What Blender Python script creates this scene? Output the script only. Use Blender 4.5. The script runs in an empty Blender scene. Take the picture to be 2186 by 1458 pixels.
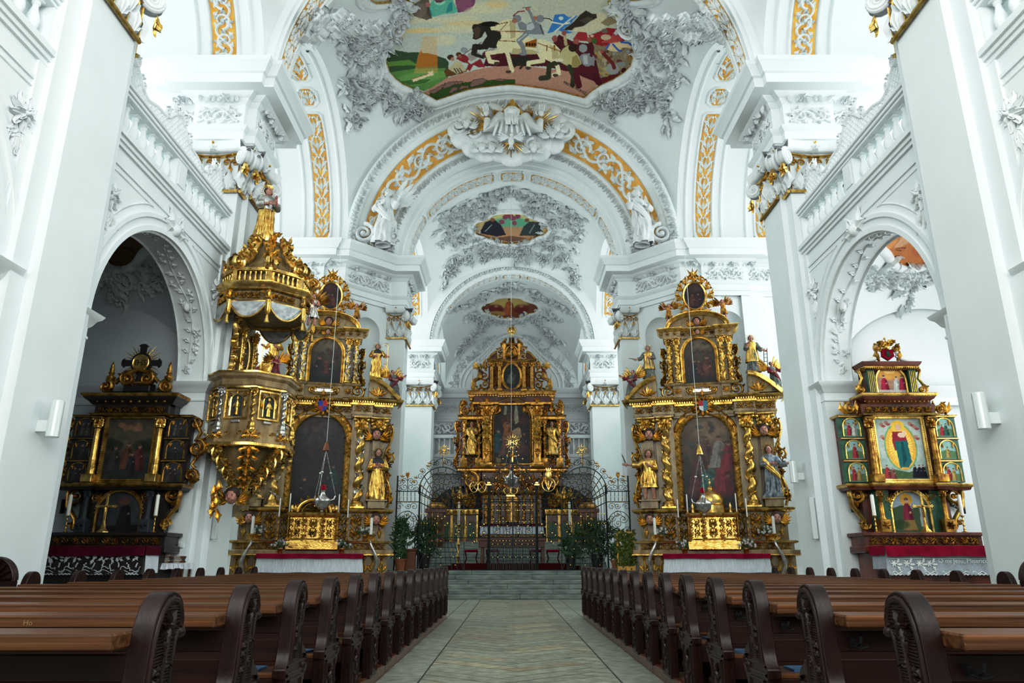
import bpy,math,random
import numpy as np
from mathutils import Vector
random.seed(7);rng=np.random.default_rng(7)
PI=math.pi
sc=bpy.context.scene
COL=sc.collection
F=1551.0;TH=math.radians(16.8);CAM=np.array([-0.1,0.0,1.2]);U0=1089.0;V0=729.0
def ray(u,v):
 b=(V0-v)/F
 return np.array([(u-U0)/F,math.cos(TH)-b*math.sin(TH),math.sin(TH)+b*math.cos(TH)])
def on_plane(u,v,p,n):
 d=ray(u,v);p=np.array(p,float);n=np.array(n,float)
 return CAM+d*(np.dot(p-CAM,n)/np.dot(d,n))
def at_y(u,v,y):return on_plane(u,v,(0,y,0),(0,1,0))
def project(P):
 P=np.asarray(P,float)-CAM
 c,s=math.cos(TH),math.sin(TH)
 d=P[...,1]*c+P[...,2]*s;h=-P[...,1]*s+P[...,2]*c
 return U0+F*P[...,0]/d,V0-F*h/d
def nt(name):
 m=bpy.data.materials.new(name);m.use_nodes=True
 t=m.node_tree;b=t.nodes['Principled BSDF']
 return m,t,b
def lk(t,a,b):t.links.new(a,b)
def mat(name,col,rough=.6,metal=0.,var=.08,scale=6.,bump=0.,bscale=None,col2=None,coat=0.,stretch=None,spec=.5,detail=5.,alpha=1.,trans=0.,emit=None,crack=(.35,.65)):
 m,t,b=nt(name)
 b.inputs['Roughness'].default_value=rough;b.inputs['Metallic'].default_value=metal
 b.inputs['Specular IOR Level'].default_value=spec;b.inputs['Coat Weight'].default_value=coat
 b.inputs['Coat Roughness'].default_value=.15
 b.inputs['Transmission Weight'].default_value=trans;b.inputs['Alpha'].default_value=alpha
 tc=t.nodes.new('ShaderNodeTexCoord');mp=t.nodes.new('ShaderNodeMapping')
 lk(t,tc.outputs['Object'],mp.inputs['Vector'])
 if stretch:mp.inputs['Scale'].default_value=stretch
 n=t.nodes.new('ShaderNodeTexNoise');n.inputs['Scale'].default_value=scale;n.inputs['Detail'].default_value=detail
 lk(t,mp.outputs[0],n.inputs['Vector'])
 r=t.nodes.new('ShaderNodeValToRGB');e=r.color_ramp.elements
 e[0].position,e[1].position=crack
 c2=col2 if col2 else tuple(c*(1-var*2)for c in col)
 e[0].color=(*c2,1);e[1].color=(*col,1)
 lk(t,n.outputs['Fac'],r.inputs['Fac']);lk(t,r.outputs[0],b.inputs['Base Color'])
 if bump:
  bp=t.nodes.new('ShaderNodeBump');bp.inputs['Strength'].default_value=bump;bp.inputs['Distance'].default_value=.02
  n2=n
  if bscale:
   n2=t.nodes.new('ShaderNodeTexNoise');n2.inputs['Scale'].default_value=bscale;n2.inputs['Detail'].default_value=4
   lk(t,mp.outputs[0],n2.inputs['Vector'])
  lk(t,n2.outputs['Fac'],bp.inputs['Height']);lk(t,bp.outputs[0],b.inputs['Normal'])
 if emit:
  b.inputs['Emission Color'].default_value=(*emit[:3],1);b.inputs['Emission Strength'].default_value=emit[3]
 return m
def colmat(name,rough=.55,metal=0.,spec=.4,scale=25.,amt=.25,bump=.0):
 0
 m,t,b=nt(name)
 a=t.nodes.new('ShaderNodeVertexColor');a.layer_name='Col'
 tc=t.nodes.new('ShaderNodeTexCoord');n=t.nodes.new('ShaderNodeTexNoise')
 n.inputs['Scale'].default_value=scale;n.inputs['Detail'].default_value=6
 lk(t,tc.outputs['Object'],n.inputs['Vector'])
 mr=t.nodes.new('ShaderNodeMapRange');mr.inputs[1].default_value=.3;mr.inputs[2].default_value=.7
 mr.inputs[3].default_value=1-amt;mr.inputs[4].default_value=1+amt
 lk(t,n.outputs['Fac'],mr.inputs[0])
 mx=t.nodes.new('ShaderNodeVectorMath');mx.operation='SCALE'
 lk(t,a.outputs['Color'],mx.inputs[0]);lk(t,mr.outputs[0],mx.inputs['Scale']);lk(t,mx.outputs[0],b.inputs['Base Color'])
 b.inputs['Roughness'].default_value=rough;b.inputs['Metallic'].default_value=metal;b.inputs['Specular IOR Level'].default_value=spec
 if bump:
  bp=t.nodes.new('ShaderNodeBump');bp.inputs['Strength'].default_value=bump;bp.inputs['Distance'].default_value=.01
  lk(t,n.outputs['Fac'],bp.inputs['Height']);lk(t,bp.outputs[0],b.inputs['Normal'])
 return m
def wood(name,c1,c2,rough=.35,scale=3.,stretch=(.6,9,9),bump=.15,coat=.2):
 return mat(name,c1,rough,0,0,scale,bump,None,c2,coat,stretch,.3,detail=8,crack=(.3,.7))
M={}
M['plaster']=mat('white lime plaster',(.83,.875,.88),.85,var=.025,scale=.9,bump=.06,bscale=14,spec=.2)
M['plaster_shaded']=mat('shaded plaster',(.60,.655,.68),.85,var=.05,scale=1.2,bump=.06,bscale=10,spec=.2)  # plaster copy darkened so its colour carries shade, mainly in the left chapel
M['vault']=mat('white vault plaster',(.86,.90,.905),.85,var=.02,scale=.5,spec=.2)
M['stucco']=mat('white stucco',(.85,.885,.89),.7,var=.05,scale=4,spec=.3)
M['stucco_grey']=mat('mottled stucco',(.83,.865,.87),.75,col2=(.66,.69,.70),scale=2.5,spec=.3)  # greyer mottling by noise
M['ochre']=mat('ochre ground',(.86,.50,.10),.6,col2=(.70,.36,.05),scale=3)
M['gold']=mat('gold leaf',(.86,.58,.17),.30,.92,scale=5,col2=(.30,.155,.025),bump=.35,bscale=22,crack=(.30,.56))
M['gold_dark']=mat('old dark gold',(.64,.37,.085),.36,.88,scale=6,col2=(.16,.065,.012),bump=.35,bscale=22,crack=(.32,.62))
M['gold_bright']=mat('bright gilding',(.95,.70,.27),.25,.9,scale=8,col2=(.6,.34,.06),bump=.2,bscale=30)
M['gold_orange']=mat('orange gilding',(.80,.45,.11),.30,.92,scale=5,col2=(.26,.11,.018),bump=.35,bscale=22,crack=(.30,.56))
M['silver']=mat('silver leaf',(.78,.78,.76),.3,.9,scale=8,col2=(.4,.38,.36),bump=.2,bscale=30)
M['marble']=mat('brown green marbling',(.48,.35,.17),.4,col2=(.21,.13,.05),scale=2.2,stretch=(2.2,2.2,.8),detail=8,coat=.2)
M['marble_red']=mat('dark red marbling',(.20,.045,.02),.35,col2=(.06,.012,.006),scale=3,coat=.2)
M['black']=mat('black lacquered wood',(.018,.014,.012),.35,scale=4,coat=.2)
M['pew']=wood('dark stained oak',(.085,.024,.012),(.028,.007,.004),.45,2.5,(4,4,.7),.25,.06)
M['pew_end']=wood('dark varnished oak',(.030,.008,.0055),(.009,.003,.002),.36,3,(5,5,1.2),.35,.1)
M['rail']=wood('worn pine',(.20,.078,.028),(.040,.012,.004),.42,1.6,(.45,22,22),.35,.05)
M['board']=wood('red brown pine',(.036,.009,.005),(.012,.003,.002),.5,1.6,(.7,9,9),.2,.0)
M['planks']=wood('grey brown floor planks',(.20,.12,.07),(.09,.05,.03),.6,1.5,(.7,8,8),.2,0)
M['iron']=mat('dark green iron',(.014,.026,.022),.45,.3,scale=20,var=.2)
M['iron_black']=mat('black iron',(.012,.012,.014),.5,.4,scale=20)
M['flesh']=mat('painted flesh',(.62,.33,.25),.5,col2=(.42,.2,.15),scale=9)
M['hair']=mat('painted dark hair',(.045,.022,.014),.6,scale=20)
M['cloth_red']=mat('crimson altar cloth',(.30,.004,.030),.85,col2=(.19,.002,.018),scale=4,spec=.1)
M['cloth_darkred']=mat('deep crimson altar cloth',(.095,.004,.018),.85,col2=(.055,.002,.01),scale=4,spec=.1)
M['linen']=mat('white linen',(.80,.82,.86),.85,col2=(.62,.66,.72),scale=3,stretch=(14,14,1),spec=.1)
M['wax']=mat('white wax',(.86,.85,.78),.45,var=.02)
M['green']=mat('green leaf',(.035,.115,.028),.5,col2=(.012,.045,.012),scale=9)
M['yellowleaf']=mat('yellow green leaf',(.16,.19,.02),.5,col2=(.03,.07,.012),scale=9)
M['petal']=mat('white petal',(.85,.86,.84),.6,var=.05)
M['terracotta']=mat('terracotta',(.30,.10,.045),.7,var=.15)
M['stone']=mat('grey green granite',(.30,.325,.285),.7,col2=(.165,.185,.165),scale=5,bump=.25,bscale=30,detail=9)
M['stone_step']=mat('worn step granite',(.27,.315,.285),.65,col2=(.13,.16,.14),scale=3.2,stretch=(.7,1,3),bump=.3,bscale=30,detail=9)
M['joint']=mat('dark earthy joint',(.045,.05,.045),.9,var=.2)
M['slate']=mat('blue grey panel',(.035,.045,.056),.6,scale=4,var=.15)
M['ruby']=mat('ruby glass',(.35,.005,.02),.1,col2=(.2,.0,.01),spec=.6,emit=(.5,.0,.03,.12))
M['white_paint']=mat('white painted metal',(.74,.78,.78),.4,var=.02)
M['opal']=mat('opal glass tube',(.75,.80,.79),.12,var=.01,coat=.6)
M['carpet']=mat('dark red carpet',(.085,.010,.011),.95,scale=20,var=.2,spec=.05)
M['brown_wood']=wood('polished brown wood',(.20,.065,.025),(.09,.026,.01),.3,2,(.8,8,8),.1,.3)
M['teal']=mat('green painted wood',(.035,.16,.085),.4,col2=(.012,.065,.04),scale=6)
M['robe_grey']=mat('grey green robe',(.20,.22,.20),.5,col2=(.07,.08,.075),scale=8)
M['robe_blue']=mat('silver blue robe',(.33,.38,.42),.4,.4,col2=(.12,.15,.18),scale=8)
M['silver_cloth']=mat('silver grey drapery',(.66,.68,.68),.45,.15,col2=(.40,.42,.44),scale=8)
M['robe_dark']=mat('dark cowl',(.03,.032,.04),.5,scale=8)
M['robe_red']=mat('crimson robe',(.25,.012,.04),.45,col2=(.1,.005,.015),scale=8)
M['rope']=mat('pale cord',(.80,.84,.80),.7,var=.05)
M['blue']=mat('blue paper',(.10,.26,.50),.6,var=.05)
M['scratch']=mat('bare scratched wood',(.42,.26,.12),.8,var=.1)
M['paper']=mat('cream paper',(.62,.60,.48),.8,col2=(.4,.38,.3),scale=30,stretch=(1,1,12))
M['col']=colmat('painted surface')
M['fresco']=colmat('fresco paint',.8,0,.2,14.,.10)
M['oil']=colmat('dark oil painting',.42,0,.35,5.,.35)
M['paving']=colmat('split granite paving',.6,0,.4,7.,.30,.5)
ORG={}
def thing(name,label,cat,loc=(0,0,0),group=None):
 o=bpy.data.objects.new(name,None);COL.objects.link(o)
 o.empty_display_size=.2;o.location=loc;ORG[o]=np.array(loc,float)
 o['label']=label;o['category']=cat
 if group:o['group']=group
 return o
def tag(o,label,cat,group=None):
 o['label']=label;o['category']=cat
 if group:o['group']=group
 return o
def dup(root,loc,label=None,group=None):
 r=root.copy();COL.objects.link(r);r.location=loc
 if label:r['label']=label
 if group:r['group']=group
 for ch in list(root.children):
  c=ch.copy();COL.objects.link(c);c.parent=r
  for g in list(ch.children):
   d=g.copy();COL.objects.link(d);d.parent=c
 return r
class Tr:
 0
 def __init__(s,o=(0,0,0),rz=0.,mx=1,sc=1.):
  s.o=np.array(o,float);c,k=math.cos(rz),math.sin(rz)
  s.R=np.array([[c,-k,0],[k,c,0],[0,0,1.]])@np.diag([mx*sc,sc,sc])
 def __call__(s,P):return np.asarray(P,float)@s.R.T+s.o
class MB:
 def __init__(s,T=None):s.V=[];s.F={};s.n=0;s.C=[];s.T=T;s.hasc=False
 def add(s,V,Fs,col=None):
  V=np.asarray(V,float).reshape(-1,3)
  if s.T is not None:V=s.T(V)
  s.V.append(V)
  for f in(Fs if isinstance(Fs,list)else[Fs]):
   f=np.asarray(f,int)
   if f.ndim==1:f=f[None]
   if len(f):s.F.setdefault(f.shape[1],[]).append(f+s.n)
  if col is not None:
   s.hasc=True;col=np.asarray(col,float)
   if col.ndim==1:col=np.tile(col,(len(V),1))
   s.C.append(col)
  elif s.hasc or s.C:s.C.append(np.ones((len(V),3))*.5)
  s.n+=len(V);return s
 def build(s,name,m,parent=None,smooth=35,kind=None):
  me=bpy.data.meshes.new(name)
  V=np.concatenate(s.V)if s.V else np.zeros((0,3))
  base=np.zeros(3)
  if parent is not None:base=ORG.get(parent,np.zeros(3))
  V=V-base
  me.vertices.add(len(V));me.vertices.foreach_set('co',V.ravel())
  li,ls,c=[],[],0
  for k,fs in s.F.items():
   f=np.concatenate(fs);li.append(f.ravel());ls.append(c+np.arange(len(f))*k);c+=f.size
  li=np.concatenate(li);ls=np.concatenate(ls)
  me.loops.add(len(li));me.loops.foreach_set('vertex_index',li.astype(np.int32))
  me.polygons.add(len(ls));me.polygons.foreach_set('loop_start',ls.astype(np.int32))
  me.polygons.foreach_set('use_smooth',np.full(len(ls),bool(smooth)))
  me.update(calc_edges=True);me.validate()
  if smooth:me.set_sharp_from_angle(angle=math.radians(smooth))
  if s.hasc:
   a=me.color_attributes.new('Col','FLOAT_COLOR','POINT')
   C=np.concatenate(s.C);a.data.foreach_set('color',np.concatenate([C,np.ones((len(C),1))],1).ravel())
  me.materials.append(M[m]if isinstance(m,str)else m)
  o=bpy.data.objects.new(name,me);COL.objects.link(o)
  if parent is not None:o.parent=parent;ORG[o]=base
  if kind:o['kind']=kind
  return o
 def box(s,x0,x1,y0,y1,z0,z1,c=0.,col=None):
  if c<=0:
   V=[(x,y,z)for x in(x0,x1)for y in(y0,y1)for z in(z0,z1)]
   return s.add(V,np.array([(0,1,3,2),(4,6,7,5),(0,4,5,1),(2,3,7,6),(0,2,6,4),(1,5,7,3)]),col)
  V=[];idx={}
  lo=(x0,y0,z0);hi=(x1,y1,z1);sg=(-1,1)
  for a in sg:
   for b in sg:
    for d in sg:
     for ax in range(3):
      p=[]
      for k,g in enumerate((a,b,d)):
       e=hi[k]if g>0 else lo[k]
       p.append(e if k==ax else e-g*c)
      idx[(a,b,d,ax)]=len(V);V.append(p)
  fs=[];es=[];tr=[]
  for ax in range(3):
   o=[k for k in range(3)if k!=ax]
   for g in sg:
    q=[]
    for(p,r)in((-1,-1),(1,-1),(1,1),(-1,1)):
     k=[0,0,0];k[ax]=g;k[o[0]]=p;k[o[1]]=r;q.append(idx[(*k,ax)])
    fs.append(q)
  for e in range(3):
   o=[k for k in range(3)if k!=e]
   for p in sg:
    for r in sg:
     k1=[0,0,0];k1[e]=-1;k1[o[0]]=p;k1[o[1]]=r;k2=list(k1);k2[e]=1
     fs.append([idx[(*k1,o[0])],idx[(*k1,o[1])],idx[(*k2,o[1])],idx[(*k2,o[0])]])
  for a in sg:
   for b in sg:
    for d in sg:tr.append([idx[(a,b,d,0)],idx[(a,b,d,1)],idx[(a,b,d,2)]])
  return s.add(V,[np.array(fs),np.array(tr)],col)
 def grid(s,P,cu=False,cv=False,col=None):
  P=np.asarray(P,float);nu,nv=P.shape[:2]
  i=np.arange(nu-(0 if cu else 1));j=np.arange(nv-(0 if cv else 1))
  I,J=np.meshgrid(i,j,indexing='ij');I2,J2=(I+1)%nu,(J+1)%nv
  f=np.stack([I*nv+J,I2*nv+J,I2*nv+J2,I*nv+J2],-1).reshape(-1,4)
  return s.add(P.reshape(-1,3),f,None if col is None else np.asarray(col).reshape(-1,3))
 def lathe(s,prof,x=0,y=0,z=0,n=16,a0=0,a1=2*PI,sx=1,sy=1,ribs=0,rib=0.):
  pr=np.array(prof,float);full=abs(a1-a0-2*PI)<1e-6
  a=np.linspace(a0,a1,n,endpoint=not full)
  r=pr[:,0][None,:]*(1+rib*np.cos(ribs*a))[:,None]
  P=np.stack([x+sx*r*np.cos(a)[:,None],y+sy*r*np.sin(a)[:,None],np.broadcast_to(z+pr[:,1][None,:],r.shape)],-1)
  return s.grid(P,cu=full)
 def tube(s,pts,r,n=6,closed=False,cap=True,flat=1.):
  P=np.array(pts,float);m=len(P)
  r=np.broadcast_to(np.asarray(r,float),(m,))
  if closed:t=np.roll(P,-1,0)-np.roll(P,1,0)
  else:t=np.gradient(P,axis=0)
  t/=np.linalg.norm(t,axis=1)[:,None]+1e-12
  up=np.array([0,0,1.])if abs(t[0][2])<.9 else np.array([0,1.,0])
  N=np.zeros_like(P);b=up-t[0]*np.dot(up,t[0]);b/=np.linalg.norm(b);N[0]=b
  for i in range(1,m):
   b=N[i-1]-t[i]*np.dot(N[i-1],t[i]);N[i]=b/(np.linalg.norm(b)+1e-12)
  B=np.cross(t,N);a=np.linspace(0,2*PI,n,endpoint=False)
  G=P[:,None]+r[:,None,None]*(np.cos(a)[None,:,None]*N[:,None]*flat+np.sin(a)[None,:,None]*B[:,None])
  k=s.n;s.grid(G,cu=closed,cv=True)
  if cap and not closed:
   s.F.setdefault(n,[]).append(np.array([np.arange(n)[::-1]+k,np.arange(n)+k+(m-1)*n]))
  return s
 def blob(s,c,r,nu=10,nv=7,col=None):
  r=np.broadcast_to(np.asarray(r,float),(3,))
  th=np.linspace(0,2*PI,nu,endpoint=False)[:,None];ph=np.linspace(-PI/2,PI/2,nv)[None]
  P=np.stack([c[0]+r[0]*np.cos(th)*np.cos(ph),c[1]+r[1]*np.sin(th)*np.cos(ph),c[2]+r[2]*np.sin(ph)+0*th],-1)
  return s.grid(P,cu=True,col=None if col is None else np.tile(np.array(col,float),(nu*nv,1)))
 def prism(s,poly,y0,y1,axis='y',col=None):
  0
  p=np.array(poly,float);n=len(p)
  def put(d):
   o=np.full(n,float(d))
   return{'y':np.stack([p[:,0],o,p[:,1]],1),'x':np.stack([o,p[:,0],p[:,1]],1),'z':np.stack([p[:,0],p[:,1],o],1)}[axis]
  V=np.concatenate([put(y0),put(y1)]);i=np.arange(n);j=(i+1)%n
  return s.add(V,[np.stack([i,j,j+n,i+n],1),np.array([i[::-1],i+n])],col)
 def mapped(s,o,fn):
  0
  if not o.V:return s
  V=np.concatenate(o.V);Q=fn(V[:,0],V[:,1],V[:,2]);n0=s.n
  s.add(Q,[])
  for k,fs in o.F.items():s.F.setdefault(k,[]).append(np.concatenate(fs)+n0)
  return s
 def molding(s,path,prof,side=1,closed=False):
  0
  p=np.array(path,float);m=len(p);pr=np.array(prof,float)
  d=np.roll(p,-1,0)-p
  if not closed:d[-1]=d[-2]
  d/=np.linalg.norm(d,axis=1)[:,None]
  nr=np.stack([d[:,1],-d[:,0]],1)*side
  pv=np.roll(nr,1,0)
  if not closed:pv[0]=nr[0]
  mt=nr+pv;mt/=np.linalg.norm(mt,axis=1)[:,None]
  mt/=np.maximum(.35,np.sum(mt*nr,1))[:,None]
  P=np.stack([p[:,None,0]+mt[:,None,0]*pr[None,:,0],p[:,None,1]+mt[:,None,1]*pr[None,:,0],np.broadcast_to(pr[None,:,1],(m,len(pr)))],-1)
  return s.grid(P,cu=closed)
class Orn(MB):
 def leaf(o,s,t,ang,L,W,h,curl=0.,lobes=4,n=7,h0=0.):
  p=np.linspace(0,1,n);a=ang+curl*p
  cx=s+np.concatenate([[0],np.cumsum(np.cos(a[:-1])*L/(n-1))]);cy=t+np.concatenate([[0],np.cumsum(np.sin(a[:-1])*L/(n-1))])
  w=W*np.sin(PI*np.clip(p,.04,.97)**.75)*(.78+.3*np.cos(2*PI*lobes*p))
  q=np.array([-1,-.45,0,.45,1])
  nx,ny=-np.sin(a),np.cos(a)
  S=cx[:,None]+nx[:,None]*w[:,None]*q;T=cy[:,None]+ny[:,None]*w[:,None]*q
  H=h0+h*(.35+.65*np.sin(PI*p))[:,None]*np.array([.15,.95,.55,.95,.15])[None]
  H[-1]+=h*.5
  return o.grid(np.stack([S,T,H],-1))
 def rib(o,pts,w,h,h0=0.):
  P=np.array(pts,float);d=np.gradient(P,axis=0);d/=np.linalg.norm(d,axis=1)[:,None]+1e-12
  w=np.broadcast_to(np.asarray(w,float),(len(P),));h=np.broadcast_to(np.asarray(h,float),(len(P),))
  q=np.array([-1,-.6,0,.6,1]);hh=np.array([0,.8,1,.8,0])
  S=P[:,0:1]-d[:,1:2]*w[:,None]*q;T=P[:,1:2]+d[:,0:1]*w[:,None]*q
  return o.grid(np.stack([S,T,h0+h[:,None]*hh[None]],-1))
 def dome(o,s,t,r,h,n=8,h0=0.):
  a=np.linspace(0,2*PI,n,endpoint=False)[:,None];rr=np.array([1,.8,.4,.02])[None];hh=np.array([0,.6,.92,1])[None]
  return o.grid(np.stack([s+r*rr*np.cos(a),t+r*rr*np.sin(a),h0+h*hh+0*a],-1),cu=True)
 def flower(o,s,t,r,h,k=6):
  for i in range(k):o.leaf(s,t,i*2*PI/k,r,r*.40,h,0,1,7)
  o.dome(s,t,r*.28,h*1.3)
 def spiral(o,s,t,R,a0,turns,dirn,w,h,leaves=3,n=None):
  n=n or int(12*turns)+4
  p=np.linspace(0,1,n);r=R*(1-p)**.8+R*.1*p;a=a0+dirn*2*PI*turns*p
  P=np.stack([s+r*np.cos(a),t+r*np.sin(a)],1)
  o.rib(P,w*(1-.55*p),h*(1-.3*p));o.dome(P[-1,0],P[-1,1],w*1.3,h*1.2)
  for i in range(leaves):
   k=int((i+.3)/leaves*n*.62);aa=a[k]+dirn*(PI/2-.75)
   o.leaf(P[k,0],P[k,1],aa,R*.62,R*.24,h*1.2,dirn*-.8,3)
  return o
 def rinceau(o,L,W,n,h,s0=0.,t0=0.,rich=3):
  0
  st=L/n;R=min(W*.40,st*.46)
  tt=np.linspace(0,L,n*10+1)
  o.rib(np.stack([s0+W*.36*np.sin(PI*(tt/st-.5)),t0+tt],1),W*.07,h)
  for i in range(n):
   sg=1 if i%2==0 else-1;c=t0+(i+.5)*st
   o.spiral(s0-sg*W*.05,c,R,-PI/2,1.25,sg,W*.085,h*1.1,rich+1)
   o.leaf(s0+sg*W*.38,c-st*.35,PI/2+sg*.5,st*.6,W*.17,h,sg*.6)
   o.leaf(s0-sg*W*.40,c+st*.1,PI/2-sg*.2,st*.5,W*.15,h,-sg*.9)
   o.leaf(s0-sg*W*.40,c-st*.05,-PI/2+sg*.2,st*.4,W*.13,h,sg*.9)
   o.flower(s0-sg*W*.05,c,R*.45,h*1.3,5)
  return o
 def candelabra(o,L,W,n,h,s0=0.,t0=0.):
  st=L/n
  for i in range(n):
   c=t0+i*st
   for sg in(-1,1):
    o.leaf(s0+sg*W*.05,c,PI/2-sg*.75,st*.70,W*.15,h,sg*1.1)
    o.leaf(s0+sg*W*.08,c+st*.38,PI/2-sg*.45,st*.62,W*.155,h,-sg*.9)
    o.leaf(s0+sg*W*.28,c+st*.62,PI/2+sg*.2,st*.45,W*.11,h,-sg*1.2)
    p=np.linspace(0,1,9)
    o.rib(np.stack([s0+sg*W*(.10+.30*np.sin(PI*p)),c+st*p],1),W*.05,h*.8)
    o.spiral(s0+sg*W*.33,c+st*.25,W*.15,0,1,sg,W*.045,h,1,9)
   o.leaf(s0,c+st*.2,PI/2,st*.7,W*.13,h*1.2)
   o.dome(s0,c+st*.92,W*.10,h)
  return o
 def spray(o,pts,W,dens,h,rnd,size=.3):
  0
  P=np.array(pts,float);d=np.linalg.norm(np.diff(P,axis=0),axis=1);c=np.concatenate([[0],np.cumsum(d)])
  for _ in range(int(c[-1]*dens)):
   x=rnd.random()*c[-1];k=min(len(d)-1,int(np.searchsorted(c,x)-1));k=max(k,0);f=(x-c[k])/d[k]
   q=P[k]*(1-f)+P[k+1]*f;w=W*(1-.35*abs(2*x/c[-1]-1))
   a=rnd.random()*2*PI;rr=w*math.sqrt(rnd.random())*.5
   z=size*(.6+.8*rnd.random())
   y=rnd.random()
   qs,qt=q[0]+rr*math.cos(a),q[1]+rr*math.sin(a)
   if y<.50:o.leaf(qs,qt,a+rnd.uniform(-.9,.9),z*1.15,z*.23,h*(.6+.8*rnd.random()),rnd.uniform(-1.8,1.8),3,10,h0=h*.25*rnd.random())
   elif y<.74:o.spiral(qs,qt,z*.5,a,1.25,rnd.choice((-1,1)),z*.085,h,2,16)
   elif y<.88:o.flower(qs,qt,z*.36,h*.8,6);o.dome(qs,qt,z*.13,h*1.2)
   else:[o.dome(qs+rnd.uniform(-.25,.25)*z,qt+rnd.uniform(-.25,.25)*z,z*.11,h*1.1,7)for _ in range(7)]
  return o
 def strip_frame(o,S,T,w,h):
  0
  P=np.stack([S,T],1);return o.rib(np.concatenate([P,P[:1]]),w,h)
def flatmap(o,u,n,up=(0,0,1)):
 o,u,n,up=(np.array(k,float)for k in(o,u,n,up))
 return lambda s,t,h:o+np.outer(s,u)+np.outer(t,up)+np.outer(h,n)
class Paint:
 def __init__(s,X,Y,base):s.X=X.ravel();s.Y=Y.ravel();s.C=np.tile(np.array(base,float),(s.X.size,1))
 def poly(s,pts,col,k=1.):
  p=np.array(pts,float);x0,y0=p.min(0);x1,y1=p.max(0)
  idx=np.nonzero((s.X>=x0)&(s.X<=x1)&(s.Y>=y0)&(s.Y<=y1))[0]
  if not len(idx):return s
  X,Y=s.X[idx],s.Y[idx];ins=np.zeros(len(idx),bool)
  for(ax,ay),(bx,by)in zip(p,np.roll(p,-1,0)):
   c=((ay>Y)!=(by>Y))
   if ay!=by:ins^=c&(X<(bx-ax)*(Y-ay)/(by-ay)+ax)
  s.C[idx[ins]]=s.C[idx[ins]]*(1-k)+np.array(col)*k;return s
 def ell(s,cx,cy,rx,ry,col,k=1.,soft=0.,rot=0.):
  dx,dy=s.X-cx,s.Y-cy
  if rot:c,q=math.cos(rot),math.sin(rot);dx,dy=dx*c+dy*q,-dx*q+dy*c
  d=np.sqrt((dx/rx)**2+(dy/ry)**2)
  a=k*(np.clip((1+soft-d)/(soft+1e-6),0,1)if soft else(d<1))
  s.C=s.C*(1-a[:,None])+np.array(col)*a[:,None];return s
 def line(s,pts,w,col):
  p=np.array(pts,float)
  for a,b in zip(p[:-1],p[1:]):
   i=np.nonzero((s.X>min(a[0],b[0])-w)&(s.X<max(a[0],b[0])+w)&(s.Y>min(a[1],b[1])-w)&(s.Y<max(a[1],b[1])+w))[0];X,Y=s.X[i],s.Y[i]
   ab=b-a;L=max(1e-9,float(ab@ab));t=np.clip(((X-a[0])*ab[0]+(Y-a[1])*ab[1])/L,0,1)
   s.C[i[(X-a[0]-t*ab[0])**2+(Y-a[1]-t*ab[1])**2<(w/2)**2]]=col
  return s
 def person(s,x,y,hgt,robe,skin=(.30,.16,.10),lean=0.,w=.34):
  0
  s.poly([(x-w*hgt*.8,y),(x+w*hgt*.8,y),(x+lean+w*hgt*.45,y-hgt*.72),(x+lean+w*.2*hgt,y-hgt*.84),(x+lean-w*.2*hgt,y-hgt*.84),(x+lean-w*hgt*.45,y-hgt*.72)],robe)
  r=np.array(robe)
  s.poly([(x+w*hgt*.2,y),(x+w*hgt*.8,y),(x+lean+w*hgt*.45,y-hgt*.7),(x+lean+w*.05*hgt,y-hgt*.8)],r*.55)
  s.line([(x-w*.3*hgt,y),(x+lean-w*.12*hgt,y-hgt*.6)],hgt*.03,r*1.4)
  s.line([(x+lean-w*hgt*.4,y-hgt*.66),(x+lean-w*.05*hgt,y-hgt*.48),(x+lean+w*.3*hgt,y-hgt*.55)],hgt*.07,r*1.2)
  s.ell(x+lean,y-hgt*.92,hgt*.07,hgt*.085,skin);s.ell(x+lean,y-hgt*.965,hgt*.075,hgt*.045,np.array(skin)*.25)
  s.ell(x+lean+w*.3*hgt,y-hgt*.55,hgt*.035,hgt*.035,skin)
  return s
def paint_panel(name,fn,outline,step,m,parent,T=None,y=0.,base=(.02,.02,.025)):
 0
 p=np.array(outline,float);x0,z0=p.min(0);x1,z1=p.max(0)
 nx=max(4,int((x1-x0)/step));nz=max(4,int((z1-z0)/step))
 X,Z=np.meshgrid(np.linspace(x0,x1,nx),np.linspace(z0,z1,nz),indexing='ij')
 P=Paint((X-x0)/(x1-x0),(z1-Z)/(x1-x0),base);P.H=(z1-z0)/(x1-x0);fn(P)
 ins=Paint(X,Z,(0,0,0)).poly(p,(1,1,1)).C[:,0].reshape(nx,nz)>.5
 cell=ins[:-1,:-1]|ins[1:,:-1]|ins[1:,1:]|ins[:-1,1:]
 I,J=np.nonzero(cell)
 f=np.stack([I*nz+J,(I+1)*nz+J,(I+1)*nz+J+1,I*nz+J+1],1)
 used=np.unique(f);re=np.zeros(nx*nz,int);re[used]=np.arange(len(used))
 V=np.stack([X.ravel(),np.full(X.size,y),Z.ravel()],1)[used]
 b=MB(T);b.add(V,re[f],P.C[used]);return b.build(name,m,parent,smooth=0)
def arch_poly(x0,x1,z0,zs,n=20,rise=None):
 0
 r=(x1-x0)/2;h=rise or r;c=(x0+x1)/2
 a=np.linspace(0,PI,n)
 return[(x0,z0),(x1,z0)]+[(c+r*math.cos(k),zs+h*math.sin(k))for k in a]
def ellipse_poly(cx,cz,rx,rz,n=36):
 return[(cx+rx*math.cos(a),cz+rz*math.sin(a))for a in np.linspace(0,2*PI,n,endpoint=False)]
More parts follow.
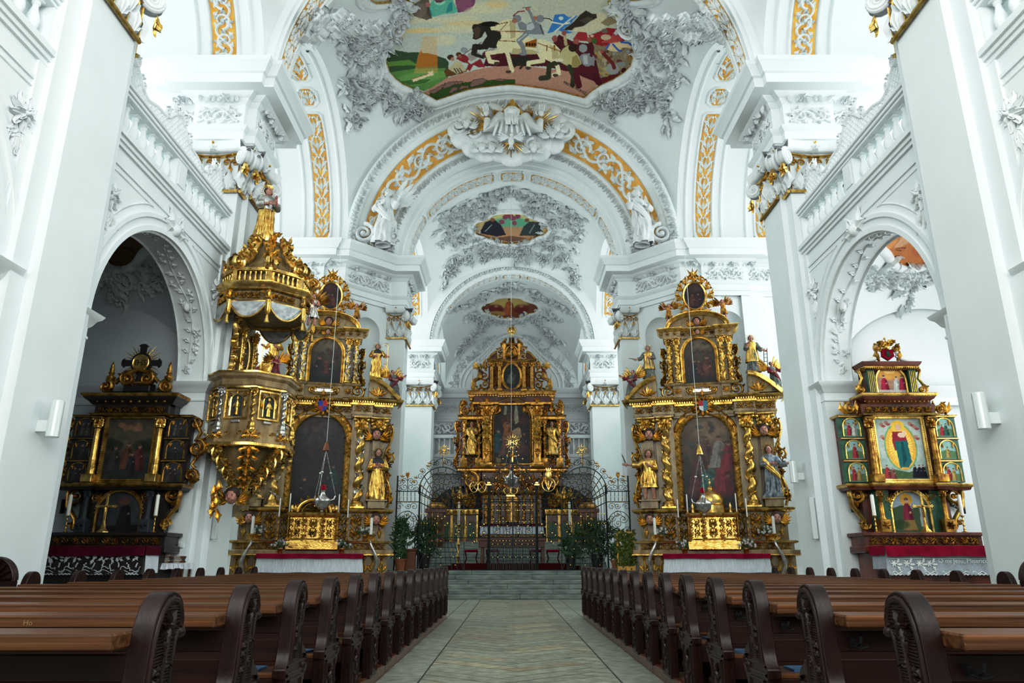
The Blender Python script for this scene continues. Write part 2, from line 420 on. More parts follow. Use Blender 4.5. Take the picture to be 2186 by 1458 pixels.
def text_mesh(txt,size,fn,h=.004):
 0
 cu=bpy.data.curves.new('lettering','FONT');cu.body=txt;cu.size=size;cu.extrude=0.0;cu.align_x='CENTER';cu.resolution_u=2
 o=bpy.data.objects.new('lettering',cu);COL.objects.link(o)
 dg=bpy.context.evaluated_depsgraph_get();me=o.evaluated_get(dg).to_mesh()
 V=np.array([tuple(v.co)for v in me.vertices]).reshape(-1,3);Fs=[tuple(p.vertices)for p in me.polygons]
 o.evaluated_get(dg).to_mesh_clear();bpy.data.objects.remove(o);bpy.data.curves.remove(cu)
 b=MB()
 b.add(fn(V[:,0],V[:,1]),[])
 for f in Fs:b.F.setdefault(len(f),[]).append(np.array([f]))
 return b
XN,ZS,YW=6.7,13.5,27.0
PY=[(2.4,3.65),(9.45,10.7),(16.5,17.7)]
S2=(-1,1)
SIDE={-1:'left',1:'right'}
def st(mb,name,m,smooth=35,parent=None):
 return mb.build(name,m,parent,smooth,None if parent else 'structure')
ENT=[(.03,11.2),(.05,11.2),(.05,11.38),(.10,11.4),(.10,11.62),(.16,11.68),(.2,11.76),(.05,11.79),(.05,12.44),(.10,12.48),(.16,12.56),(.30,12.62),(.34,12.66),(.62,12.70),(.64,12.94),(.70,12.97),(.76,13.08),(.86,13.20),(.88,13.30),(.0,13.32)]
def shift(prof,dz,k=1.):return[(o*k,z+dz)for o,z in prof]
def ring(cz,prof,n=64,a0=0.,a1=PI):
 a=np.linspace(a0,a1,n)[:,None];p=np.array(prof,float)
 return np.stack([p[None,:,0]*np.cos(a),p[None,:,1]+0*a,cz+p[None,:,0]*np.sin(a)],-1)
def ringmap(r0,y0,r1,y1,cz):
 d=np.array([r1-r0,y1-y0],float);L=np.linalg.norm(d);d/=L;nr,ny=d[1],-d[0]
 if ny>0:nr,ny=-nr,-ny
 Rm=(r0+r1)/2
 def fn(s,t,h):
  a=t/Rm;r=r0+d[0]*s+nr*h;y=y0+d[1]*s+ny*h
  return np.stack([r*np.cos(a),y,cz+r*np.sin(a)],1)
 return fn,L,Rm
def soffit(R,y0,cz):
 return lambda s,t,h:np.stack([(R-h)*np.cos(t/R),y0+s,cz+(R-h)*np.sin(t/R)],1)
def cross(r,c,zs,x0):
 return lambda s,t,h:np.stack([x0+s,c+(r-h)*np.cos(t/r),zs+(r-h)*np.sin(t/r)],1)
def sail(R,r,c,zs,k=1.):
 Rs=math.hypot(R,r)
 def fn(s,t,h):
  dy=t-c;z=np.sqrt(np.maximum(Rs*Rs-s*s-dy*dy,.02));n=np.stack([s,dy,z],1)/Rs
  return np.stack([s,t,zs+k*z],1)-n*np.asarray(h)[:,None]
 return fn
def sail_mesh(R,r,c,zs,k=1.,n=40,x0=None,x1=None,xc=0.):
 fn=sail(R,r,c,zs,k);x=R*np.sin(np.linspace(-PI/2,PI/2,n));y=c+r*np.sin(np.linspace(-PI/2,PI/2,n))
 X,Y=np.meshgrid(x,y,indexing='ij');P=fn(X.ravel(),Y.ravel(),np.zeros(X.size)).reshape(n,n,3);P[...,0]+=xc
 return P
def arch_face(mb,T,u0,u1,ztop,c,R,zs,zbot=0.,v=0.,thick=0.):
 0
 ks=[(np.array([u0,c-R]),np.array([zbot]*2)),(np.array([c+R,u1]),np.array([zbot]*2))]
 a=np.linspace(PI,0,33);ks.append((c+R*np.cos(a),zs+R*np.sin(a)))
 for vv in((v,v+thick)if thick else(v,)):
  for us,zl in ks:
   mb.grid(T(np.stack([np.stack([us,us*0+vv,zl],1),np.stack([us,us*0+vv,us*0+ztop],1)],1).reshape(-1,3)).reshape(len(us),2,3))
 if thick:
  us=np.concatenate([[c-R],ks[2][0],[c+R]]);zz=np.concatenate([[zbot],ks[2][1],[zbot]])
  mb.grid(T(np.stack([np.stack([us,us*0+v,zz],1),np.stack([us,us*0+v+thick,zz],1)],1).reshape(-1,3)).reshape(len(us),2,3))
def archivolt(mb,T,c,R,zs,prof,zbot=None):
 a=np.linspace(PI,0,41);p=np.array(prof,float)
 r=R+p[None,:,0];u=c+r*np.cos(a)[:,None];z=zs+r*np.sin(a)[:,None]
 P=np.stack([u,np.broadcast_to(p[None,:,1],u.shape),z],-1)
 if zbot is not None:
  A=P[:1].copy();A[...,2]=zbot;B=P[-1:].copy();B[...,2]=zbot;P=np.concatenate([A,P,B])
 mb.grid(T(P.reshape(-1,3)).reshape(P.shape))
def side_T(s,x):
 0
 return lambda P:np.stack([s*(x+np.asarray(P)[:,1]),np.asarray(P)[:,0],np.asarray(P)[:,2]],1)
b=MB();b.box(-13,13,-5,25.2,-.3,-.03);st(b,'floor','stone')
b=MB()
def herring():
 L,W,g=1.2,.30,.012;c45=math.cos(PI/4)
 cells=[]
 for i in range(-48,49):
  for j in range(-8,9):
   ox,oy=i*W+j*(L),i*W-j*(L)
   cells.append((ox,oy,L,W));cells.append((ox,oy+W,W,L)if False else(ox+L,oy+W-L,W,L))
 return cells,c45,g
cells,c45,g=herring()
def clipx(poly,lim,sg):
 out=[]
 for(a,b_)in zip(poly,poly[1:]+poly[:1]):
  ia,ib=sg*a[0]<=lim,sg*b_[0]<=lim
  if ia:out.append(a)
  if ia!=ib:
   f=(sg*lim-a[0])/(b_[0]-a[0]);out.append((sg*lim,a[1]+f*(b_[1]-a[1])))
 return out
for(ox,oy,w,h)in cells:
 q=[(ox+g,oy+g),(ox+w-g,oy+g),(ox+w-g,oy+h-g),(ox+g,oy+h-g)]
 q=[((x-y)*c45*1.02,(x+y)*c45*.80+12)for x,y in q]
 ys=[k[1]for k in q]
 if max(ys)<1.5 or min(ys)>24.9:continue
 q=clipx(clipx(q,1.04,1),1.04,-1)
 q=[(x,min(24.95,y))for x,y in q]
 if len(q)<3:continue
 k=rng.normal(0,.10);t=rng.random()
 cc=np.array([.29,.30,.24])*(1+k)+np.array([.045,.002,-.030])*(t>.78)*.8
 n0=len(q);zz=-.001+.003*rng.random()
 b.add([(x,y,zz)for x,y in q]+[(x,y,-.035)for x,y in q],[np.arange(n0)]+[np.array([(i,(i+1)%n0,(i+1)%n0+n0,i+n0)for i in range(n0)])],cc)
paving=b.build('floor_paving','paving',None,0,'structure')
b=MB();b.box(-1.5,1.5,1.2,24.96,-.03,-.0025);st(b,'floor_joints','joint')
b=MB();b.box(-12,12,-4.4,-4,0,4.2);st(b,'wall_west_light_block','plaster_shaded')  # unseen low wall added behind the camera to block light on the pews
b=MB()
for s in S2:
 y=1.2
 while y<24.9:
  L=rng.uniform(1.2,1.9);y1=min(24.95,y+L)
  cc=np.array([.28,.295,.245])*rng.uniform(.9,1.1)
  x0,x1=(1.06,1.49)if s>0 else(-1.49,-1.06)
  b.box(x0,x1,y+.006,y1-.006,-.04,.002+.004*rng.random(),.004,cc)
  if y>15.5:
   x0,x1=(1.51,2.6)if s>0 else(-2.6,-1.51);b.box(x0,x1,y+.006,y1-.006,-.04,.0,.004,cc*.97)
  y=y1
b.build('floor_border_slabs','paving',None,0,'structure')
for i in range(6):
 y0=25.0+i*.34;z1=.145*(i+1);x=-4.6;b=MB()
 while x<4.6:
  L=rng.uniform(1.6,3.2);x1=min(4.6,x+L)
  if 4.6-x1<.6:x1=4.6
  b.box(x+.0004,x1-.0004,y0+rng.uniform(-.012,.012),y0+(.42 if i<5 else.5),z1-.15,z1,.022);x=x1
 b.box(-4.55,4.55,y0+.03,y0+.5,-.05,z1-.03);st(b,'step','stone_step')
b=MB();b.box(-5.6,5.6,27.1,46.5,.5,.865)
st(b,'chancel_floor','stone_step')
for s in S2:
 for k,(ya,yb)in enumerate(PY):
  b=MB(lambda P,s=s:np.asarray(P)*np.array([s,1,1]))
  b.box(XN,7.55,ya,yb,0,13.25);b.box(7.5,8.0,ya,yb,8.4,13.25);b.box(XN-.05,8.05,ya-.05,yb+.05,0,.35,.02)
  b.box(6.85,7.5,ya-.33,yb+.33,0,8.45);b.box(6.85,8.2,ya-.33,yb+.33,8.45,11.35);b.box(6.955,7.3,ya-.50,yb+.50,0,8.4)
  b.box(7.1,12,ya+.1,yb-.1,0,13.4);b.box(6.8,8.1,ya-.1,yb+.1,11.1,13.3)
  st(b,'pillar','plaster',25)
  if k==0:continue
  b=MB(lambda P,s=s:np.asarray(P)*np.array([s,1,1]))
  path=[(12,ya-.05),(8.9,ya-.05),(8.9,ya-.2),(8.15,ya-.2),(8.15,ya-.32),(6.95,ya-.32),(6.95,ya-.12),(6.72,ya-.12),(6.72,yb+.12),(6.95,yb+.12),(6.95,yb+.32),(8.15,yb+.32),(8.15,yb+.2),(8.9,yb+.2),(8.9,yb),(12,yb)]
  b.molding(path,ENT,side=-1)
  st(b,'entablature','plaster',25)
def capital(name,T,faces,z0,hgt,corners,gold=True,parent=None,label=None):
 w=MB(T);gd=MB(T)
 for(o,u,n,W)in faces:
  fn=flatmap((*o,z0),(*u,0),(*n,0))
  q=Orn();g2=Orn();k=max(2,int(W/.4));H=hgt
  for i in range(k):
   x=(i+.5)*W/k
   q.leaf(x,.03,PI/2,H*.42,W/k*.42,.13,0,4);q.leaf(x,.03,PI/2-.5,H*.33,W/k*.25,.10,-.5,3);q.leaf(x,.03,PI/2+.5,H*.33,W/k*.25,.10,.5,3)
  for i in range(k-1):
   x=(i+1)*W/k;q.leaf(x,H*.2,PI/2,H*.42,W/k*.36,.16,0,4)
  for i in range(k):
   x=(i+.5)*W/k
   g2.spiral(x-.1,H*.62,.10,0,1.2,1,.02,.07,1,12);g2.spiral(x+.1,H*.62,.10,PI,1.2,-1,.02,.07,1,12);g2.leaf(x,H*.35,PI/2,H*.26,.06,.08,0,2)
  q.flower(W/2,H*.9,.17,.2,6);g2.dome(W/2,H*.98,.06,.25)
  for i in range(k+1):g2.rib([(W*i/k,.02),(W*i/k,H*.3),(W*i/k,H*.55)],.014,.05)
  p=np.linspace(0,1,13);g2.rib(np.stack([W*p,H*(.80-.07*np.sin(PI*p))],1),.022,.12)
  w.mapped(q,fn);(gd if gold else w).mapped(g2,fn)
  o,u,n=(np.array(k_,float)for k_ in(o,u,n));a=o-u*.02+n*.0;c=o+u*(W+.02)
  P=np.array([[*(o+u*W*t+n*(.10+.10*abs(2*t-1)**2)),0]for t in np.linspace(-.06,1.06,11)])
  prof=[(-.3,.82),(.0,.82),(.05,.87),(.08,.95),(.1,1.0),(-.3,1.0)]
  G=np.stack([np.stack([P[:,0]+n[0]*d,P[:,1]+n[1]*d,np.full(11,z0+H*e)],1)for d,e in prof],1);w.grid(G)
  gd.tube([(*(o+n*.04-u*.04),z0),(*(o+n*.04+u*(W+.04)),z0)],.045,6)
 for(c,d)in corners:
  c=np.array(c,float);d=np.array(d,float)/np.linalg.norm(d);e=np.array([-d[1],d[0]])
  ctr=np.array([*(c+d*.16),z0+hgt*.70])
  for sg in(-1,1):
   for(R,off,tgt)in((.24,.10,w),(.20,.155,w)):
    q=Orn();q.spiral(0,0,R,PI*.6,1.8,-1,.045,.07,0,26);q.dome(0,0,.05,.1)
    tgt.mapped(q,flatmap(ctr+np.array([*(e*sg*off*.6),0]),(*d,0),(*(e*sg),0)))
  w.tube([ctr-np.array([*(e*.1),0]),ctr+np.array([*(e*.1),0])],.19,14)
  gl=Orn();gl.leaf(0,0,-PI/2,.4,.12,.1,-.4,4);gl.leaf(0,-.1,-PI/2+.2,.28,.08,.14,.3,3)
  gd.mapped(gl,flatmap(ctr+np.array([*(d*.12),-.2]),(*e,0),(*d,0)))
  gl=Orn();gl.leaf(0,0,-PI/2,.5,.16,.16,0,4);w.mapped(gl,flatmap(np.array([*(c+d*.04),z0+hgt*.42]),(*e,0),(*d,0)))
 o=w.build(name,'stucco',parent,75,None if parent else 'structure')
 g_=gd.build('gilding','gold_bright',o,50)
 return o
for s in S2:
 mir=lambda P,s=s:np.asarray(P)*np.array([s,1,1])
 for k in(1,2):
  ya,yb=PY[k]
  capital('capital',mir,[((6.88,ya-.35),(1,0),(0,-1),1.3),((6.68,ya),(0,1),(-1,0),yb-ya),((6.83,ya-.33),(0,1),(-1,0),.33),((6.88,yb+.35),(1,0),(0,1),1.3)],9.95,1.3,[((6.72,ya),(-1,-1)),((6.72,yb),(-1,1)),((6.86,ya-.33),(-1,-1)),((8.2,ya-.33),(1,-1))])
CP=[(12,YW),(XN,YW),(5.0,28.7),(4.55,28.7),(4.55,30.3)]
NR,NZ=.62,10.0
for s in S2:
 mir=lambda P,s=s:np.asarray(P)*np.array([s,1,1])
 b=MB();L=2.404;ca=PI*.75
 Tc=lambda P,s=s:Tr((s*XN,YW,0),PI*.75 if s>0 else PI*.25)(np.asarray(P)*np.array([1,-s,1]))if s>0 else Tr((-XN,YW,0),PI*.25)(P)
 arch_face(b,Tc,0,L,ZS,L*.5,NR,NZ,6.0);arch_face(b,Tc,0,L,6.0,L*.5,.01,.01,0.)
 a=np.linspace(0,PI,17);zz=np.concatenate([[6.0],[NZ]])
 def niche(T,c,y0):
  P=np.stack([np.stack([c+NR*np.cos(a),y0+NR*.8*np.sin(a),np.full(17,z)],1)for z in(6.0,NZ)],1);b.grid(T(P.reshape(-1,3)).reshape(P.shape))
  e=np.linspace(0,PI/2,9);P=np.stack([np.stack([c+NR*np.cos(a)*math.cos(q),y0+NR*.8*np.sin(a)*math.cos(q),np.full(17,NZ+NR*math.sin(q))],1)for q in e],1);b.grid(T(P.reshape(-1,3)).reshape(P.shape))
 niche(Tc,L*.5,0)
 Tf=lambda P,s=s:np.stack([s*np.asarray(P)[:,0],YW+np.asarray(P)[:,1],np.asarray(P)[:,2]],1)
 arch_face(b,Tf,XN,12,ZS+.2,8.4,NR,NZ,6.0);niche(Tf,8.4,0)
 bx=MB(mir);bx.box(XN,12,YW,YW+.6,0,6.0);b.add(np.concatenate(bx.V),[np.concatenate(f)for f in bx.F.values()])
 bx=MB(mir);bx.box(4.55,4.98,28.68,30.3,0,13.3);bx.box(4.9,6.5,29.4,30.3,0,18);b.add(np.concatenate(bx.V),[np.concatenate(f)for f in bx.F.values()])
 st(b,'wall_chancel','plaster',30)
 b=MB(mir);b.molding([(12,YW)]+[(9.3,YW),(9.3,YW-.12),(7.55,YW-.12),(7.55,YW),(XN,YW),(5.1,28.6),(4.5,28.6),(4.5,30.35)],ENT,side=-1)
 st(b,'entablature','plaster',25)
 b=MB(mir);b.box(4.45,5.2,28.55,28.9,0,11.2);b.box(7.6,8.2,YW-.1,YW+.05,0,11.2)
 b.box(9.0,9.9,YW-.14,YW+.1,0,11.2)
 st(b,'chancel_pilaster','plaster',25)
 capital('capital',mir,[((4.47,28.55),(1,0),(0,-1),.72),((4.45,28.6),(0,1),(-1,0),1.4)],9.95,1.3,[((4.5,28.6),(-1,-1))])
def frieze(mb,T,o,u,n,W,z=12.11,h=.52,k=None):
 q=Orn();k=k or max(2,int(W/.55))
 q.rinceau(W*.94,h,k,.05,rich=3)
 up=np.array([*u,0.]);q2=Orn();q2.V=[np.stack([v[:,1]+W*.03,v[:,0],v[:,2]],1)for v in q.V];q2.F=q.F;q2.n=q.n
 mb.T=T;mb.mapped(q2,lambda s_,t_,h_:flatmap((*o,z),(*u,0),(*n,0))(s_,t_,h_))
def festoon(mb,T,o,u,n,W,z=12.50,size=.16,h=.09):
 q=Orn();m=int(W/.15)
 for i in range(m):
  x=(i+.5)*W/m;q.leaf(x,-.06,PI/2+random.uniform(-.9,.9),size*1.5,size*.5,h,random.uniform(-1,1),3,5)
  if i%5==2:q.flower(x,.02,size,h*1.5,5)
 mb.T=T;mb.mapped(q,flatmap((*o,z),(*u,0),(*n,0)))
class TMB(MB):
 def mapped(s,o,fn):
  if s.T is None:return MB.mapped(s,o,fn)
  return MB.mapped(s,o,fn)
for s in S2:
 mir=lambda P,s=s:np.asarray(P)*np.array([s,1,1])
 b=MB(mir)
 for k in(1,2):
  ya,yb=PY[k]
  for(o,u,n,W)in(((7.0,ya-.37),(1,0),(0,-1),1.1),((6.66,ya-.05),(0,1),(-1,0),yb-ya+.1),((8.2,ya-.26),(1,0),(0,-1),.6)):
   frieze(b,mir,o,u,n,W);festoon(b,mir,np.array(o)+np.array(n)*.12,u,n,W)
 c=math.sqrt(.5)
 frieze(b,mir,(6.55,27.05),(-c,c),(-c,-c),2.0,k=4);festoon(b,mir,(6.62,26.95),(-c,c),(-c,-c),2.2)
 frieze(b,mir,(7.7,26.82),(1,0),(0,-1),1.5,k=3);festoon(b,mir,(6.8,26.8),(1,0),(0,-1),2.9)
 frieze(b,mir,(4.45,28.8),(0,1),(-1,0),1.4);festoon(b,mir,(4.35,28.6),(0,1),(-1,0),1.6)
 frieze(b,mir,(9.4,26.94),(1,0),(0,-1),1.0)
 st(b,'stucco_frieze','stucco_grey',50)
BAYS=[(3.65,9.45),(10.7,16.5),(17.7,27.0)]
for i,(ya,yb)in enumerate(BAYS):
 c,r=(ya+yb)/2,(yb-ya)/2
 b=MB();b.grid(sail_mesh(XN,r,c,ZS,n=56));st(b,'ceiling_vault','vault',60)
 a=np.linspace(0,PI,49)
 for s in S2:
  b=MB();x=np.array([6.7,12.0])
  b.grid(np.stack([np.stack([np.full(49,s*xx),c+r*np.cos(a),ZS+r*np.sin(a)],1)for xx in x],1))
  st(b,'ceiling_side_vault','vault',60)
def panel_outline(L,W,ch):
 return[(-W/2,ch),(-W/2+ch,0),(W/2-ch,0),(W/2,ch),(W/2,L-ch),(W/2-ch,L),(-W/2+ch,L),(-W/2,L-ch)]
def gold_panel(fn,t0,L,W,n,style,h=.07,ch=.08,frame=True,nm='gold_panel',s0=0.):
 0
 g_=MB();q=Orn();ts=np.linspace(0,L,max(3,int(L/.25)))
 ss=[np.array([-W/2,W/2])]*len(ts)
 S=np.stack(ss);T_=np.stack([ts,ts],1)
 for e in(0,-1):S[e]=np.array([-W/2+ch,W/2-ch])
 G=Orn();G.grid(np.stack([S+s0,T_+t0,np.full(S.shape,.012)],-1));g_.mapped(G,fn)
 o=st(g_,nm,'ochre',60)
 w=MB()
 if style=='r':q.rinceau(L-.1,W*.9,n,h,t0=t0+.05,s0=s0)
 else:q.candelabra(L-.12,W*.95,n,h,t0=t0+.06,s0=s0)
 if frame:
  p=np.array(panel_outline(L+.14,W+.14,ch+.04));pts=[]
  for a_,b_ in zip(p,np.roll(p,-1,0)):
   k=max(2,int(np.linalg.norm(b_-a_)/.3));pts+=[a_+(b_-a_)*i/k for i in range(k)]
  pts=np.array(pts);q.strip_frame(pts[:,0]+s0,pts[:,1]+t0-.07,.055,.06)
 w.mapped(q,fn);w.build('scrollwork','stucco',o,50)
 return o
for k in(1,2):
 ya,yb=PY[k];R=6.4
 b=MB();b.grid(ring(ZS,[(6.75,ya-.02),(6.5,ya-.02),(6.47,ya+.05),(R,ya+.08),(R,ya+.2),(R+.05,ya+.22),(R+.05,yb-.22),(R,yb-.2),(R,yb-.08),(6.47,yb-.05),(6.5,yb+.02),(6.75,yb+.02)],80))
 st(b,'transverse_arch','vault',30)
 if k==2:
  fn=soffit(R+.04,(ya+yb)/2,ZS)
  for m in(0,1):
   gold_panel(fn,(R+.04)*(.06 if m==0 else PI/2+.08),(R+.04)*(PI/2-.14),.56,16,'c',.06)
for(ya,yb)in BAYS[1:]:
 c,r=(ya+yb)/2,(yb-ya)/2
 for s in S2:
  for xw in((7.75,)if yb<20 else(7.75,10.2)):
   fn=cross(r,c,ZS,s*xw)
   wide=.62 if yb<20 else.60
   gold_panel(fn,.25,r*1.08,wide,6 if yb<20 else 6,'r' if yb<20 else 'c',.075)
   gold_panel(fn,.25+r*1.08+.4,r*.16,wide,1,'c',.07,.16)
   gold_panel(fn,.25+r*1.24+.85,r*.5,wide,2,'c',.07,.16)
   b=MB()
   for e in(-.72,.72):
    a=np.linspace(.0,PI*.6,24);q=Orn();q.rib(np.stack([np.full(24,e),a*r],1),.07,.08);b.mapped(q,fn)
   st(b,'vault_rib','vault',50)
CZ=13.4
prof=[(6.78,26.95),(6.74,26.7),(6.62,26.68),(6.34,26.80),(6.30,26.92),(6.16,27.0),(6.12,27.06),(5.36,28.0),(5.30,27.98),(5.2,28.04),(4.98,28.16),(4.92,28.3),(4.9,28.7),(4.75,28.72),(4.72,28.85),(4.6,28.9),(4.6,30.25),(4.75,30.3),(7.2,30.32)]
b=MB();P=ring(CZ,prof,96);A=P[:1].copy();A[...,2]=13.2;B_=P[-1:].copy();B_[...,2]=13.2
b.grid(np.concatenate([A,P,B_]));st(b,'chancel_arch','vault',30)
def leaf_mould(fn,L,W,n,h,m='stucco_grey'):
 b=MB();q=Orn()
 for i in range(n):
  t=(i+.5)*L/n
  q.leaf(W*.1,t,.5+(.3 if i%2 else-.1),W*.9,L/n*.62,h,random.uniform(-.6,.6),3,5)
  q.leaf(W*.8,t+L/n*.4,PI-.4,W*.6,L/n*.45,h*1.1,.5,2,5)
 b.mapped(q,fn);return st(b,'leaf_moulding',m,50)
fn,W,Rm=ringmap(6.70,26.70,6.34,26.80,CZ);leaf_mould(fn,PI*Rm,W,120,.11)
fn,W,Rm=ringmap(5.24,28.02,4.95,28.2,CZ);leaf_mould(fn,PI*Rm,W,110,.09)
fn,W,Rm=ringmap(6.10,27.05,5.37,27.98,CZ)
for m in(0,1):
 gold_panel(lambda s_,t_,h_:fn(s_+W/2,t_,h_),Rm*(.30 if m==0 else PI/2+.24),Rm*(PI/2-.54),W*.98,5,'r',.10,.02,False)
 gold_panel(lambda s_,t_,h_:fn(s_+W/2,t_,h_),Rm*(.0 if m==0 else PI-.29),Rm*.29,W*.98,1,'c',.02,.02,False)
fn=soffit(4.6,29.55,CZ)
for(a0,a1,n)in((.10,.55,5),(.62,1.38,9),(PI/2-.11,PI/2+.11,2),(PI-1.38,PI-.62,9),(PI-.55,PI-.10,5)):
 gold_panel(fn,4.6*a0,4.6*(a1-a0),.72,n,'c',.07,.1)
CB=[(30.2,37.5,4.58,13.4,(30.2,31.5,33,34.5,36,37.5),(4.72,4.95,5.1,4.9,4.35,3.45)),(38.6,46.0,4.3,11.9,(38.6,40,42,44,46),(4.65,4.8,4.75,4.4,3.7))]
def vault2(R,zs,ya,yb,cy,ch,ks=.85):
 c,r=(ya+yb)/2,(yb-ya)/2;co=np.polyfit(np.array(cy)-c,ch,3)
 def z(s,t):
  cr=np.polyval(co,t-c);sd=ks*np.sqrt(np.maximum(r*r-(t-c)**2,0));x=np.clip(np.abs(s)/R,0,1)**2
  return zs+np.sqrt(np.maximum(cr*cr*(1-x)+sd*sd*x,0))
 def fn(s,t,h):
  e=.02;s=np.asarray(s,float);t=np.asarray(t,float);z0=z(s,t)
  n=np.stack([-(z(s+e,t)-z(s-e,t))/2/e,-(z(s,t+e)-z(s,t-e))/2/e,np.ones_like(z0)],1);n/=np.linalg.norm(n,axis=1)[:,None]
  return np.stack([s,t,z0],1)-n*np.asarray(h)[:,None]
 return fn
CV=[]
for(ya,yb,R,zs,cy,ch)in CB:
 c,r=(ya+yb)/2,(yb-ya)/2;k=.85
 fn=vault2(R,zs,ya,yb,cy,ch);CV.append(fn);n=44
 x=R*np.sin(np.linspace(-PI/2,PI/2,n));y=c+r*np.sin(np.linspace(-PI/2,PI/2,n));X,Y=np.meshgrid(x,y,indexing='ij')
 b=MB();b.grid(fn(X.ravel(),Y.ravel(),np.zeros(X.size)).reshape(n,n,3));st(b,'ceiling_vault','vault',60)
 a=np.linspace(0,PI,41)
 for s in S2:
  b=MB();b.grid(np.stack([np.stack([np.full(41,s*xx),c+r*np.cos(a),zs+k*r*np.sin(a)],1)for xx in(R,R+3)],1));st(b,'ceiling_side_vault','vault',60)
  f2=(lambda c,r,zs,k,x0:(lambda s_,t_,h_:np.stack([x0+s_,c+(r-h_)*np.cos(t_/r),zs+k*(r-h_)*np.sin(t_/r)],1)))(c,r,zs,k,s*(R+.72))
  gold_panel(f2,.15,r*1.0,.55,6,'r',.06);gold_panel(f2,r*1.0+.5,r*.4,.55,2,'c',.06)
SH=-.88
for s in S2:
 mir=lambda P,s=s:np.asarray(P)*np.array([s,1,1])
 b=MB(mir);b.box(4.2,5.62,37.45,38.75,.5,12.4);b.box(5.3,9,37.7,38.5,.5,12.4);b.box(4.12,5.7,37.35,38.8,.5,1.9,.03);st(b,'chancel_pillar','plaster_shaded' if False else 'plaster',25)
 b=MB(mir);b.molding([(9,37.65),(5.65,37.65),(5.65,37.4),(4.2,37.4),(4.2,38.8),(5.65,38.8),(9,38.8)],shift(ENT,SH,.75),side=-1);st(b,'entablature','plaster',25)
 b=MB(mir);frieze(b,mir,(4.35,37.32),(1,0),(0,-1),1.15,12.11+SH);festoon(b,mir,(4.2,37.3),(1,0),(0,-1),1.4,12.5+SH);frieze(b,mir,(4.12,37.4),(0,1),(-1,0),1.3,12.11+SH);st(b,'stucco_frieze','stucco_grey',50)
 capital('capital',mir,[((4.2,37.42),(1,0),(0,-1),1.42),((4.18,37.45),(0,1),(-1,0),1.3)],9.0,1.32,[((4.2,37.45),(-1,-1)),((4.2,38.75),(-1,1)),((5.62,37.45),(1,-1))])
 b=MB(mir);b.box(5.2,5.5,38.5,46.2,.5,7.6);b.box(5.2,5.5,38.5,39.2,7.6,12);b.box(5.2,5.5,44.9,46.2,7.6,12.2);b.box(5.05,5.6,38.6,46,7.4,7.62);b.box(5.05,5.6,38.6,45.9,8.5,8.66)
 st(b,'wall_apse_side','plaster',25)
 b=MB(mir);b.molding([(5.0,38.6),(5.0,46.0)],shift(ENT,-1.5,.8),side=-1);frieze(b,mir,(5.0,39.2),(0,1),(-1,0),6.3,12.11-1.5,k=12);st(b,'entablature','plaster',40)
 b=MB(mir);b.grid(np.stack([np.stack([np.full(2,7.4),np.array([30.3,37.6]),np.full(2,z)],1)for z in(.5,8.3)],1));st(b,'wall_chancel_side','plaster')
R2,CZ2=4.12,12.4
b=MB();b.grid(ring(CZ2,[(5.6,37.42),(4.45,37.4),(4.40,37.5),(4.3,37.52),(4.25,37.58),(R2,37.62),(R2,38.6),(4.3,38.7),(5.6,38.75)],72));st(b,'transverse_arch','vault',30)
fn=soffit(R2,38.05,CZ2)
for(a0,a1,n)in((.08,.5,5),(.58,1.36,9),(PI/2-.12,PI/2+.12,2),(PI-1.36,PI-.58,9),(PI-.5,PI-.08,5)):
 gold_panel(fn,R2*a0,R2*(a1-a0),.60,n,'c',.06,.1)
fn,W,Rm=ringmap(4.42,37.40,4.25,37.56,CZ2);leaf_mould(fn,PI*Rm,W,90,.06)
b=MB();a=np.linspace(0,PI,41);b.prism([(-5.6,.5),(5.6,.5),(5.6,11.6)]+[(5.4*math.cos(q),11.6+4.6*math.sin(q))for q in a]+[(-5.6,11.6)],46.0,46.4);st(b,'wall_apse','plaster',25)
b=MB();b.molding([(-5.0,46.0),(5.0,46.0)],shift(ENT,-1.5,.8),side=1);frieze(b,None,(-4.9,45.92),(1,0),(0,-1),9.8,12.11-1.5,k=18);st(b,'entablature','plaster',40)
b=MB();q=Orn();th=np.linspace(-.12,PI+.12,61);rr=3.05+.28*np.cos(4*(th-PI/2))
fr=np.stack([rr*np.cos(th),12.2+rr*np.sin(th)*1.0],1);q.rib(fr,.10,.09);q.rib(fr*np.array([.92,1])+np.array([0,-.18]),.05,.06)
q.spray(np.stack([fr[:,0]*1.13,12.2+(fr[:,1]-12.2)*1.1],1),.5,18,.09,random,.34)
b.mapped(q,flatmap((0,46.0,0),(1,0,0),(0,-1,0)));st(b,'stucco_arch_frame','stucco',50)
AC,AR,AZ={0:6.55,1:13.6},2.38,5.05
